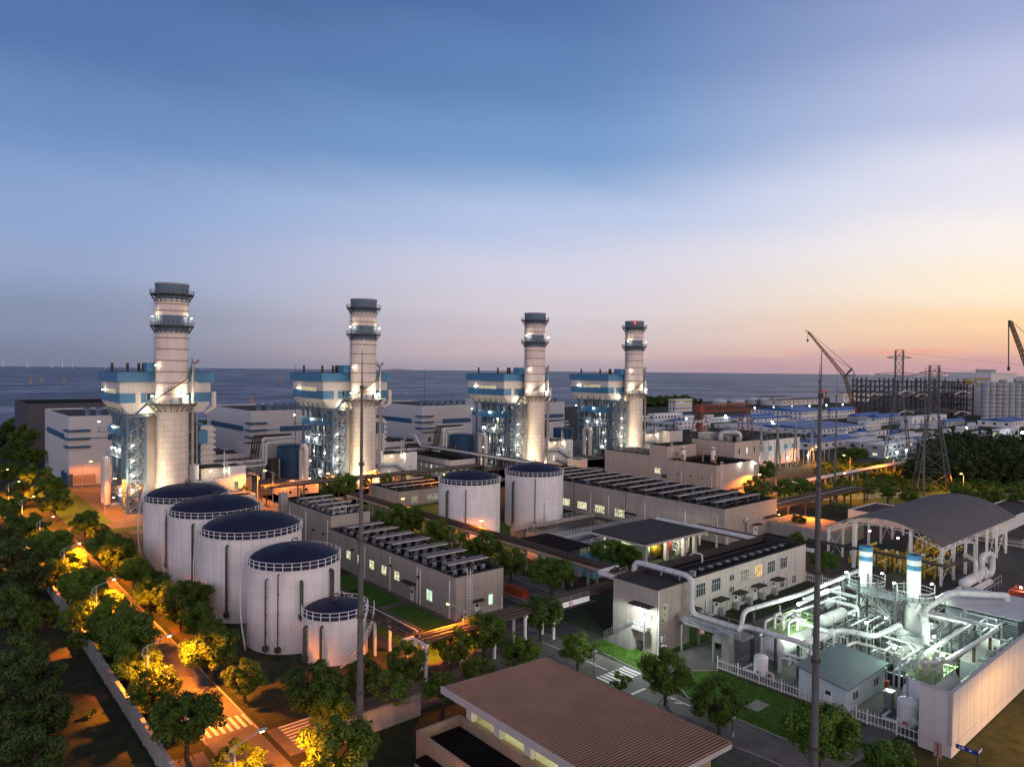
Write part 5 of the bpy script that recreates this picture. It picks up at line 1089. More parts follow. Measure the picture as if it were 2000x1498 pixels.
MB().bar((127.8, 36.5, 4.9), (141.6, 36.5, 4.9), 11.2, .12).build('roof', mat('pale_ribbed_sheet', (.55, .56, .57), .5, lines=[('x', .5, .12, .7)]), GS)
k = MB()
for i in range(60):
    x = random.uniform(99, 131); y = random.uniform(29.5, 55)
    if 104 < x < 121 and 41 < y < 51: continue
    s_ = random.uniform(.15, .4); hh = random.uniform(.6, 2.4); k.cyl((x, y, .02), (x, y, hh), s_ * .6, n=8).tube([(x, y, hh * .7), (x + s_ * 3, y, hh * .7), (x + s_ * 3, y, .05)], .1, 6)
    if i % 3 == 0: k.box(x - s_ * 2, x + s_ * 2, y - s_, y + s_, .02, s_ * 2.2)
thing(k, 'floor_pipework', 'clutter of small white valves and pipes low on the floodlit yard floor', 'pipework', WPAINT)
for lb, (x, y, z, a) in zip(('behind the slim crossing pipe', 'between the hut and the right drum', 'above the grey green machine box', 'behind the left short stack'), ((103, 53.6, 4.4, 12), (99, 35.6, 3.4, 10), (112, 34.8, 3.6, 12), (122, 52.8, 3.4, 8))):
    k = MB(); k.box(x, x + a, y - .5, y + .5, z - .08, z).rail([(x, y - .5, z), (x + a, y - .5, z)], 1.0, .05, 1.5).rail([(x, y + .5, z), (x + a, y + .5, z)], 1.0, .05, 1.5)
    for i in range(3): k.box(x + i * a / 2 - .1, x + i * a / 2 + .1, y - .1, y + .1, 0, z - .09)
    thing(k, 'catwalk', 'thin railed grey steel catwalk ' + lb, 'catwalk', STEELG)
thing(MB().box(93.6, 94.6, 36.0, 36.9, 0, 2.1).box(93.5, 94.7, 35.9, 37, 2.11, 2.2), 'metal_cabinet', 'tall silver metal cabinet between hut and right drum', 'cabinet', SILV)
for i, (x, y) in enumerate(((103.0, 40.4), (101.8, 38.4))): thing(MB().box(x - .8, x + .8, y - .6, y + .6, .05, 1.9).rail([(x - .8, y - .65, .2), (x + .8, y - .65, .2)], 1.6, .06, .5), 'bottle_rack', ('black gas bottle rack right of the hut', 'black gas bottle rack nearest the right drum')[i], 'rack', BLKBX)
thing(MB().rail([(101.8, 50.9, 0), (103, 50.9, 0), (103, 51.9, 0), (101.8, 51.9, 0)], 2.2, .09, .6, True), 'red_cage', 'small red steel cage behind the left drum', 'cage', RED)
for i, (x, y) in enumerate(((99.9, 39.1), (97.6, 47.2))): thing(MB().cyl((x, y, 0), (x, y, .9), .3, n=14).cyl((x, y, .9), (x, y, .95), .31, n=14), 'fire_barrel', ('rusty orange barrel at the corner of the hut', 'rusty orange barrel by the pipe post left of the hut')[i], 'barrel', ORBOX)
thing(MB().bar((84.3, 27.6, 0), (84.3, 27.6, 2.6), .08).box(84.26, 84.32, 27.2, 28.0, .9, 2.5), 'warning_board', 'upright red and white warning board by the barrier corner', 'sign', mat('board_pink', (.55, .35, .30), .6, lines=[('z', .25, .09, .35)]))
T0 = T('street_sign', 'blue street name sign with two blades on a dark post, bottom right corner', 'sign', (84.6, 24.0, 0)); MB().cyl((84.6, 24, 0), (84.6, 24, 3.0), .06).build('post', LATT, T0)
b1 = MB().box(84.56, 84.64, 24.05, 26.0, 2.5, 2.95).build('sign_blade', SIGNB, T0); MB().box(84.54, 84.56, 24.5, 24.75, 2.64, 2.84).box(84.54, 84.56, 25.2, 25.45, 2.64, 2.84).box(84.54, 84.56, 25.55, 25.7, 2.64, 2.8).build('sign_text', SIGNW, b1)
b2 = MB().box(84.7, 86.0, 23.96, 24.04, 2.5, 2.95).build('sign_blade', SIGNB, T0); t_ = MB()
for i in range(4): t_.box(84.85 + i * .28, 85.03 + i * .28, 23.94, 23.96, 2.62, 2.84)
t_.build('sign_text', SIGNW, b2)
for p, pw in (((103.1, 53.5, 5.2), 900), ((114.0, 53.6, 5.4), 900), ((108.7, 45.6, 5.0), 620), ((101.6, 38.8, 5.0), 800), ((103.2, 33.4, 5.4), 1000), ((121.5, 33.5, 5.2), 800), ((97, 49.5, 4.2), 450), ((127, 43.0, 5.0), 700), ((112, 37.5, 4.5), 600), ((120, 53.2, 5.0), 600)):
    T0 = T('yard_floodlight', 'white yard floodlight %s' % {103.1: 'at the left end of the slim crossing pipe', 114.0: 'in front of the left short stack', 108.7: 'at the foot of the lattice stair', 101.6: 'above the two black bottle racks', 103.2: 'on the rounded pipe corner over the right drum', 121.5: 'near the barrier, farthest right', 97: 'over the left drum', 127: 'under the widest white duct', 112: 'beside the right short stack foot', 120: 'behind the left short stack'}[p[0]], 'floodlight', (p[0], p[1], 0))
    MB().bar((p[0], p[1], 0), (p[0], p[1], p[2] - .2), .12).build('post', STEELG, T0); MB().box(p[0] - .17, p[0] + .17, p[1] - .1, p[1] + .1, p[2] - .09, p[2] + .09).build('floodlight', HOTC, T0); light((p[0] - .3, p[1] - .3, p[2] + 1.6), pw * 1.5, COOL, T0, .5)
# ------------------------------------------------------------------ arched canopy and the equipment under it
AC = T('arched_canopy', 'open shed with a wide arched grey roof on white columns', 'canopy', (178, 62.7, 0))
ua, ub, va, vb, ze = 155.6, 204.0, 51.3, 74.0, 8.0; vm = (va + vb) / 2; zt = Hz(ua, vm, 1012) ; rise = zt - ze
arc = lambda i, n, d=0: (va - .4 + (vb - va + .8) * i / n, ze + d + rise * (1 - (2 * i / n - 1) ** 2))
rf = MB(); n = 24
for i in range(n):
    (y0, z0), (y1, z1) = arc(i, n), arc(i + 1, n)
    rf.face((ua, y0, z0), (ub, y0, z0), (ub, y1, z1), (ua, y1, z1)).face((ua, y0, z0 - .12), (ua, y1, z1 - .12), (ub, y1, z1 - .12), (ub, y0, z0 - .12)).face((ua, y0, z0 - .12), (ua, y0, z0), (ua, y1, z1), (ua, y1, z1 - .12))
rf.build('roof', mat('arched_roof_sheet', (.125, .122, .124), .75, spec=.12, var=.15, scale=.3, lines=[('x', 1.0, .06, .8)]), AC)
for x in (156.2, 176.5, 197.5):
    tr = MB()
    for i in range(n):
        (y0, z0), (y1, z1) = arc(i, n, -.2), arc(i + 1, n, -.2); tr.bar((x, y0, z0), (x, y1, z1), .18)
        b0 = (x, y0, ze - .9 + (z0 - ze) * .82); b1 = (x, y1, ze - .9 + (z1 - ze) * .82); tr.bar(b0, b1, .14); tr.bar((x, y0, z0), b1, .09) if i % 2 else tr.bar(b0, (x, y1, z1), .09)
    tr.build('arch_truss', WPAINT, AC)
for i in range(7):
    x = 156.4 + i * 6.9
    for y in (va, vb): MB().box(x - .22, x + .22, y - .22, y + .22, 0, ze - .25).build('column', WPAINT, AC)
for y in (57, 68.4): MB().box(156.1, 156.7, y - .3, y + .3, 0, ze + rise * .55).build('column', WPAINT, AC)
br = MB()
for y in (va, vb):
    br.bar((156, y, ze - .3), (202, y, ze - .3), .18).bar((156, y, ze - 1.2), (202, y, ze - 1.2), .14)
    for i in range(24): x = 156 + i * 1.9; br.bar((x, y, ze - .3), (x + .95, y, ze - 1.2), .08).bar((x + .95, y, ze - 1.2), (x + 1.9, y, ze - .3), .08)
    for i in (0, 4, 5): x = 156.4 + i * 6.9; br.bar((x, y, .2), (x + 6.9, y, 6.5), .1).bar((x + 6.9, y, .2), (x, y, 6.5), .1)
br.build('eave_truss', WPAINT, AC)
def gas_skid(label, x, y, seed):
    rr = random.Random(seed); T0 = T('gas_skid', label, 'gas pipework', (x + 7, y, 0)); k = MB(); w = MB(); g = MB()
    for i in range(5): yy = y - 4 + i * 1.9; k.tube([(x, yy, .2), (x, yy, 1.2 + .3 * (i % 3)), (x + 14, yy, 1.2 + .3 * (i % 3)), (x + 14, yy, .2)], .2, 8)
    for i in range(9): xx = x + .8 + i * 1.6; k.tube([(xx, y - 4.4, 1.1), (xx, y + 4, 1.1)], .13, 8); k.cyl((xx, y - 3 + i % 4 * 1.8, 1), (xx, y - 3 + i % 4 * 1.8, 1.9), .2)
    k.tube([(x + 1, y + 2, 1.2), (x + 1, y + 2, 3.5), (x + 10, y + 2, 3.5)], .28, 8)
    k.build('yellow_pipe', YEL, T0)
    for i in range(16): xx = x + rr.uniform(0, 14); yy = y + rr.uniform(-4.5, 4.5); hh = rr.uniform(.9, 2.4); MB().cyl((xx, yy, 0), (xx, yy, hh), .14).ball((xx, yy, hh), .32, 8, 5).build('white_valve', WPAINT, T0)
    g.rail([(x, y - 4.8, .1), (x + 14, y - 4.8, .1)], 1.2, .07, 1.5).box(x, x + 14, y - 4.9, y - 4.5, .8, .9)
    for i in range(7): g.box(x + i * 2.2, x + i * 2.2 + .2, y - 4.6, y - 4.4, 0, 3.2)
    g.build('frame', LATT, T0); return T0
gas_skid('yellow gas pipe skid under the near left of the arched canopy', 158, 66.5, 1); gas_skid('yellow gas pipe skid under the near right of the arched canopy', 159, 57.4, 2); gas_skid('yellow gas pipe skid at the far end under the arched canopy', 178, 62, 3)
for p, pw in (((163, 62, 6.6), 650), ((180, 58, 6.6), 650), ((168, 70, 6), 450), ((190, 55, 6), 450)): fixture(AC, p, pw, (1, .96, .62), .2, HOT)
piperun('long dark grey pipe crossing in front of the arched canopy gable', [(154.8, 78, 4.6), (154.8, 54, 4.6), (156, 50.3, 4.2), (166, 49.5, 4.2)], .42, [(154.8, 72, 4.1), (154.8, 63, 4.1), (154.8, 55, 4.1)], PIPED)
piperun('white hooked pipe standing inside the right side of the canopy', [(168, 56, 2.4), (178, 56, 4.6), (182, 53, 4.6), (182, 53, .5)], .45, ())
HX = T('heat_exchanger', 'white horizontal heat exchanger with looping pipes outside the canopy', 'heat exchanger', (159, 46.7, 0))
MB().vessel((153.5, 46.4, 2.2), (165.5, 46.4, 2.2), .95, 18).build('shell', WPAINT, HX, True); MB().vessel((153.5, 44.8, 1.2), (163, 44.8, 1.2), .6, 14).build('lower_shell', WPAINT, HX, True)
MB().tube([(152.5, 46.6, 1.6), (151, 47.6, .6), (151, 45, .6), (153.2, 44.8, .8)], .42, 10).build('loop_pipe', WPIPE, HX, True)
MB().tube([(160, 46.4, 3), (160, 46.4, 5.4), (164, 49.5, 5.4)], .4, 10).tube([(163.5, 46.4, 3), (163.5, 46.4, 6), (167.3, 45.6, 6), (167.3, 45.6, 2), (164.5, 45.6, 2)], .55, 10).build('loop_pipe', WPIPE, HX, True)
MB().tube([(158, 45, 1.5), (158, 45, 4.2), (161.5, 45, 4.2), (161.5, 45, 2)], .2, 8).build('loop_pipe', WPIPE, HX, True)
MB().rail([(153, 43.6, 0), (166, 43.6, 0)], 2.2, .08, 2).build('frame', GALV, HX)
RR = T('valve_skid', 'small red and yellow valve skid with a bright lamp at the right edge', 'gas pipework', (155, 37.5, 0)); k = MB()
for i in range(6): k.tube([(152 + i, 35, .2), (152 + i, 35, 2 + i % 2), (152 + i, 39, 2 + i % 2), (152 + i, 39, .2)], .16, 6)
k.build('red_pipe', RED, RR); k = MB()
for i in range(5): k.tube([(152.5 + i, 36, .2), (152.5 + i, 36, 3), (155, 38, 3)], .12, 6)
k.build('yellow_pipe', YEL, RR); fixture(RR, (152, 37, 4.0), 380, NEUT, .18, HOT)
for x0, x1, y0, y1, h, lb, m in ((172, 186, 79, 98, 3.2, 'low flat roofed hut with brown roof behind the arched canopy, left', CONC), (206, 224, 74, 92, 3.0, 'long pale wall shed with ribbed roof behind the arched canopy, middle', WALLW), (212, 262, 58, 68, 3.4, 'long low shed with pale ribbed roof at the right edge beyond the canopy', WALLW)):
    T0 = house('store_shed', lb, 'shed', x0, x1, y0, y1, h, m, BRNW if 'brown' in lb else GREYR, .25, cap=False)
o = thing(MB().rail([(226 + i * 3, 76 - i * 2.4, 0) for i in range(16)], 2.0, .5, 3), 'pale_frames', 'row of low pale tilted frames beyond the canopy roof', 'frames', GALV)
# ------------------------------------------------------------------ flat canopy with coloured tanks, basins, turquoise shed
FC = T('flat_canopy', 'open shelter with a big flat dark roof over coloured tanks', 'canopy', (130, 103, 0)); MB().box(119.3, 140.5, 95.4, 111.2, 5.2, 5.6).build('roof', GREYR, FC)
MB().box(119.29, 140.51, 95.39, 95.44, 4.7, 5.19).box(119.28, 119.33, 95.45, 111.2, 4.7, 5.19).build('edge_beam', CREAM, FC)
for x in (121.6, 129, 135.4, 139.6):
    for y in (97.5, 109.6): MB().box(x - .4, x + .4, y - .4, y + .4, 0, 5.19).build('column', CREAM, FC)
for p in ((126, 99.5, 4.6), (133, 99.5, 4.6), (137.5, 103, 4.4), (124, 106, 4.6)): fixture(FC, p, 900, (1, .97, .72), .17, HOT)
for i, (x, m, c) in enumerate(((124.2, LGREEN, 'light green'), (128.3, YEL, 'yellow'), (132.2, RED, 'red'))):
    T0 = T('chemical_tank', c + ' horizontal tank under the flat dark canopy', 'tank', (x, 103, 0)); MB().vessel((x, 99.6, 2.1), (x, 105.6, 2.1), 1.6, 20).build('shell', m, T0, True); MB().box(x - 1.1, x + 1.1, 100.4, 101, 0, 1.0).box(x - 1.1, x + 1.1, 104, 104.6, 0, 1.0).build('saddle', CONC, T0)
    k = MB(); k.bar((x + 1.9, 99.2, 0), (x + 1.9, 99.2, 3.6), .1).bar((x + 1.5, 99.2, 0), (x + 1.5, 99.2, 3.6), .1)
    for j in range(9): k.bar((x + 1.5, 99.2, .4 * j + .2), (x + 1.9, 99.2, .4 * j + .2), .06)
    k.build('ladder', STEELB, T0)
k = MB()
for i in range(10): k.tube([(134 + i * .5, 98.5, .1), (134 + i * .5, 98.5, 1.2 + i % 3 * .8), (134 + i * .5, 107, 1.2 + i % 3 * .8)], .12, 6)
thing(k, 'white_manifold', 'white pipe manifold at the right under the flat dark canopy', 'pipework', WPAINT)
BS = T('settling_basin', 'concrete basin with railings beside the floodlit far tank', 'basin', (132, 124, 0)); MB().shell(117, 149, 112.5, 137, 0, 2.0, .5, 1.0).build('wall', CONC, BS); MB().box(117.6, 148.4, 113.1, 136.4, .8, .95).build('water', WETD, BS)
k = MB().rail([(117.2, 112.7, 2), (148.8, 112.7, 2), (148.8, 136.8, 2), (117.2, 136.8, 2)], 1.1, .08, 2, True).box(117.6, 148.4, 121, 122, 1.5, 2.0); k.rail([(117.6, 121, 2), (148.4, 121, 2)], 1.1, .08, 2).rail([(117.6, 122, 2), (148.4, 122, 2)], 1.1, .08, 2); k.build('railing', GALV, BS)
k = MB()
for i in range(4): k.tube([(116 - i * .8, 131, .1), (116 - i * .8, 131, 2.4), (120, 131 + i * .5, 2.4)], .16, 8)
k.build('inlet_pipe', PIPED, BS)
T0 = T('pump_shelter', 'dark flat shelter roof under the orange lit rack', 'shelter', (109.5, 113, 0)); MB().box(104.6, 113.6, 105.6, 120, 3.9, 4.15).build('roof', BLACKR, T0)
for x in (105.2, 113): 
    for y in (106.2, 113, 119.4): MB().box(x - .2, x + .2, y - .2, y + .2, 0, 3.89).build('column', CREAM, T0)
MB().box(106, 112.6, 115, 119, 0, 2.6).rail([(105.2, 106.2, 0), (105.2, 119, 0)], 1.3, .09, 1.5).build('railing_and_wall', WPAINT, T0)
T0 = house('turquoise_shed', 'turquoise walled pump shed below the pipe rack end', 'shed', 105.5, 112, 97.5, 104.4, 3.2, CYAN, CYAN, .4, cap=False); MB().rail([(106, 98, 3.2), (111.5, 98, 3.2), (111.5, 104, 3.2)], 1.0, .07, 1.5).build('railing', PIPED, T0)
MB().cyl((105.2, 101, 1.2), (105.6, 101, 1.2), .5, n=12).box(104.2, 105.2, 100.5, 101.5, 0, .9).build('pump', GALV, T0)
for i, (x, y) in enumerate(((86.9, 98.4), (86.9, 101.2))): thing(MB().box(x - .8, x + .8, y - 1.2, y + 1.2, 0, 1.3).box(x - .85, x + .85, y - 1.25, y + 1.25, 1.31, 1.4), 'orange_bin', ('orange bin nearest the road at the end of the long grey building', 'orange bin farther back at the end of the long grey building')[i], 'bin', ORBOX)
# cabins by the second chimney
for x0, x1, y0, y1, h, lb in ((93, 98, 220.5, 231, 3.0, 'white container cabin in front of the second boiler house, left'), (99.6, 105.6, 223, 235, 3.2, 'white container cabin in front of the second boiler house, right')):
    T0 = T('container_cabin', lb, 'cabin', ((x0 + x1) / 2, (y0 + y1) / 2, 0)); MB().box(x0, x1, y0, y1, .2, h).box(x0 + .2, x0 + 1.6, y1 - 3, y1 - 1.5, h + .003, h + .5).build('shell', CREAM, T0); door(T0, 'u', x0, y0 + 1, y0 + 2.2, .3, 2.4, PENT); window(T0, 'v', y0, x0 + 1, x0 + 2.2, 1.2, 2.3, GLASS, 1, 1)
T0 = T('brown_shelter', 'open shelter with a sloping grey roof and brown boarded side near the second boiler house', 'shelter', (86, 250, 0)); MB().bar((80, 250, 6.9), (92, 250, 6.0), 10, .2).build('roof', GREYR, T0); MB().box(80.5, 80.8, 245.5, 254.5, 0, 6.7).box(81, 91.6, 254, 254.3, 0, 5.9).build('wall', WALLW, T0); MB().box(81, 91.5, 245.6, 246, .2, 4.2).build('boarded_side', BRNW, T0)
light((86, 249, 4.5), 300, (1, .7, .2), T0)
DH = house('dark_hall', 'big dark unlit hall at far left against the sea', 'hall', onV(53, 400), onV(53, 400) + 75, 400, 450, Hz(onV(53, 400), 400, 789), mat('dark_hall_sheet', (.055, .055, .065), .6, lines=[('xy', 2, .2, .8)]), BLACKR, .3, cap=False)
T0 = house('gate_annex', 'small cream annex with a brown roller door beside the first turbine hall', 'building', 57.5, 66, 262, 276, 9, HALL, GREYR, .4, cap=False); MB().box(57.44, 57.49, 266, 271, .1, 5.5).build('roller_door', BRNW, T0)
o = MB().box(44.6, 51.4, 286.9, 286.97, .3, 3.6).build('roller_door', BRNW); o.parent = [q for q in S.objects if q.name == 'turbine_hall'][0]; o.data.transform(Matrix.Translation(-o.parent.location)); 
window(o.parent, 'v', 287, 45, 50.5, .4, 2.1, LITG, 6, 1); MB().box(43.1, 44.5, 286.88, 286.97, 0, 4.2).box(42.9 - .1, 42.97 + .2, 287, 300, 0, 4.2).build('dark_base', BLUED, o.parent)
# ------------------------------------------------------------------ the control complex behind, switchyard
EC = house('relay_block', 'low grey-tan block with black roof, chimneys and a lamp-lit end wall, right of centre', 'building', 201, 223.4, 132.3, 152, 11.6, TAN, BLACKR, .9)
ET = house('relay_tower', 'taller tan block behind the black roof with two flues', 'building', 201.2, 218, 152.05, 160, 16.1, TAN, BLACKR, .9)
EL = house('relay_wing', 'low grey wing with pale roof strips left of the tan block, under the fourth chimney', 'building', 201.1, 217, 160.05, 181, 12.3, TAN, BLACKR, .8)
vb = 140.0; uc = onV(1430, vb); ur = onV(1474.5, vb); vl = onU(1362, uc)
EB = house('relay_hall', 'tan hall with roof fans and a curved silver duct behind the two flues', 'building', uc + 2.6, ur + 1, vb, vl, Hz(ur, vb, 866.7), TAN, BLACKR, .9) if uc > 223.5 else house('relay_hall', 'tan hall with roof fans and a curved silver duct behind the two flues', 'building', 223.6, 240, 140, 158, 17.2, TAN, BLACKR, .9)
window(EL, 'u', 201.1, 166, 168, 2, 3.6, LITD, 2, 1); window(EL, 'u', 201.1, 173, 175.4, 2, 3.6, LITD, 2, 1); window(ET, 'u', 201.2, 155, 157.6, 6.2, 8.2, LIT, 2, 2); window(ET, 'u', 201.2, 155, 157.6, 1.6, 3.4, LIT, 2, 2); MB().box(201.1, 201.19, 152.4, 154.4, 5, 6.2).build('louvre', LATT, ET)
screens(EL, 201.6, 216.4, [162.5, 165.5, 168.5, 171.5, 174.5, 177.5], 12.4, .5, .2, GALV)
for x, y in ((206, 149), (213.5, 142)):
    k = MB().cyl((x, y, 10.8), (x, y, 15.6), .8, n=14).cyl((x, y, 15.6), (x, y, 16), 1.0, .3, 14).build('flue', WPAINT, EC); MB().cyl((x, y, 10.75), (x, y, 11.7), 1.0, n=14).build('flue_collar', RUST, EC); MB().cyl((x, y, 15.0), (x, y, 15.5), .9, n=14).build('flue_collar', RUST, EC)
for x, y, h in ((204, 150, 2.4), (203, 147, 2), (209, 138, 2.2), (211, 144.5, 3), (219, 146, 2.2)): MB().cyl((x, y, 10.8), (x, y, 10.8 + h), .28).box(x - .4, x + .4, y - .4, y + .4, 10.8 + h, 11.5 + h).build('roof_vent', RUST, EC)
cage_ladder(EC, 203.2, 132.0, 0, 11.6); cage_ladder(ET, 203, 151.8, 11.2, 16)
for a in (134, 146): downpipe(EC, 'u', 201, a, 8.5)
for a in (137.6, 142.2, 147.5): wall_lamp(EC, 'u', 201, a, 7)
MB().box(200.95, 200.99, 135.3, 137.4, 1.2, 2.3).build('notice', YEL, EC); canopy(EC, 'v', 132.3, 209, 214.5, 3.0, 2.0); door(EC, 'v', 132.3, 211.5, 214.2, .1, 2.9, TAN)
fixture(EC, (214.5, 131.9, 11.3), 260, (.9, .97, 1), .24, HOTC); fixture(EC, (223.2, 131.8, 10.6), 700, (.9, .97, 1), .3, HOTC)
for x in (226, 231, 236): window(EB, 'v', 140, x, x + 1.1, 12.6, 15, GLASS if x != 231 else LITG, 1, 1)
MB().tube([(236, 146, 15.8), (236, 146, 19.5), (230, 150, 19.5), (230, 150, 16.2)], 1.2, 12, 2.6, 6).box(226, 231, 152, 157, 16.2, 19.5).box(232, 235, 148, 151, 16.2, 18).build('roof_duct', SILV, EB, False)
EP = house('roof_tower', 'small cream tower room rising behind the tan block next to the fourth chimney', 'building', *blk(1290, 1307, 1332.5, 890, 842)[:2], blk(1290, 1307, 1332.5, 890, 842)[2], blk(1290, 1307, 1332.5, 890, 842)[3], blk(1290, 1307, 1332.5, 890, 842)[4], CREAM, GREYR, .4)
window(EP, 'v', EP.location.y - (blk(1290, 1307, 1332.5, 890, 842)[3] - blk(1290, 1307, 1332.5, 890, 842)[2]) / 2, EP.location.x + 2.4, EP.location.x + 3.8, 14.5, 16.5, GLASS, 1, 1)
# switchgear building and gantries
SW = house('switchgear_hall', 'long pale floodlit hall with blue windows behind the switchyard gantries', 'building', 243, 326, 169, 184, Hz(326, 169, 853), WALLW, GREYR, .5)
for i in range(9): window(SW, 'v', 169, 262 + i * 7, 265.6 + i * 7, 6.6, 8.8, mat('blue_blind', (.06, .20, .34), .5) if i == 0 else MATS['blue_blind'], 2, 1)
for x in (262, 280, 298, 316): 
    T0 = T('yard_floodlight', 'cool floodlight on a short post in the switchyard, %s from the tan hall' % ORD[int((x - 262) / 18)], 'floodlight', (x, 160, 0)); MB().bar((x, 160, 0), (x, 160, 4.0), .2).build('post', GALV, T0); fixture(T0, (x, 160, 4.2), 1500, (1, .97, .80), .2, HOT)
SY = []
for i, (px, pt, pb) in enumerate(((1488, 828, 914), (1520, 828, 909), (1555, 826, 904), (1587, 824, 898))):
    u, v = G(px, pb + 4); v = 163.0; u = onV(px, v); H = Hz(u, v, pt)
    T0 = T('gantry_post', 'lattice A-frame switchyard gantry post, %s from the tan hall' % ORD[i], 'gantry', (u, v, 0), 'switchyard gantry posts'); f = MB()
    for s_ in (-1, 1): f.bar((u + s_ * 2.2, v, 0), (u, v, H - 3), .5)
    f.bar((u, v, H - 3.4), (u, v, H + 1.5), .6).bar((u - 1.3, v, H * .4), (u + 1.3, v, H * .4), .35); f.build('frame', STEELG, T0)
    b = MB(); 
    for z in (H - 4.2, H - 3.2): b.bar((u, v, z), (u + 16, v, z), .22)
    for k in range(8): b.bar((u + k * 2, v, H - 4.2), (u + k * 2 + 2, v, H - 3.2), .12)
    b.build('cross_beam', STEELG, T0)
    for k in range(3):
        w = MB(); x = u + 3 + k * 4.5; w.tube([(x, v, H - 4.2), (x + 1.4, v - 1, H - 8), (x + .3, v - 2, 6.2)], .09, 5).cyl((x, v - 2.4, 0), (x, v - 2.4, 4), .22, n=6).cyl((x, v - 2.4, 4), (x, v - 2.4, 6.2), .35, n=8)
        w.build('insulator', STEELG, T0)
def lmast(px, pb, pt, lab, D_=None, base=None, seg=8.0, r0=.41):
    u, v = base if base else G(px, pb); H = Hz(u, v, pt)
    T0 = T('lightning_mast', lab, 'mast', (u, v, 0)); n = int(H // seg); z = 0
    s = MB()
    for i in range(n + 1):
        z1 = min(H, z + seg); r_a = r0 * (1 - .80 * z / H); r_b = r0 * (1 - .80 * min(1, (z + seg) / H)) + .015
        if i == n: r_a, r_b = .09, .03
        s.cyl((u, v, z), (u, v, z1), r_a, r_b, 14)
        if 0 < z < H - 1:
            rr = r_a + .13; fl = MB(); fl.lathe(u, v, [(r_a, z - .10), (rr, z - .10), (rr, z + .10), (r_a, z + .10)], 16)
            for k in range(12): a = 2 * pi * k / 12; fl.cyl((u + (rr - .03) * cos(a), v + (rr - .03) * sin(a), z - .2), (u + (rr - .03) * cos(a), v + (rr - .03) * sin(a), z + .2), .035, n=5)
            fl.build('flange', PIPED, T0)
        z = z1
    s.build('pole', MAST, T0, True); MB().cyl((u, v, 0), (u, v, .5), r0 * 2.2, n=16).build('footing', CONC, T0); return T0
lmast(0, 0, 683, 'tall dark lightning mast in the foreground, left of the red-roofed building', base=(36.3, 66.6))
lmast(0, 0, 685, 'thickest dark lightning mast in the foreground, in front of the gas yard', base=G(1587, 1630))
lmast(0, 0, 710, 'grey lightning mast just left of the thickest mast, rising behind the laboratory wing', base=G(1594, 1075))
lmast(1516, 965, 796, 'short grey mast at the foot of the lamp-lit trees by the tan block', seg=9); lmast(1630, 978, 723, 'thin grey lightning mast right of the two foreground masts', seg=11); lmast(1803, 972, 716, 'grey lightning mast in front of the two pylons', seg=11)
lmast(0, 0, 714, 'very thin mast on the hall roof right of the second chimney', base=(onV(829, 300), 300), r0=.25); lmast(0, 0, 711, 'very thin mast left of the second chimney', base=(onV(577, 262), 262), r0=.2)
# ------------------------------------------------------------------ street lamps
def streetlamp(label, u, v, h, ang, col=SODC, p=2600, on=True, arm=2.0, lens=.34, hm=None):
    p = p * ((14.0 if lens < .2 else 7.5) if col is SODC else 1.8)
    T0 = T('street_lamp', label, 'street lamp', (u, v, 0), 'street lamps'); dx, dy = cos(ang), sin(ang)
    MB().cyl((u, v, 0), (u, v, h), .11, .07, 8).cyl((u, v, 0), (u, v, .6), .16, n=8).build('pole', POLE, T0)
    a = MB().tube([(u - dx * .5, v - dy * .5, h - .35), (u, v, h - .1), (u + dx * arm, v + dy * arm, h + .55)], .045, 6).tube([(u - dx * .45, v - dy * .45, h - .4), (u - dx * .7, v - dy * .7, h - 1.0), (u, v, h - 1.5)], .05, 6); a.build('arm', POLE, T0)
    c = Vector((u + dx * (arm + .45), v + dy * (arm + .45), h + .68)); s = MB().ball(c, .3, 10, 6, (1.9 if abs(dx) > .5 else .9, 1.9 if abs(dy) >= .7 else .9, .35)); hd = s.build('lamp_head', POLE, T0, True)
    if on:
        MB().box(c.x - lens, c.x + lens, c.y - lens * .7, c.y + lens * .7, c.z - .19, c.z - .10).build('lens', hm or (SOD if col is SODC else HOTC), hd)
        light((c.x, c.y, c.z - .42), p, col, T0, .25, 145 if lens < .2 else 168, (c.x + dx * (1.5 if lens < .2 else .4), c.y + dy * .4, 0), .6 if lens < .2 else .25)
    return T0
for i, v in enumerate((63.5, 93.3, 123.5, 152.4, 183, 214, 244, 274)):
    streetlamp('curved arm lamp on the boundary road, %s from the picture bottom' % ORD[i], 22.2, v, 8.3, 0, lens=.17, p=(4200, 3800, 3400, 3400, 3600, 3800, 3800, 3800)[i])
streetlamp('orange lamp on the lawn in front of the first turbine hall', 45.4, 275, 9, 0, p=1300); streetlamp('orange lamp beside the first chimney stair tower', 42.8, 226, 9.5, 0, p=3800)
streetlamp('orange lamp beyond the pink noise barrier wall at the bottom right', 99, 11, 8.5, radians(75), (1, .50, .13), p=6500)
streetlamp('lamp at the front road by the rack columns, left of the red roof', *G(905, 1300), 8.0, radians(120), p=1600, lens=.19)
streetlamp('unlit pale lamp in front of the white cabins', *G(503, 978), 8, 2.4, p=0, on=False); streetlamp('orange lamp in front of the white container cabins', *G(533, 982), 9.5, 2.6, p=3600)
streetlamp('orange lamp under the stair tower of the second chimney', *G(655, 962), 6, 2.6, p=1800); streetlamp('orange lamp at the right foot of the second chimney', *G(746, 955), 6, 2.6, p=1800)
for i, (x, y) in enumerate(((787, 1038), (943, 1092), (870, 978), (1010, 962))): streetlamp(('lamp among trees under the rack, left', 'lamp among trees under the rack, in front of the left far tank', 'lamp behind the long low grey building', 'lamp behind the domed far tanks')[i], *G(x, y), 7.5, radians(60), p=1000)
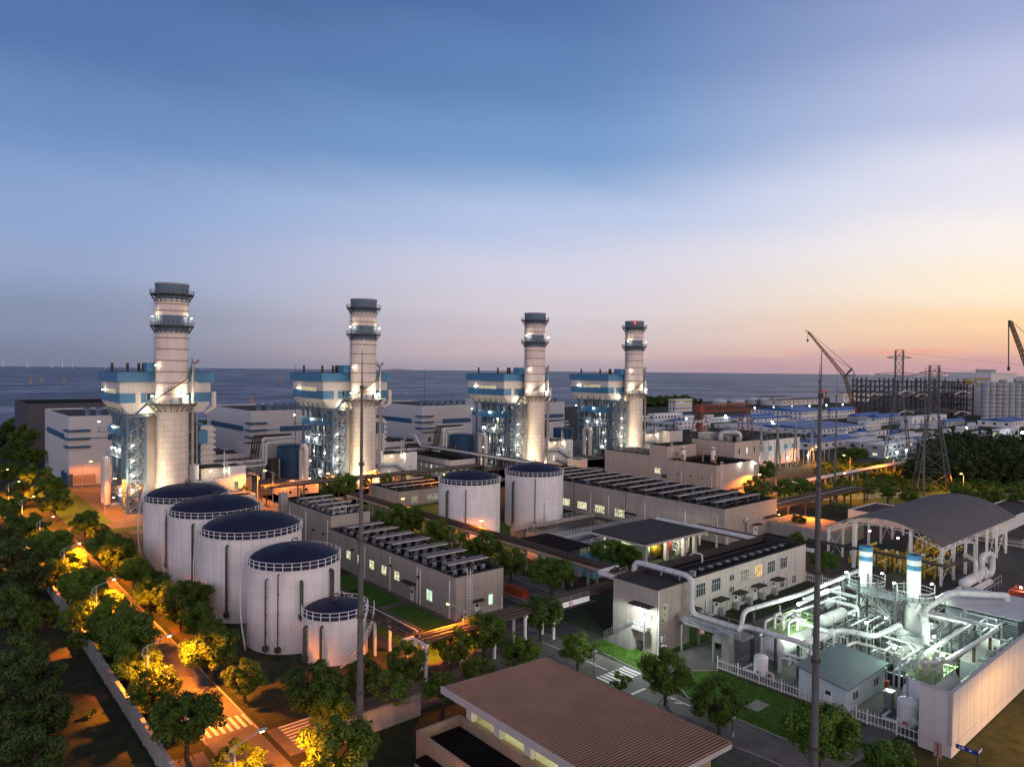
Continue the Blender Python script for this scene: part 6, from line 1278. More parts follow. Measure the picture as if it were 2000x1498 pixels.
for i, (x, y) in enumerate(((1320, 947), (1222, 935), (1490, 925), (1497, 972), (1660, 925), (1664, 968), (1881, 966), (1604, 905), (1745, 930), (1440, 960))):
    streetlamp(('beside the tan block among small trees', 'below the grey wing', 'behind the big lamp-lit tree by the tan block end', 'in front of the lamp-lit tree by the tan block', 'by the big round trees near the camp', 'standing alone in front of the dark wood', 'at far right beyond the arched canopy', 'behind the foreground masts', 'near the pylon foot', 'hidden behind the longest grey building')[i].join(('orange street lamp ', '')), *G(x, y), 7.0, radians(100) if i != 6 else pi, p=2600)
light((184, 92, 6), 6000, SODC)
T0 = T('pipe_rack_lamps', 'yellow tube lamps glowing among the pipes left of the foreground masts', 'lamps', (180, 96, 0))
for q in ((1500, 1000, 3), (1505, 1010, 2.5)): u, v = G(q[0], q[1], q[2]); MB().box(u, u + 5, v, v + .3, q[2], q[2] + .15).build('tube', emit('tube_yellow', (1, .62, .12), 9), T0)
light((*G(1510, 1012, 2), 4.2), 4000, (1, .55, .1))
streetlamp('white lamp post by the stair block at the junction', 81.1, 65.0, 7.2, radians(110), (.88, 1, .92), 2200, hm=HOTC, arm=.7)
T0 = T('tank_floodlight', 'white floodlight at the foot of the right far tank', 'floodlight', (*G(1043, 1030), 0)); u, v = G(1043, 1030); MB().bar((u, v, 0), (u, v, 1.6), .12).build('post', GALV, T0); fixture(T0, (u, v, 2.0), 420, NEUT, .25, HOT)
for i, (x, y, h, lb) in enumerate(((1077 + 0, 1432 - 0, 3.4, 'dark camera post beside the road at the right end of the red roof'), (1160, 1318, 3.2, 'dark camera post at the crosswalk behind the red roof'), (716, 1350, 2.2, 'green pole-mounted box near the front tank'))):
    u, v = G(1430 if i == 0 else x, 1462 if i == 0 else y); T0 = T('camera_post', lb, 'post', (u, v, 0)); MB().cyl((u, v, 0), (u, v, h), .06).build('post', LATT, T0); MB().box(u + .05, u + .55, v - .12, v + .12, h - .1, h + .12).box(u - .12, u + .12, v - .14, v - .06, h * .4, h * .4 + .5).build('camera', GALV, T0)
for i in range(5): u, v = 20.9, 60 + i * 26; tag(MB().tube([(u, v, 0), (u, v, 2.6), (u + .5, v, 2.9)], .06, 6).build('fence_lamp', POLE), 'thin unlit pale post on the boundary wall, %s from the picture bottom' % ORD[i], 'post')
# ------------------------------------------------------------------ trees: variants of trunk + leafy crown, then copies
def leafcloud(seed, rx, rz, ncl, nleaf, ls, cz=0):
    R = random.Random(seed); V = []; F = []
    cl = []
    for i in range(ncl):
        while True:
            p = Vector((R.uniform(-1, 1), R.uniform(-1, 1), R.uniform(-.85, 1)))
            if .30 < p.length < 1: break
        p = p.normalized() * (p.length ** .45) * R.uniform(.72, 1.02); cl.append((Vector((p.x * rx, p.y * rx * (.82 + .3 * (seed % 3) / 2), p.z * rz + cz)), rx * R.uniform(.15, .36)))
    for c, cr_ in cl:
        for _ in range(nleaf):
            d = Vector((R.gauss(0, 1), R.gauss(0, 1), R.gauss(.25, 1))).normalized(); p = c + Vector((d.x, d.y, d.z * .8)) * cr_ * R.uniform(.55, 1.08)
            n_ = (d + Vector((R.gauss(0, .45), R.gauss(0, .45), R.gauss(.2, .45)))).normalized(); a = n_.cross(Vector((R.gauss(0, 1), R.gauss(0, 1), R.gauss(0, 1)))).normalized(); b = n_.cross(a); s_ = ls * R.uniform(.6, 1.25)
            k = len(V); V += [tuple(p - a * s_), tuple(p + b * s_ * .55), tuple(p + a * s_), tuple(p - b * s_ * .55)]; F.append((k, k + 1, k + 2, k + 3))
    return V, F
def tree_proto(seed, h, rx, rz, ncl, nleaf, ls, mat_, kind):
    R = random.Random(seed); T0 = T(kind, 'x', 'tree'); tr = MB(); cz = h - rz * .95; th = max(.6, cz - rz * .55)
    tr.cyl((0, 0, 0), (.05, .03, th), rx * .060 + .05, rx * .045 + .03, 8, False)
    for i in range(7):
        a = R.uniform(0, 2 * pi); q = Vector((cos(a) * rx * .55, sin(a) * rx * .55, cz + R.uniform(-.2, .5) * rz)); m_ = Vector((q.x * .35, q.y * .35, th + (q.z - th) * .5)); tr.tube([(.05, .03, th - .15), m_, q], .05 + .008 * rx, 5, .4, 2)
    if seed % 3 != 2:
        for i in range(3): a = 2.1 * i; tr.bar((cos(a) * .95, sin(a) * .95, 0), (0, 0, 1.5), .06)
    tr.build('trunk', BARK, T0); V, F = leafcloud(seed, rx, rz, ncl, nleaf, ls, cz)
    me = bpy.data.meshes.new('crown'); me.from_pydata(V, [], F); me.materials.append(mat_); o = bpy.data.objects.new('crown', me); COL.objects.link(o); o.parent = T0
    return T0
PR = {}
for k, a in dict(a=(1, 7.0, 3.4, 2.5, 50, 210, .185, LEAF), b=(2, 6.6, 3.1, 2.6, 44, 210, .18, LEAF), c=(4, 7.4, 3.7, 2.6, 56, 210, .195, LEAF), d=(3, 5.4, 2.4, 2.0, 32, 170, .16, LEAF), e=(6, 5.0, 2.3, 1.9, 36, 180, .16, LEAFB), f=(8, 6.2, 3.2, 2.9, 44, 210, .20, LEAFD), s=(5, 2.6, 1.4, 1.1, 18, 60, .22, LEAFB), t=(7, 7.0, 3.0, 2.4, 24, 140, .18, LEAF)).items():
    PR[k] = tree_proto(*a, 'broadleaf_tree')
RT_ = random.Random(11); used = set()
HT = dict(a=7.0, b=6.6, c=7.4, d=5.4, e=5.0, f=6.2, s=2.6, t=7.0)
def plant(k, u, v, label, group=None, sc=1.0):
    o = PR[k]; z = RT_.uniform(0, 6.28); s_ = sc * RT_.uniform(.93, 1.07); sz = s_ * RT_.uniform(.92, 1.1)
    if k not in used: used.add(k); c = o; c.location = (u, v, 0); c.rotation_euler = (0, 0, z); c.scale = (s_, s_, sz); c['label'] = label
    else: c = copy_at(o, (u, v, 0), z, (s_, s_, sz), label)
    if group: c['group'] = group
    elif 'group' in c: del c['group']
    return c
def plant_px(k, px, py, label, group=None, rpx=None):
    """place by where the middle of the crown shows, its height taken from the kind of tree"""
    hc = HT[k] * .64; sc = 1.0
    if rpx:
        u, v = G(px, py, hc); sc = rpx * depth(u, v) / FOC / {'a': 3.4, 'b': 3.1, 'c': 3.7, 'd': 2.4, 'e': 2.3, 'f': 3.2, 's': 1.4, 't': 3.0}[k]
        for _ in range(4): u, v = G(px, py, hc * sc); sc = rpx * depth(u, v) / FOC / {'a': 3.4, 'b': 3.1, 'c': 3.7, 'd': 2.4, 'e': 2.3, 'f': 3.2, 's': 1.4, 't': 3.0}[k]
    u, v = G(px, py, hc * sc); return plant(k, u, v, label, group, sc)
GR = 'trees along the boundary road'
for i, (x, y, r, k) in enumerate(((660, 1470, 70, 'c'), (610, 1340, 58, 'b'), (650, 1385, 45, 'a'), (478, 1318, 42, 'a'), (412, 1276, 50, 'c'), (366, 1180, 40, 'c'), (342, 1165, 38, 'a'), (300, 1150, 34, 'b'), (262, 1110, 36, 'c'), (232, 1085, 34, 'a'), (203, 1068, 32, 'b'), (166, 1020, 29, 'a'))):
    plant_px(k, x, y, 'street tree on the tank side of the boundary road, %s from the picture bottom' % ORD[i], GR, r)
for i, (u, v, k) in enumerate(((33.6, 106, 'd'), (33.8, 113, 'a'), (33.4, 120, 'b'), (33.9, 129, 'd'), (33.5, 137, 'b'), (33.8, 146, 'd'), (33.6, 155, 'b'), (33.8, 164, 'a'), (33.6, 173, 'b'), (33.8, 184, 'a'))):
    plant(k, u, v, 'small tree close to the kerb below the navy domed tanks, %s from the picture bottom' % ORD[i], GR, .86)
for i, (u, v, k) in enumerate(((22.8, 101, 'b'), (23.2, 110, 'a'), (22.9, 118, 'b'), (23.1, 131, 'a'), (22.8, 140, 'b'), (23.2, 147, 'd'), (22.9, 160, 'a'), (23.1, 168, 'b'), (22.9, 176, 'a'), (23.0, 190, 'b'), (23.1, 200, 'a'), (22.9, 208, 'b'))):
    plant(k, u, v, 'tree hugging the inside of the boundary wall, %s from the picture bottom' % ORD[i], GR, .9)
for i, (x, y, r, k) in enumerate(((470, 1492, 48, 'b'), (365, 1395, 70, 'c'), (300, 1345, 46, 'a'), (258, 1248, 50, 'c'), (223, 1212, 42, 'a'), (200, 1180, 40, 'b'), (165, 1140, 38, 'c'), (130, 1105, 36, 'b'), (98, 1057, 38, 'c'), (62, 1035, 30, 'a'))):
    plant_px(k, x, y, 'street tree on the wall side of the boundary road, %s from the picture bottom' % ORD[i], GR, r)
for i, (x, y, r, k) in enumerate(((107, 982, 28, 'a'), (98, 950, 26, 'c'), (72, 925, 26, 'b'), (60, 890, 24, 'c'), (30, 880, 26, 'a'), (48, 855, 24, 'b'), (20, 920, 26, 'c'), (12, 850, 24, 'f'), (40, 960, 26, 'f'), (15, 985, 28, 'b'), (20, 1030, 30, 'f'), (82, 830, 15, 'd'), (60, 836, 15, 'd'), (28, 832, 18, 'a'))):
    plant_px(k, x, y, 'tree in the dense grove left of the first turbine hall, %s from its near end' % ORD[i], 'grove by the first hall', r)
for i, (x, y, r, k) in enumerate(((25, 1090, 40, 'f'), (60, 1130, 36, 'f'), (18, 1180, 40, 'f'), (90, 1195, 26, 'd'), (140, 1215, 28, 'd'), (60, 1215, 22, 'd'), (40, 1275, 46, 'f'), (75, 1320, 42, 'f'), (20, 1345, 46, 'f'), (85, 1390, 50, 'f'), (20, 1420, 56, 'f'), (55, 1465, 60, 'f'), (150, 1250, 22, 'd'))):
    plant_px(k, x, y, 'dark tree outside the boundary wall, %s from the top of that wood' % ORD[i], 'wood outside the boundary wall', r)
MIDT = [(713, 1315, 34, 'b', 'small tree right behind the nearest mast, below the smallest tank'), (761, 1352, 42, 't', 'dark open tree on the verge of the front road'), (797, 1290, 36, 'b', 'lamp-lit orange tree at the rack corner columns'), (865, 1340, 42, 't', 'dark tree touching the left corner of the red roof'), (881, 1262, 36, 'b', 'orange lamp-lit tree under the dark rack'), (945, 1235, 44, 'c', 'tall yellow-green tree in front of the small lit grey building end'), (935, 1303, 32, 'b', 'lamp-lit tree right of the front road lamp'), (1018, 1275, 40, 'a', 'round tree pair left of the road junction above the red roof'), (1056, 1200, 42, 'c', 'round dark tree beside the pipe bridge'), (1128, 1262, 36, 'a', 'round tree by the junction behind the red roof'), (1212, 1327, 19, 's', 'tiny bright tree at the crosswalk'), (1300, 1312, 50, 'a', 'round tree on the roadside right of the crosswalk'), (1405, 1362, 54, 'b', 'dense round tree in front of the lawn, left of the thickest mast'), (1600, 1428, 72, 'c', 'largest round tree, behind the foot of the thickest mast'), (1742, 1492, 66, 'e', 'round tree at the bottom right by the barrier corner'),
        (762, 1013, 34, 'b', 'tree under the rack near its lamp, first from the left'), (806, 1020, 26, 'd', 'tree under the rack, second from the left, lamp-lit'), (853, 1035, 30, 'd', 'tree under the rack, third from the left'), (888, 1048, 26, 't', 'thin tree under the rack in front of the left far tank'), (922, 1068, 26, 'd', 'small tree under the rack, just before the second lamp there'), (955, 1065, 30, 'd', 'yellow lamp-lit tree under the rack, before the dark shelter'), (998, 1100, 32, 'd', 'round tree at the right end of the long low grey building'), (1078, 1120, 42, 'c', 'big dark tree below the rack and turquoise shed'), (1190, 1078, 34, 'c', 'dark tree left of the flat dark canopy'), (1230, 1092, 26, 'd', 'smaller dark tree in front of the flat dark canopy'), (675, 948, 24, 'a', 'bush-like tree at the foot of the second stair tower'), (642, 962, 18, 'd', 'small tree left of the second stair tower foot'), (478, 958, 14, 't', 'thin yellow tree beside the first dosing house'), (713, 945, 11, 'd', 'small tree at the right foot of the second chimney'), (755, 942, 14, 'd', 'small dark tree in front of the second dosing house'), (796, 930, 10, 't', 'spindly tree before the low cream block by the second chimney'), (835, 938, 10, 'd', 'lamp-lit bush beside the office block'), (935, 915, 13, 'd', 'bush at the right end of the office block'), (800, 882, 9, 'd', 'bush behind the second dosing house, left'), (818, 884, 9, 'd', 'bush behind the second dosing house, middle'), (865, 890, 14, 'd', 'bush left of the high brown rack'), (745, 866, 9, 'd', 'bush at the foot of the third turbine hall, left'), (770, 866, 9, 'd', 'bush at the foot of the third turbine hall, right'),
        (1312, 938, 13, 'd', 'lamp-lit bush beside the tan block, left'), (1340, 942, 14, 'd', 'dark bush beside the tan block, right'), (1222, 922, 9, 'd', 'lamp-lit bush below the grey wing'), (1260, 925, 8, 'd', 'dark bush below the grey wing'), (1492, 916, 22, 'b', 'bright orange lamp-lit tree at the end of the tan block'), (1480, 952, 24, 'b', 'round yellow lamp-lit tree by the tan block end'), (1532, 955, 20, 'e', 'green bush tree right of the short mast, first'), (1565, 950, 22, 'e', 'green bush tree right of the short mast, second'), (1588, 952, 14, 'd', 'green bush tree hidden behind the masts'), (1650, 952, 20, 'b', 'lamp-lit tree left of the lone orange lamp'), (1694, 955, 16, 'd', 'dark tree right of the lone orange lamp'), (1680, 944, 9, 's', 'small lamp-lit bush right of the lone orange lamp'), (1734, 965, 15, 'd', 'small round tree before the arched canopy roof, left'), (1775, 968, 17, 'a', 'small round tree before the arched canopy roof, right'), (1870, 962, 18, 'd', 'lamp-lit tree left of the far right lamp'), (1907, 966, 24, 'b', 'round lamp-lit tree right of the far right lamp'), (1945, 972, 18, 'd', 'dark round tree at the far right beyond the canopy, first'), (1985, 972, 18, 'd', 'dark round tree at the far right beyond the canopy, second'), (1647, 893, 14, 'a', 'round lamp-lit tree near the camp, left'), (1672, 886, 20, 'c', 'round lamp-lit tree near the camp, right and larger'), (1555, 1052, 18, 'd', 'dark tree behind the laboratory wing, left of the mast'), (1610, 1095, 28, 'c', 'dark round tree behind the mast at the right end of the laboratory wing'), (1560, 1018, 16, 'd', 'orange-lit bush among the pipes right of the longest grey building')]
for x, y, r, k, lb in MIDT: plant_px(k, x, y, lb, None, r)
for k, u, v in (('s', 93.5, 61.6), ('s', 95.2, 62.3), ('s', 96.6, 61.4), ('s', 98.3, 62.2)): pass
V, F = [], []
for i in range(9):
    a, b_ = leafcloud(60 + i, .95, .7, 10, 40, .2, .6); k0 = len(V); ox, oy = 93.4 + i * .75, 61.4 + (i % 2) * .9; V += [(p[0] + ox, p[1] + oy, p[2]) for p in a]; F += [tuple(q + k0 for q in f) for f in b_]
me = bpy.data.meshes.new('hedge'); me.from_pydata(V, [], F); me.materials.append(LEAFB); o = bpy.data.objects.new('hedge', me); COL.objects.link(o); tag(o, 'bright green hedge below the cable bridge', 'hedge')
# the dark wood and scrub at right, reeds and far tree line: ground cover nobody could count
def wood(name, spots, m, leaf=.7, ncl=14, nl=26):
    vs = [leafcloud(300 + i, 1, .95, ncl, nl, 1, 0) for i in range(5)]; V = []; F = []
    for i, (u, v, r, h) in enumerate(spots):
        a, b_ = vs[i % 5]; k0 = len(V); an = i * 1.7; ca, sa = cos(an), sin(an)
        # leaf corners come in fours: keep the leaves small while the cloud is scaled up
        for q in range(0, len(a), 4):
            cx_ = sum(a[q + j][0] for j in range(4)) / 4; cy_ = sum(a[q + j][1] for j in range(4)) / 4; cz_ = sum(a[q + j][2] for j in range(4)) / 4
            for j in range(4):
                x = cx_ * r + (a[q + j][0] - cx_) * leaf; y = cy_ * r + (a[q + j][1] - cy_) * leaf; z = h * .55 + cz_ * h * .5 + (a[q + j][2] - cz_) * leaf
                V.append((u + x * ca - y * sa, v + x * sa + y * ca, max(.02, z)))
        F += [tuple(q + k0 for q in f) for f in b_]
    me = bpy.data.meshes.new(name); me.from_pydata(V, [], F); me.materials.append(m); o = bpy.data.objects.new(name, me); COL.objects.link(o); o['kind'] = 'stuff'; return o
RW = random.Random(5); sp_ = []
while len(sp_) < 330:
    px = RW.uniform(1760, 2080); py = RW.uniform(868, 945); 
    if px < 1760 + (945 - py) * 1.1: continue
    u, v = G(px, py); sp_.append((u, v, RW.uniform(2.2, 5.2), RW.uniform(4, 12.5)))
wood('dark_wood', sp_, LEAFD, .75)
sp_ = []
for i in range(420):
    px = RW.uniform(1600, 2040); py = RW.uniform(905, 962); u, v = G(px, py); sp_.append((u, v, RW.uniform(1.2, 3.2), RW.uniform(.8, 2.4)))
wood('scrub', sp_, LEAF, .5, 8)
wood('far_tree_line', [(u, RW.uniform(540, 575), RW.uniform(5, 8), RW.uniform(8, 11)) for u in [640 + i * 1.1 for i in range(130)]], LEAFD, 2.2, 10, 16)
sp_ = [(RW.uniform(-30, 18), RW.uniform(70, 170), RW.uniform(.6, 1.3), RW.uniform(.5, 1.3)) for i in range(160)]; wood('undergrowth', sp_, LEAFD, .3, 8)
# grass blades on the near lawns
GV, GF = [], []
for (u0, u1, v0, v1, n) in ((76.8, 86.8, 37, 56.5, 9000), (57, 68.5, 86, 108, 5000), (57, 68.5, 110, 130, 3000), (78.3, 84, 64, 74, 3000), (85, 97, 64.3, 69.4, 1500), (60, 70, 28, 45, 2500)):
    for _ in range(n):
        x, y = RW.uniform(u0, u1), RW.uniform(v0, v1); a = RW.uniform(0, pi); w = .05; h = RW.uniform(.08, .2); k0 = len(GV); GV += [(x - w * cos(a), y - w * sin(a), .01), (x + w * cos(a), y + w * sin(a), .01), (x + RW.uniform(-.06, .06), y + RW.uniform(-.06, .06), h)]; GF.append((k0, k0 + 1, k0 + 2))
me = bpy.data.meshes.new('grass'); me.from_pydata(GV, [], GF); me.materials.append(LEAFB); o = bpy.data.objects.new('grass', me); COL.objects.link(o); o['kind'] = 'stuff'
# ------------------------------------------------------------------ the workers' camp and works beyond
def campbox(name, label, pl, pc, pr, yb, yt, style='flat', wall=CWHITE, roof=CBLUE, wins=0, rows=1, litn=0):
    u0, u1, v0, v1, h = blk(pl, pc, pr, yb, yt)
    if v1 - v0 > 90: v1 = v0 + 90
    T0 = T(name, label, 'building', ((u0 + u1) / 2, (v0 + v1) / 2, 0)); hw = h if style == 'flat' else h * .80
    MB().box(u0, u1, v0, v1, 0, hw).build('wall', wall, T0)
    r = MB()
    if style == 'flat': r.box(u0 - .15, u1 + .15, v0 - .15, v1 + .15, hw + .003, hw + .3)
    elif style == 'u':    # ridge along X
        m_ = (v0 + v1) / 2; r.face((u0 - .5, v0 - .7, hw - .1), (u1 + .5, v0 - .7, hw - .1), (u1 + .5, m_, h * 1.12), (u0 - .5, m_, h * 1.12)).face((u0 - .5, v1 + .7, hw - .1), (u0 - .5, m_, h * 1.12), (u1 + .5, m_, h * 1.12), (u1 + .5, v1 + .7, hw - .1)).face((u0 - .5, v0 - .7, hw - .1), (u0 - .5, m_, h * 1.12), (u0 - .5, v1 + .7, hw - .1)).face((u1 + .5, v0 - .7, hw - .1), (u1 + .5, v1 + .7, hw - .1), (u1 + .5, m_, h * 1.12))
    elif style == 'v':
        m_ = (u0 + u1) / 2; r.face((u0 - .7, v0 - .5, hw - .1), (m_, v0 - .5, h * 1.12), (m_, v1 + .5, h * 1.12), (u0 - .7, v1 + .5, hw - .1)).face((u1 + .7, v0 - .5, hw - .1), (u1 + .7, v1 + .5, hw - .1), (m_, v1 + .5, h * 1.12), (m_, v0 - .5, h * 1.12)); MB().face((u0, v0, hw), (u1, v0, hw), (m_, v0, h * 1.08)).build('gable', wall, T0)
    elif style == 'arch':
        n = 12; m_ = (v0 + v1) / 2
        P_ = [(v0 - .4 + (v1 - v0 + .8) * i / n, hw + (h * 1.5 - hw) * (1 - (2 * i / n - 1) ** 2)) for i in range(n + 1)]
        for (y0, z0), (y1, z1) in zip(P_, P_[1:]): r.face((u0, y0, z0), (u1, y0, z0), (u1, y1, z1), (u0, y1, z1))
        MB().face(*[(u0 - .02, y, z) for y, z in P_]).build('gable', wall, T0); MB().face(*[(u1 + .02, y, z) for y, z in reversed(P_)]).build('gable', wall, T0)
    r.build('roof', roof, T0)
    if wins:
        k = 0
        for face, pos, a0, a1 in (('v', v0, u0, u1), ('u', u0, v0, v1)):
            n = wins if face == 'v' else max(1, int(wins * min(1.5, (v1 - v0) / max(1, u1 - u0))))
            n = min(n, 14); w0 = None
            for rr in range(rows):
                for i in range(n):
                    c = a0 + (a1 - a0) * (i + .5) / n; w_ = min(1.1, (a1 - a0) / n * .22); z0 = hw * (rr + .38) / rows; z1 = hw * (rr + .72) / rows
                    lit = LIT if litn and (i * 7 + rr * 3) % litn == 0 else GLASS
                    if w0 is None or lit is LIT:
                        b_ = MB()
                        if face == 'v': b_.box(c - w_, c + w_, pos - .06, pos - .01, z0, z1)
                        else: b_.box(pos - .06, pos - .01, c - w_, c + w_, z0, z1)
                        q = b_.build('window', lit, T0)
                        if lit is GLASS: w0 = (q, c, z0)
                    else:
                        q = w0[0].copy(); COL.objects.link(q); q.parent = T0; q.location = (c - w0[1], 0, z0 - w0[2]) if face == 'v' else (0, c - w0[1], z0 - w0[2])
    return T0
X = lambda x: 1240 + x / 6.25
Y = lambda y: 740 + y / 6.25
X7 = lambda x: 1540 + x / 4.348
Y7 = lambda y: 640 + y / 4.348
CABIN = [
    (X(165), X(240), X(580), Y(520), Y(432), 'flat', CWHITE, CWHITE, 9, 1, 'row of white cabins nearest the fourth chimney, farther line'),
    (X(20), X(70), X(220), Y(522), Y(458), 'flat', CWHITE, CWHITE, 6, 1, 'white cabins right beside the fourth chimney'),
    (X(515), X(620), X(722), Y(520), Y(458), 'flat', CWHITE, CWHITE, 4, 1, 'grey-white cabin block left of the red gantry crane leg'),
    (X(150), X(420), X(490), Y(618), Y(545), 'flat', CGREY, CWHITE, 3, 1, 'long dark cabin corridor under a white flat roof below the white cabins'),
    (X(490), X(540), X(920), Y(622), Y(530), 'flat', CWHITE, CWHITE, 8, 2, 'two storey white cabins behind the red gantry crane leg'),
    (X(830), X(850), X(962), Y(500), Y(447), 'flat', CWHITE, CWHITE, 6, 1, 'small white cabin row behind the red gantry girder, left'),
    (X(900), X(925), X(1160), Y(535), Y(478), 'flat', CWHITE, CWHITE, 7, 1, 'white cabin row under the red gantry girder'),
    (X(1110), X(1160), X(1330), Y(512), Y(462), 'u', CWHITE, CBLUE, 5, 1, 'small blue roof house between the red gantry legs'),
    (X(1320), X(1335), X(1450), Y(525), Y(480), 'flat', CWHITE, CWHITE, 4, 1, 'white cabin in front of the right red gantry legs'),
    (X(380), X(500), X(600), Y(530), Y(500), 'u', CGREY, CBLUE, 0, 1, 'low blue roof between two white cabin rows'),
    (X(580), X(620), X(715), Y(455), Y(432), 'u', CGREY, CBLUE, 0, 1, 'tiny blue roof behind the grey-white cabin block'),
    (X(1420), X(1460), X(1900), Y(540), Y(480), 'u', CWHITE, CBLUE, 5, 1, 'long low blue roof behind the arched blue shed'),
    (X(270), X(420), X(560), Y(660), Y(628), 'u', CGREY, CBLUE, 0, 1, 'low blue roof just behind the small cream tower room'),
    (1440, 1452, 1512, 826, 812, 'u', CWHITE, CBLUE, 4, 1, 'blue roof house behind the arched shed, left end'),
    (X7(-320), X7(115), X7(338), Y7(792), Y7(697), 'u', CWHITE, CBLUE, 12, 2, 'big two storey white block with blue roof behind the foreground masts'),
    (X7(330), X7(362), X7(562), Y7(776), Y7(690), 'u', CWHITE, CBLUE, 9, 2, 'two storey white block with blue roof left of the big lattice crane base'),
    (X7(498), X7(590), X7(790), Y7(803), Y7(738), 'u', CGREY, CBLUE, 0, 1, 'blue roof hall just right of the big lattice crane base'),
    (X7(668), X7(770), X7(958), Y7(835), Y7(748), 'u', CWHITE, CBLUE, 8, 2, 'white hall with blue roof in front of the steel frame, left of the pylons'),
    (X7(588), X7(662), X7(786), Y7(872), Y7(806), 'flat', CWHITE, CWHITE, 7, 2, 'two storey white cabins below the blue roof halls'),
    (X7(-350), X7(250), X7(650), Y7(912), Y7(855), 'u', CWHITE, CBLUE, 12, 1, 'very long low white house with blue roof crossing behind the masts'),
    (X7(60), X7(230), X7(572), Y7(1045), Y7(960), 'u', WALLW, CBLUE, 6, 1, 'white house with broad blue roof nearest the switchyard gantries'),
    (X7(488), X7(600), X7(802), Y7(1045), Y7(972), 'flat', CGREY, CWHITE, 4, 1, 'flat white roofed cabin block left of the big left pylon'),
    (X7(660), X7(808), X7(1085), Y7(1112), Y7(1000), 'flat', CGREY, CWHITE, 8, 2, 'floodlit two storey cabins behind the left pylon legs'),
    (X7(1340), X7(1450), X7(1535), Y7(938), Y7(885), 'flat', CGREY, CREAM, 5, 2, 'grey cabin stack with cream top right of the pylons'),
    (X7(1540), X7(1600), X7(1705), Y7(930), Y7(895), 'flat', CGREY, CWHITE, 3, 1, 'low white roofed cabin above the dark wood'),
    (X7(1605), X7(1900), X7(2040), Y7(852), Y7(785), 'u', WALLW, CBLUE, 6, 1, 'blue roofed pale hall in front of the grey silos'),
    (X7(1705), X7(1790), X7(1960), Y7(950), Y7(875), 'flat', CGREY, CWHITE, 4, 1, 'cabin with bright lamps at the right edge above the wood'),
    (X7(950), X7(1050), X7(1342), Y7(842), Y7(765), 'flat', CWHITE, CWHITE, 6, 1, 'long white shed between the two pylons, far side'),
    (X7(1280), X7(1340), X7(1497), Y7(842), Y7(788), 'u', CGREY, CBLUE, 3, 1, 'grey shed with blue roof right of the right pylon'),
    (X7(1115), X7(1180), X7(1390), Y7(1010), Y7(950), 'flat', CGREY, CWHITE, 5, 1, 'white flat roofed cabins right of the left pylon'),
    (X7(820), X7(900), X7(1115), Y7(985), Y7(925), 'flat', CWHITE, CWHITE, 6, 1, 'white flat roofed cabin row behind the left pylon'),
    (X7(865), X7(880), X7(940), Y7(908), Y7(875), 'flat', CBLUE, CBLUE, 0, 1, 'small all-blue container behind the left pylon'),
    (X7(540), X7(560), X7(640), Y7(925), Y7(895), 'flat', CYAN, CYAN, 0, 1, 'small turquoise container behind the camp cabins'),
    (X7(640), X7(680), X7(860), Y7(930), Y7(890), 'flat', CWHITE, CGREY, 5, 1, 'grey roofed cabin row behind the turquoise container'),
    (X7(1400), X7(1430), X7(1610), Y7(880), Y7(850), 'flat', CGREY, CWHITE, 4, 1, 'white roofed low row in front of the blue roofed pale hall'),
    (X7(1080), X7(1120), X7(1260), Y7(925), Y7(895), 'flat', CWHITE, BRNW, 4, 1, 'brown roofed cabin between the pylons'),
    (X7(1300), X7(1330), X7(1480), Y7(985), Y7(945), 'flat', CGREY, CGREY, 3, 1, 'plain grey cabin beside the dark wood edge'),
    (X(410), X(495), X(698), Y(405), Y(250), 'flat', HALL, CGREY, 8, 2, 'grey block with two orange stripes standing alone before the sea'),
    (X(1605), X(1790), X(2300), Y(330), Y(262), 'flat', HALL, GREYR, 9, 1, 'grey striped hall behind the pale domed tanks'),
    (X(1530), X(1700), X(1900), Y(322), Y(222), 'flat', CGREY, GREYR, 0, 1, 'dark grey long hall by the shore behind the pale tanks'),
    (X7(350), X7(462), X7(690), Y7(640), Y7(556), 'flat', HALL, GREYR, 4, 1, 'grey block with an orange stripe left of the steel frame'),
]
for pl, pc, pr, yb, yt, st, wl, rf_, wn, rw, lb in CABIN:
    T0 = campbox('site_building', lb, pl, pc, pr, yb, yt, st, wl, rf_, wn, rw, 5 if 'lit' in lb or 'lamps' in lb else 0)
    if 'stripe' in lb:
        u0, u1, v0, v1, h = blk(pl, pc, pr, yb, yt); v1 = min(v1, v0 + 90)
        for z in ((.50, .84) if 'two' in lb else (.72,)): MB().box(u0 - .2, u1 + .2, v0 - .2, v1 + .2, h * z, h * z + h * .06).build('stripe', GOLD, T0)
campbox('arched_shed', 'arched blue roofed white shed behind the switchgear hall', X(970), X(1697), X(1920), Y(652), Y(600), 'arch', CWHITE, CBLUE, 5, 1)
# tanks by the shore
for i, (a, b_, yt, yb) in enumerate(((940, 1120, 245, 330), (1150, 1340, 250, 330), (1370, 1495, 225, 312), (1530, 1650, 230, 318))):
    u, v = G(X((a + b_) / 2), Y(yb)); r = (b_ - a) / 12.5 * depth(u, v) / FOC; H = Hz(u, v, Y(yt)); T0 = T('shore_tank', 'pale grey domed tank by the shore, %s from the left' % ORD[i], 'tank', (u, v, 0))
    MB().lathe(u, v, [(r, 0), (r, H * .72)], 28).build('shell', CGREY, T0, True); MB().lathe(u, v, [(r * 1.01, H * .72), (r * .85, H * .88), (r * .5, H * .97), (.1, H)], 28).build('dome', HALL, T0, True)
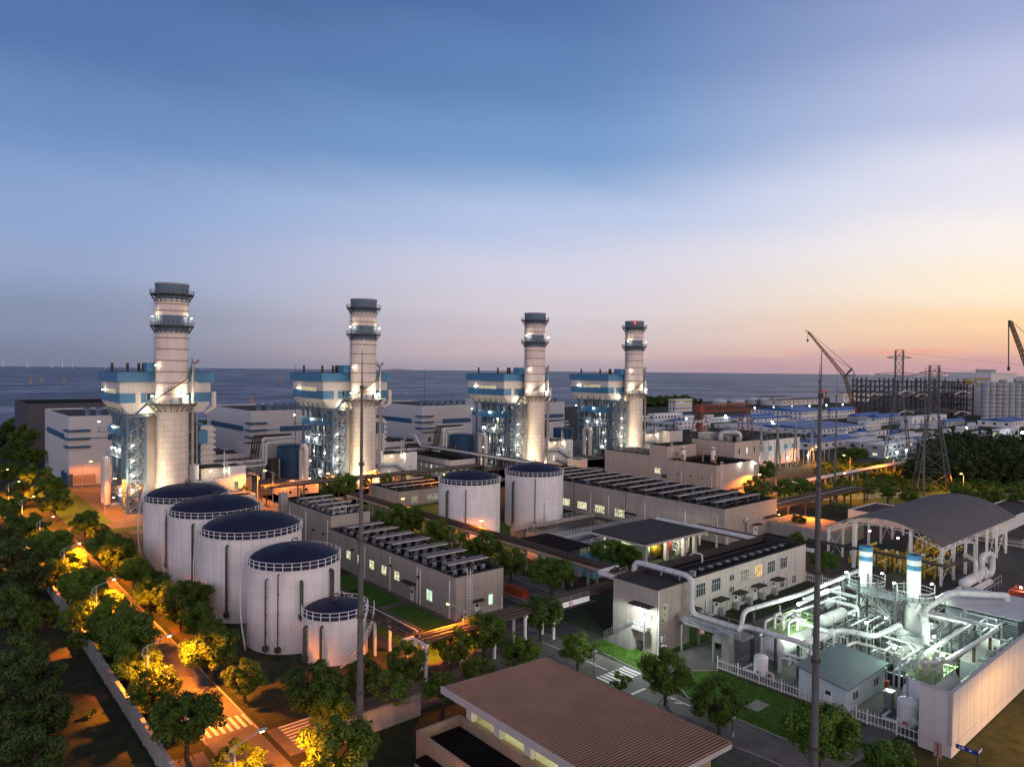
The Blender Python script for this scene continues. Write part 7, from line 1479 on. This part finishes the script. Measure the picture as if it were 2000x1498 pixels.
# red gantry crane
ul, vl_ = G(1367, 856); ur_, vr_ = G(1455, 848); dl = depth(ul, vl_); sc = dl / FOC
GC = T('gantry_crane', 'red lattice gantry crane spanning the camp', 'crane', (ul, vl_, 0)); zb, zt_ = Hz(ul, vl_, 804), Hz(ul, vl_, 791.5); A_ = Vector((ul, vl_, 0)); B_ = Vector((ur_, vr_, 0)); dr = (B_ - A_).normalized(); per = Vector((-dr.y, dr.x, 0)) * 2.2
k = MB(); n = 16
for s_ in (-1, 1):
    for z in (zb, zt_): k.bar(A_ + per * s_ - dr * 3 + Vector((0, 0, z)), B_ + per * s_ + dr * 5 + Vector((0, 0, z)), .6)
    for i in range(n): a = A_.lerp(B_, i / n) + per * s_; b_ = A_.lerp(B_, (i + 1) / n) + per * s_; k.bar(a + Vector((0, 0, zb)), b_ + Vector((0, 0, zt_)), .3); k.bar(a + Vector((0, 0, zt_)), b_ + Vector((0, 0, zb)), .3)
k.build('girder', ORANGE, GC)
for P_, w_ in ((A_, 1.7), (B_, 1.3)):
    k = MB()
    for s_ in (-1, 1):
        for d_ in (-1, 1): k.bar(P_ + per * s_ * 2 + dr * d_ * 4 * w_ * .6, P_ + per * s_ + dr * d_ * 1.8 + Vector((0, 0, zb)), .5)
    for i in range(4):
        z = zb * i / 4
        for s_ in (-1, 1): k.bar(P_ + per * s_ * (2 - i * .25) - dr * 4 * w_ * .6 * (1 - i * .14) + Vector((0, 0, z)), P_ + per * s_ * (2 - i * .25) + dr * 3 * w_ * .6 * (1 - i * .14) + Vector((0, 0, z + zb / 4)), .25)
    k.build('leg', ORANGE, GC)
c = A_ - dr * 1; MB().box(c.x - 2.2, c.x + 2.2, c.y - 2.2, c.y + 2.2, zb - .2, zt_ + .4).build('winch_house', ORANGE, GC); MB().box(c.x - 1.6, c.x + 1.6, c.y - 1.6, c.y + 1.6, zb - 11, zb - 7).build('cab', ORANGE, GC)
u, v = G(1606, 778); T0 = T('gantry_crane', 'small far red portal crane by the sea', 'crane', (u, v, 0)); s_ = depth(u, v) / FOC
k = MB(); k.bar((u - 16 * s_, v, 14 * s_), (u + 16 * s_, v, 14 * s_), 3.4 * s_).bar((u - 8 * s_, v, 0), (u - 8 * s_, v, 16 * s_), s_).bar((u + 16 * s_, v, 0), (u + 16 * s_, v, 15 * s_), 2 * s_).bar((u - 12 * s_, v, 18 * s_), (u - 2 * s_, v, 18 * s_), 2 * s_); k.build('frame', RED, T0)
# camp lamps
for i, (x, y) in enumerate(((1474, 797), (1511, 796), (1547, 794.5), (1581, 793), (1614, 791.5), (1646, 790), (1417, 812), (1508, 824), (1340, 818), (1278, 850))):
    u, v = G(x, y, 5.0); T0 = T('camp_lamp', 'bright cool camp lamp on a post, %s' % ('%s along the far lamp row from the left' % ORD[i] if i < 6 else ('between the gantry legs', 'behind the arched shed', 'by the grey-white cabin block', 'beside the fourth chimney')[i - 6]), 'lamp', (u, v, 0)); MB().bar((u, v, 0), (u, v, 4.9), .25).build('post', GALV, T0); MB().ball((u, v, 5.2), .55, 8, 6).build('lamp_head', HOTC, T0); light((u, v - 1.2, 5.3), 2600, (.86, .95, 1), T0, .4)
for i, (x, y) in enumerate(((1997, 846), (1962, 845), (1752, 884), (1770, 880), (1888, 836))):
    u, v = G(x, y, 3.6); T0 = T('camp_lamp', 'bright camp lamp %s' % ('at the right edge above the wood', 'on the cabin above the wood', 'under the floodlit cabins, left', 'under the floodlit cabins, right', 'by the grey shed')[i], 'lamp', (u, v, 0)); MB().bar((u, v, 0), (u, v, 3.5), .25).build('post', GALV, T0); MB().ball((u, v, 3.8), .5 if i else .9, 8, 6).build('lamp_head', HOTC, T0); light((u - .5, v - 1.2, 3.8), 1800 if i else 4500, (.9, .97, 1), T0, .4)
# clutter between the cabins: crates and parked vans
RC = random.Random(21); CL = []
for i in range(46):
    px, py = RC.uniform(1270, 1900), RC.uniform(838, 878)
    if px < 1430 and py > 856: continue
    u, v = G(px, py); s_ = RC.uniform(1.2, 2.6); m_ = RC.choice((CWHITE, CGREY, CBLUE, GALV, CWHITE, BRNW)); T0 = MB().box(u - s_ * 1.6, u + s_ * 1.6, v - s_, v + s_, 0, s_ * 1.1).box(u - s_ * 1.7, u + s_ * 1.7, v - s_ * 1.1, v + s_ * 1.1, s_ * 1.1 + .003, s_ * 1.1 + .15).build('storage_box', m_); tag(T0, 'small storage box standing in the clutter between the camp cabins', 'box', 'storage boxes in the camp clutter')
for i in range(40):
    px, py = RC.uniform(1420, 1985), RC.uniform(826, 872)
    if py > 850 and (px < 1600 or px > 1800): continue
    u, v = G(px, py); w_, l_, h_ = RC.uniform(5, 12), RC.uniform(3, 5), RC.uniform(2.8, 3.4); T0 = T('site_cabin', 'small flat roofed site cabin in the jumble between the blue roofed halls', 'cabin', (u, v, 0), 'site cabins in the jumble')
    MB().box(u, u + w_, v, v + l_, 0, h_).build('wall', RC.choice((CWHITE, CWHITE, CGREY)), T0); MB().box(u - .2, u + w_ + .2, v - .2, v + l_ + .2, h_ + .003, h_ + .22).build('roof', RC.choice((CBLUE, CWHITE, CGREY, CBLUE)), T0)
    for k in range(int(w_ / 2.6)): MB().box(u + .8 + k * 2.6, u + 1.7 + k * 2.6, v - .05, v - .01, 1.2, 2.2).build('window', LIT if RC.random() < .15 else GLASS, T0)
# ------------------------------------------------------------------ steel frame, silos, white hall with gold mark, lattice cranes
u0, v0 = G(1681, 809); u1, v1_ = G(1900, 813); Hf = Hz(u0, v0, 742)
SF = T('steel_frame', 'huge dark unfinished steel frame of columns and beams behind the pylons', 'steel frame', ((u0 + u1) / 2, (v0 + v1_) / 2, 0))
A_ = Vector((u0, v0, 0)); B_ = Vector((u1, v1_, 0)); dr = (B_ - A_) / 12; pe = Vector((-dr.y, dr.x, 0)).normalized() * -13
if pe.dot(Vector((FW.x, FW.y, 0))) < 0: pe = -pe
RS = random.Random(3)
for j in range(3):
    k = MB(); o_ = pe * j
    for i in range(13): p = A_ + dr * i + o_; hh = Hf * (1.0 + (.06 if RS.random() < .5 else 0)) * (1 if i < 12 else .9); k.bar(p, p + Vector((0, 0, hh)), 1.2)
    for z in range(1, 7):
        for i in range(12):
            if RS.random() < .2: continue
            k.bar(A_ + dr * i + o_ + Vector((0, 0, Hf * z / 6.2)), A_ + dr * (i + 1) + o_ + Vector((0, 0, Hf * z / 6.2)), 1.1)
            if RS.random() < .55: k.bar(A_ + dr * i + o_ + Vector((0, 0, Hf * (z - 1) / 6.2)), A_ + dr * (i + 1) + o_ + Vector((0, 0, Hf * z / 6.2)), .6)
    k.build('frame_bay', LATT, SF)
k = MB()
for j in range(3):
    for i in range(13):
        for z in range(1, 7):
            if RS.random() < .7: k.bar(A_ + dr * i + pe * j + Vector((0, 0, Hf * z / 6.2)), A_ + dr * i + pe * (j + 1) + Vector((0, 0, Hf * z / 6.2)), .8)
    for i in range(12):
        if RS.random() < .4: z = Hf * RS.randint(1, 5) / 6.2; a = A_ + dr * i + pe * j; k.face(a + Vector((0, 0, z)), a + dr + Vector((0, 0, z)), a + dr + pe + Vector((0, 0, z)), a + pe + Vector((0, 0, z)))
k.build('cross_beam', LATT, SF)
u0, u1, v0, v1, h = blk(1851, 1934, 1984, 812, 727.5); v1 = v0 + 120
T0 = T('white_hall', 'tall pale hall with gold stepped mark and roof vents at the right edge', 'hall', ((u0 + u1) / 2, v0, 0)); u0 = onV(1851, v0 + 0, 727); v1 = v0 + 60; c = MB(); a = Vector((*G(1934, 812), 0))
v1 = onU(1851, a.x, 812) if onU(1851, a.x, 812) > a.y else a.y + 60
MB().box(a.x, a.x + (u1 - a.x if u1 > a.x else 60), a.y, v1, 0, h).build('wall', HALL, T0)
z = h
g = MB(); vv = lambda f: a.y + (v1 - a.y) * (1 - f)
g.box(a.x - .6, a.x - .05, vv(.55), vv(.38), z * .72, z * .82).box(a.x - .6, a.x - .05, vv(.48), vv(.44), z * .82, z * .85).box(a.x - .6, a.x - .05, vv(.98), vv(.62), z * .84, z * .87)
g.bar((a.x - .3, vv(.62), z * .85), (a.x - .3, vv(.72), z * .66), .5, 1.4).bar((a.x - .3, vv(.76), z * .76), (a.x - .3, vv(.84), z * .62), .5, 1.4).build('gold_mark', GOLD, T0)
for i in range(7): x = a.x + 6 + i * 9; MB().lathe(x, a.y + 14, [(1.4, h), (1.4, h + 1.6), (2.2, h + 1.7), (2.2, h + 2.8), (.1, h + 3.6)], 12).build('roof_vent', CGREY, T0)
us, vs_ = G(1917, 820); Hs = Hz(us, vs_, 748)
for i in range(9):
    px = 1923 + i * 12.5; u, v = G(px, 820); r = 7.0 * depth(u, v) / FOC
    T0 = T('silo', 'tall ribbed grey silo at the right edge, %s from the left of the row' % ORD[i], 'silo', (u, v, 0), 'grey silos'); MB().lathe(u, v, [(r, 0), (r, Hs)], 14).lathe(u, v, [(r, Hs), (.1, Hs + 1.2)], 14).build('shell', CGREY, T0)
    k = MB()
    for q in range(9): k.lathe(u, v, [(r + .05, Hs * q / 9 + .2), (r + .35, Hs * q / 9 + .6), (r + .05, Hs * q / 9 + 1.0)], 14)
    k.build('hoop', STEELG if i % 4 != 2 else ORANGE, T0)
for i, (px, py) in enumerate(((1958, 744), (1990, 743))):
    u, v = G(px, 819.5); z = Hz(u, v, py); T0 = T('roof_drum', ('dark drum lying on the silo roof, left and smaller', 'dark drum lying on the silo roof at the right edge')[i], 'drum', (u, v, 0)); s_ = depth(u, v) / FOC * (3.2 if i == 0 else 4.5); MB().vessel((u - s_ * 1.4, v + s_ * 1.4, z), (u + s_ * 1.2, v - s_ * 1.2, z), s_, 14).build('shell', CONC, T0, True); MB().box(u - s_ * 1.2, u + s_ * 1.2, v - .6 * s_, v + .6 * s_, Hs, z - s_ * .8).build('cradle', LATT, T0)
def latt(mb, p, q, w0, w1, n, t):
    p = Vector(p); q = Vector(q); d = (q - p).normalized(); a = d.cross(Vector((FW.x, FW.y, 0)))
    if a.length < .05: a = Vector((RT.x, RT.y, 0))
    a.normalize(); b = d.cross(a)
    C = lambda f, i: p.lerp(q, f) + (a * (1 if i in (0, 3) else -1) + b * (1 if i < 2 else -1)) * (w0 + (w1 - w0) * f) / 2
    for i in range(4):
        mb.bar(C(0, i), C(1, i), t)
        for k in range(n): mb.bar(C(k / n, i), C((k + 1) / n, (i + 1) % 4), t * .6) if k % 2 else mb.bar(C(k / n, (i + 1) % 4), C((k + 1) / n, i), t * .6)
def at(px, py, D): r = ray(px, py) * (D / FOC); return Vector((r.x, r.y, CH + r.z))
Dc = depth(*G(1671, 808)); T0 = T('lattice_crane', 'tall lattice crane with a long raised jib left of the steel frame', 'crane', (*G(1671, 808), 0)); sx = Dc / FOC
k = MB(); latt(k, at(1671, 806, Dc), at(1650, 735, Dc), 6 * sx, 4 * sx, 14, .6); CRY = mat('crane_yellow_dark', (.17, .10, .045), .6); k.build('mast', CRY, T0); k = MB(); latt(k, at(1650, 735, Dc), at(1578, 648, Dc), 5 * sx, 2 * sx, 26, .45); k.build('jib', CRY, T0)
k = MB(); k.bar(at(1650, 735, Dc), at(1664, 720, Dc), 1.6).bar(at(1651, 734, Dc), at(1670, 733, Dc), 1.2).bar(at(1664, 720, Dc), at(1670, 733, Dc), .6); k.build('back_stay', LATT, T0)
k = MB(); k.bar(at(1664, 720, Dc), at(1580, 648, Dc), .35).bar(at(1664, 720, Dc), at(1618, 695, Dc), .3).bar(at(1670, 733, Dc), at(1672, 800, Dc), .35).bar(at(1578, 648, Dc), at(1577.5, 664, Dc), .35).bar(at(1576, 647, Dc), at(1574, 646, Dc), 1.2); k.build('cable', LATT, T0); MB().ball(at(1577.5, 665, Dc), 1.3, 8, 6).build('hook', BLKBX, T0); b_ = at(1672, 806, Dc); MB().box(b_.x - 5, b_.x + 5, b_.y - 4, b_.y + 4, 0, 6).build('carriage', ORANGE, T0)
Dd = 800; T0 = T('lattice_crane', 'lattice crane jib with a long hook line at the right edge', 'crane', (at(2012, 800, Dd).x, at(2012, 800, Dd).y, 0)); k = MB(); latt(k, at(2016, 742, Dd), at(1973, 628, Dd), 6.5 * Dd / FOC, 4 * Dd / FOC, 24, .9); k.build('jib', MATS['crane_yellow_dark'], T0); k = MB(); latt(k, at(2016, 820, Dd), at(2016, 742, Dd), 6 * Dd / FOC, 6 * Dd / FOC, 10, .9); k.build('mast', CRY, T0)
MB().bar(at(1970, 627, Dd), at(1970, 718, Dd), .9).bar(at(1974, 627, Dd), at(1970, 627, Dd), 1.6).bar(at(1977, 628, Dd), at(2020, 668, Dd), .4).build('cable', LATT, T0); MB().bar(at(1970, 716, Dd), at(1970, 724, Dd), 2.0).build('hook', BLKBX, T0)
# ------------------------------------------------------------------ pylons and their lines
PYL = mat('pylon_steel', (.10, .105, .11), .6, var=.2)
def pylon(label, u, v, H, wb, ang):
    T0 = T('power_pylon', label, 'pylon', (u, v, 0)); ca, sa = cos(ang), sin(ang); k = MB()
    W_ = lambda z: wb + (wb * .26 - wb) * min(1, z / (H * .62)) if z < H * .62 else wb * .26
    Cn = lambda z, i: Vector((u + ((1, 1, -1, -1)[i] * ca - (1, -1, -1, 1)[i] * sa) * W_(z) / 2, v + ((1, 1, -1, -1)[i] * sa + (1, -1, -1, 1)[i] * ca) * W_(z) / 2, z))
    zs = [0, .16, .30, .42, .52, .62, .68, .74, .80, .86, .92, 1.0]
    for a, b_ in zip(zs, zs[1:]):
        for i in range(4):
            j = (i + 1) % 4; k.bar(Cn(a * H, i), Cn(b_ * H, i), .26); k.bar(Cn(a * H, i), Cn(b_ * H, j), .11); k.bar(Cn(a * H, j), Cn(b_ * H, i), .11); k.bar(Cn(b_ * H, i), Cn(b_ * H, j), .13)
    k.build('lattice', PYL, T0)
    for f in (.64, .80, .94):
        k = MB(); L_ = wb * (.95 if f < .9 else .5)
        for s_ in (-1, 1):
            e = Vector((u + s_ * L_ * sin(ang + .4), v - s_ * L_ * cos(ang + .4), H * f))
            for i in range(4): k.bar(Cn(H * f - .6 + (i % 2) * 1.4, i), e, .16)
        k.build('cross_arm', PYL, T0)
    for f in (.64, .80):
        for s_ in (-1, 1):
            k = MB(); e = Vector((u + s_ * wb * .9 * sin(ang + .4), v - s_ * wb * .9 * cos(ang + .4), H * f)); k.bar(e, e + Vector((-3, 1.4, -1.2)), .3); k.bar(e, e + Vector((3, -1.8, -.8)), .3); k.tube([e + Vector((-3, 1.4, -1.2)), e + Vector((0, 0, -2.6)), e + Vector((3, -1.8, -.8))], .05, 5, 2); k.build('insulator', GALV, T0)
    return T0
uA, vA = G(1752, 918); HA = Hz(uA, vA, 684); uB, vB = G(1820, 958); HB = Hz(uB, vB, 714)
pylon('taller lattice pylon, left of the two, behind floodlit cabins', uA, vA, HA, 11.5, .5); pylon('lattice pylon, right of the two, at the edge of the dark scrub', uB, vB, HB, 11.5, .5)
def wire(label, p, q, sag, n=14, r=.035):
    p = Vector(p); q = Vector(q); k = MB(); pts = [p.lerp(q, i / n) - Vector((0, 0, sag * 4 * (i / n) * (1 - i / n))) for i in range(n + 1)]
    for a, b_ in zip(pts, pts[1:]): k.bar(a, b_, r * 2)
    tag(k.build('power_line', LATT), label, 'cable', 'power lines')
for i, (f, s_) in enumerate(((.98, 0), (.80, -1), (.80, 1), (.64, -1))):
    wire('thin power line sagging from the taller pylon to the right, %s from the top' % ORD[i], (uA + s_ * 8, vA - s_ * 6, HA * f), (uA + 420, vA - 260, HA * f + 4), 12)
    wire('thin power line from the right pylon running off to the right, %s from the top' % ORD[i], (uB + s_ * 8, vB - s_ * 6, HB * f), (uB + 320, vB - 200, HB * f + 4), 8)
for i in range(3): wire('thin power line from the taller pylon down to the switchyard, %s' % ORD[i], (uA, vA, HA * (.80 - i * .06)), (300 + i * 12, 165, 17), 4)
for i in range(3): wire('thin power line from the right pylon down to the switchyard, %s' % ORD[i], (uB, vB, HB * (.80 - i * .07)), (290 + i * 14, 163, 17), 4)
# ------------------------------------------------------------------ out at sea: wind turbines, buoys, islands
TM = mat('turbine_white', (.55, .57, .60), .5, var=.03)
def turbine(label, px, pyb, pt, D, ph):
    p = at(px, pyb, D); u, v = p.x, p.y; H = Hz(u, v, pt); T0 = T('wind_turbine', label, 'wind turbine', (u, v, -1.5), 'offshore wind turbines'); w = D / FOC * .55
    MB().cyl((u, v, -1.5), (u, v, H), w * 1.25, w * .7, 8).build('tower', TM, T0); MB().ball((u, v, H), w * 1.5, 8, 5).build('nacelle', TM, T0)
    c = Vector((u, v, H)) - Vector((FW.x, FW.y, 0)) * w * 2; L_ = (H + 1.5) * .52
    for k in range(3): a = ph + k * 2 * pi / 3; d = RT * cos(a) + Vector((0, 0, 1)) * sin(a); MB().cyl(c, c + d * L_, w * .75, w * .2, 5).build('blade', TM, T0)
for i, (x, b_, tp_, ph) in enumerate(((6, 715, 704, 1.2), (52, 715, 703, .3), (55, 715, 699, 1.1), (102, 715, 706, 1.57), (122, 715, 700, .5), (142, 715, 707, 1.4), (206, 716, 705, .9), (277, 716, 700, 2.0), (287, 716.5, 704, .3), (394, 719, 702, .6))):
    turbine('white offshore wind turbine on the horizon, %s from the left' % ORD[i], x, b_, tp_, 9000, ph)
BUO = mat('buoy_orange', (.42, .20, .05), .6)
for i, (x, y, s_) in enumerate(((60, 747, 3.2), (81, 745.5, 3.2), (125, 747.5, 3.2), (416, 745, 3.4), (548, 747, 3.4), (491, 785, 5), (780, 733, 2), (817, 733.5, 2), (840, 735, 2), (878, 735.5, 2))):
    u, v = G(x, y, -1.5); k = depth(u, v) / FOC * s_
    T0 = MB().cyl((u, v, -1.6), (u, v, -1.5 + k * .35), k * 1.0, k * .8, 10).cyl((u, v, -1.5 + k * .35), (u, v, k * 1.8), k * .45, k * .18, 8).ball((u, v, k * 1.9), k * .35, 8, 5).build('buoy', BUO); tag(T0, 'small orange buoy on the sea, %s from the left' % ('first', 'second', 'third', 'fourth', 'sixth', 'fifth and nearest', 'seventh', 'eighth', 'ninth', 'tenth')[i], 'buoy')
o = MB(); 
for i in range(14):
    x = 735 + i * 6; a = at(x, 722, 15000); b_ = at(x + 6, 722, 15000); h0 = 42 * max(.05, 1 - abs(i - 7) / 7.5) ** .7; h1 = 42 * max(.05, 1 - abs(i - 6) / 7.5) ** .7; n_ = Vector((FW.x, FW.y, 0)) * 600
    o.face((a.x, a.y, -2), (b_.x, b_.y, -2), (b_.x, b_.y, h1), (a.x, a.y, h0)).face((a.x, a.y, h0), (b_.x, b_.y, h1), (b_.x + n_.x, b_.y + n_.y, -2), (a.x + n_.x, a.y + n_.y, -2))
o = o.build('island_hill', mat('hazed_hill', (.30, .30, .38), .9)); o['kind'] = 'structure'  # distance haze is mixed into the hill's pale colour
# ------------------------------------------------------------------ tidy: variants never planted are removed
for k, o in PR.items():
    if k not in used:
        for ch in list(o.children): bpy.data.objects.remove(ch)
        bpy.data.objects.remove(o)
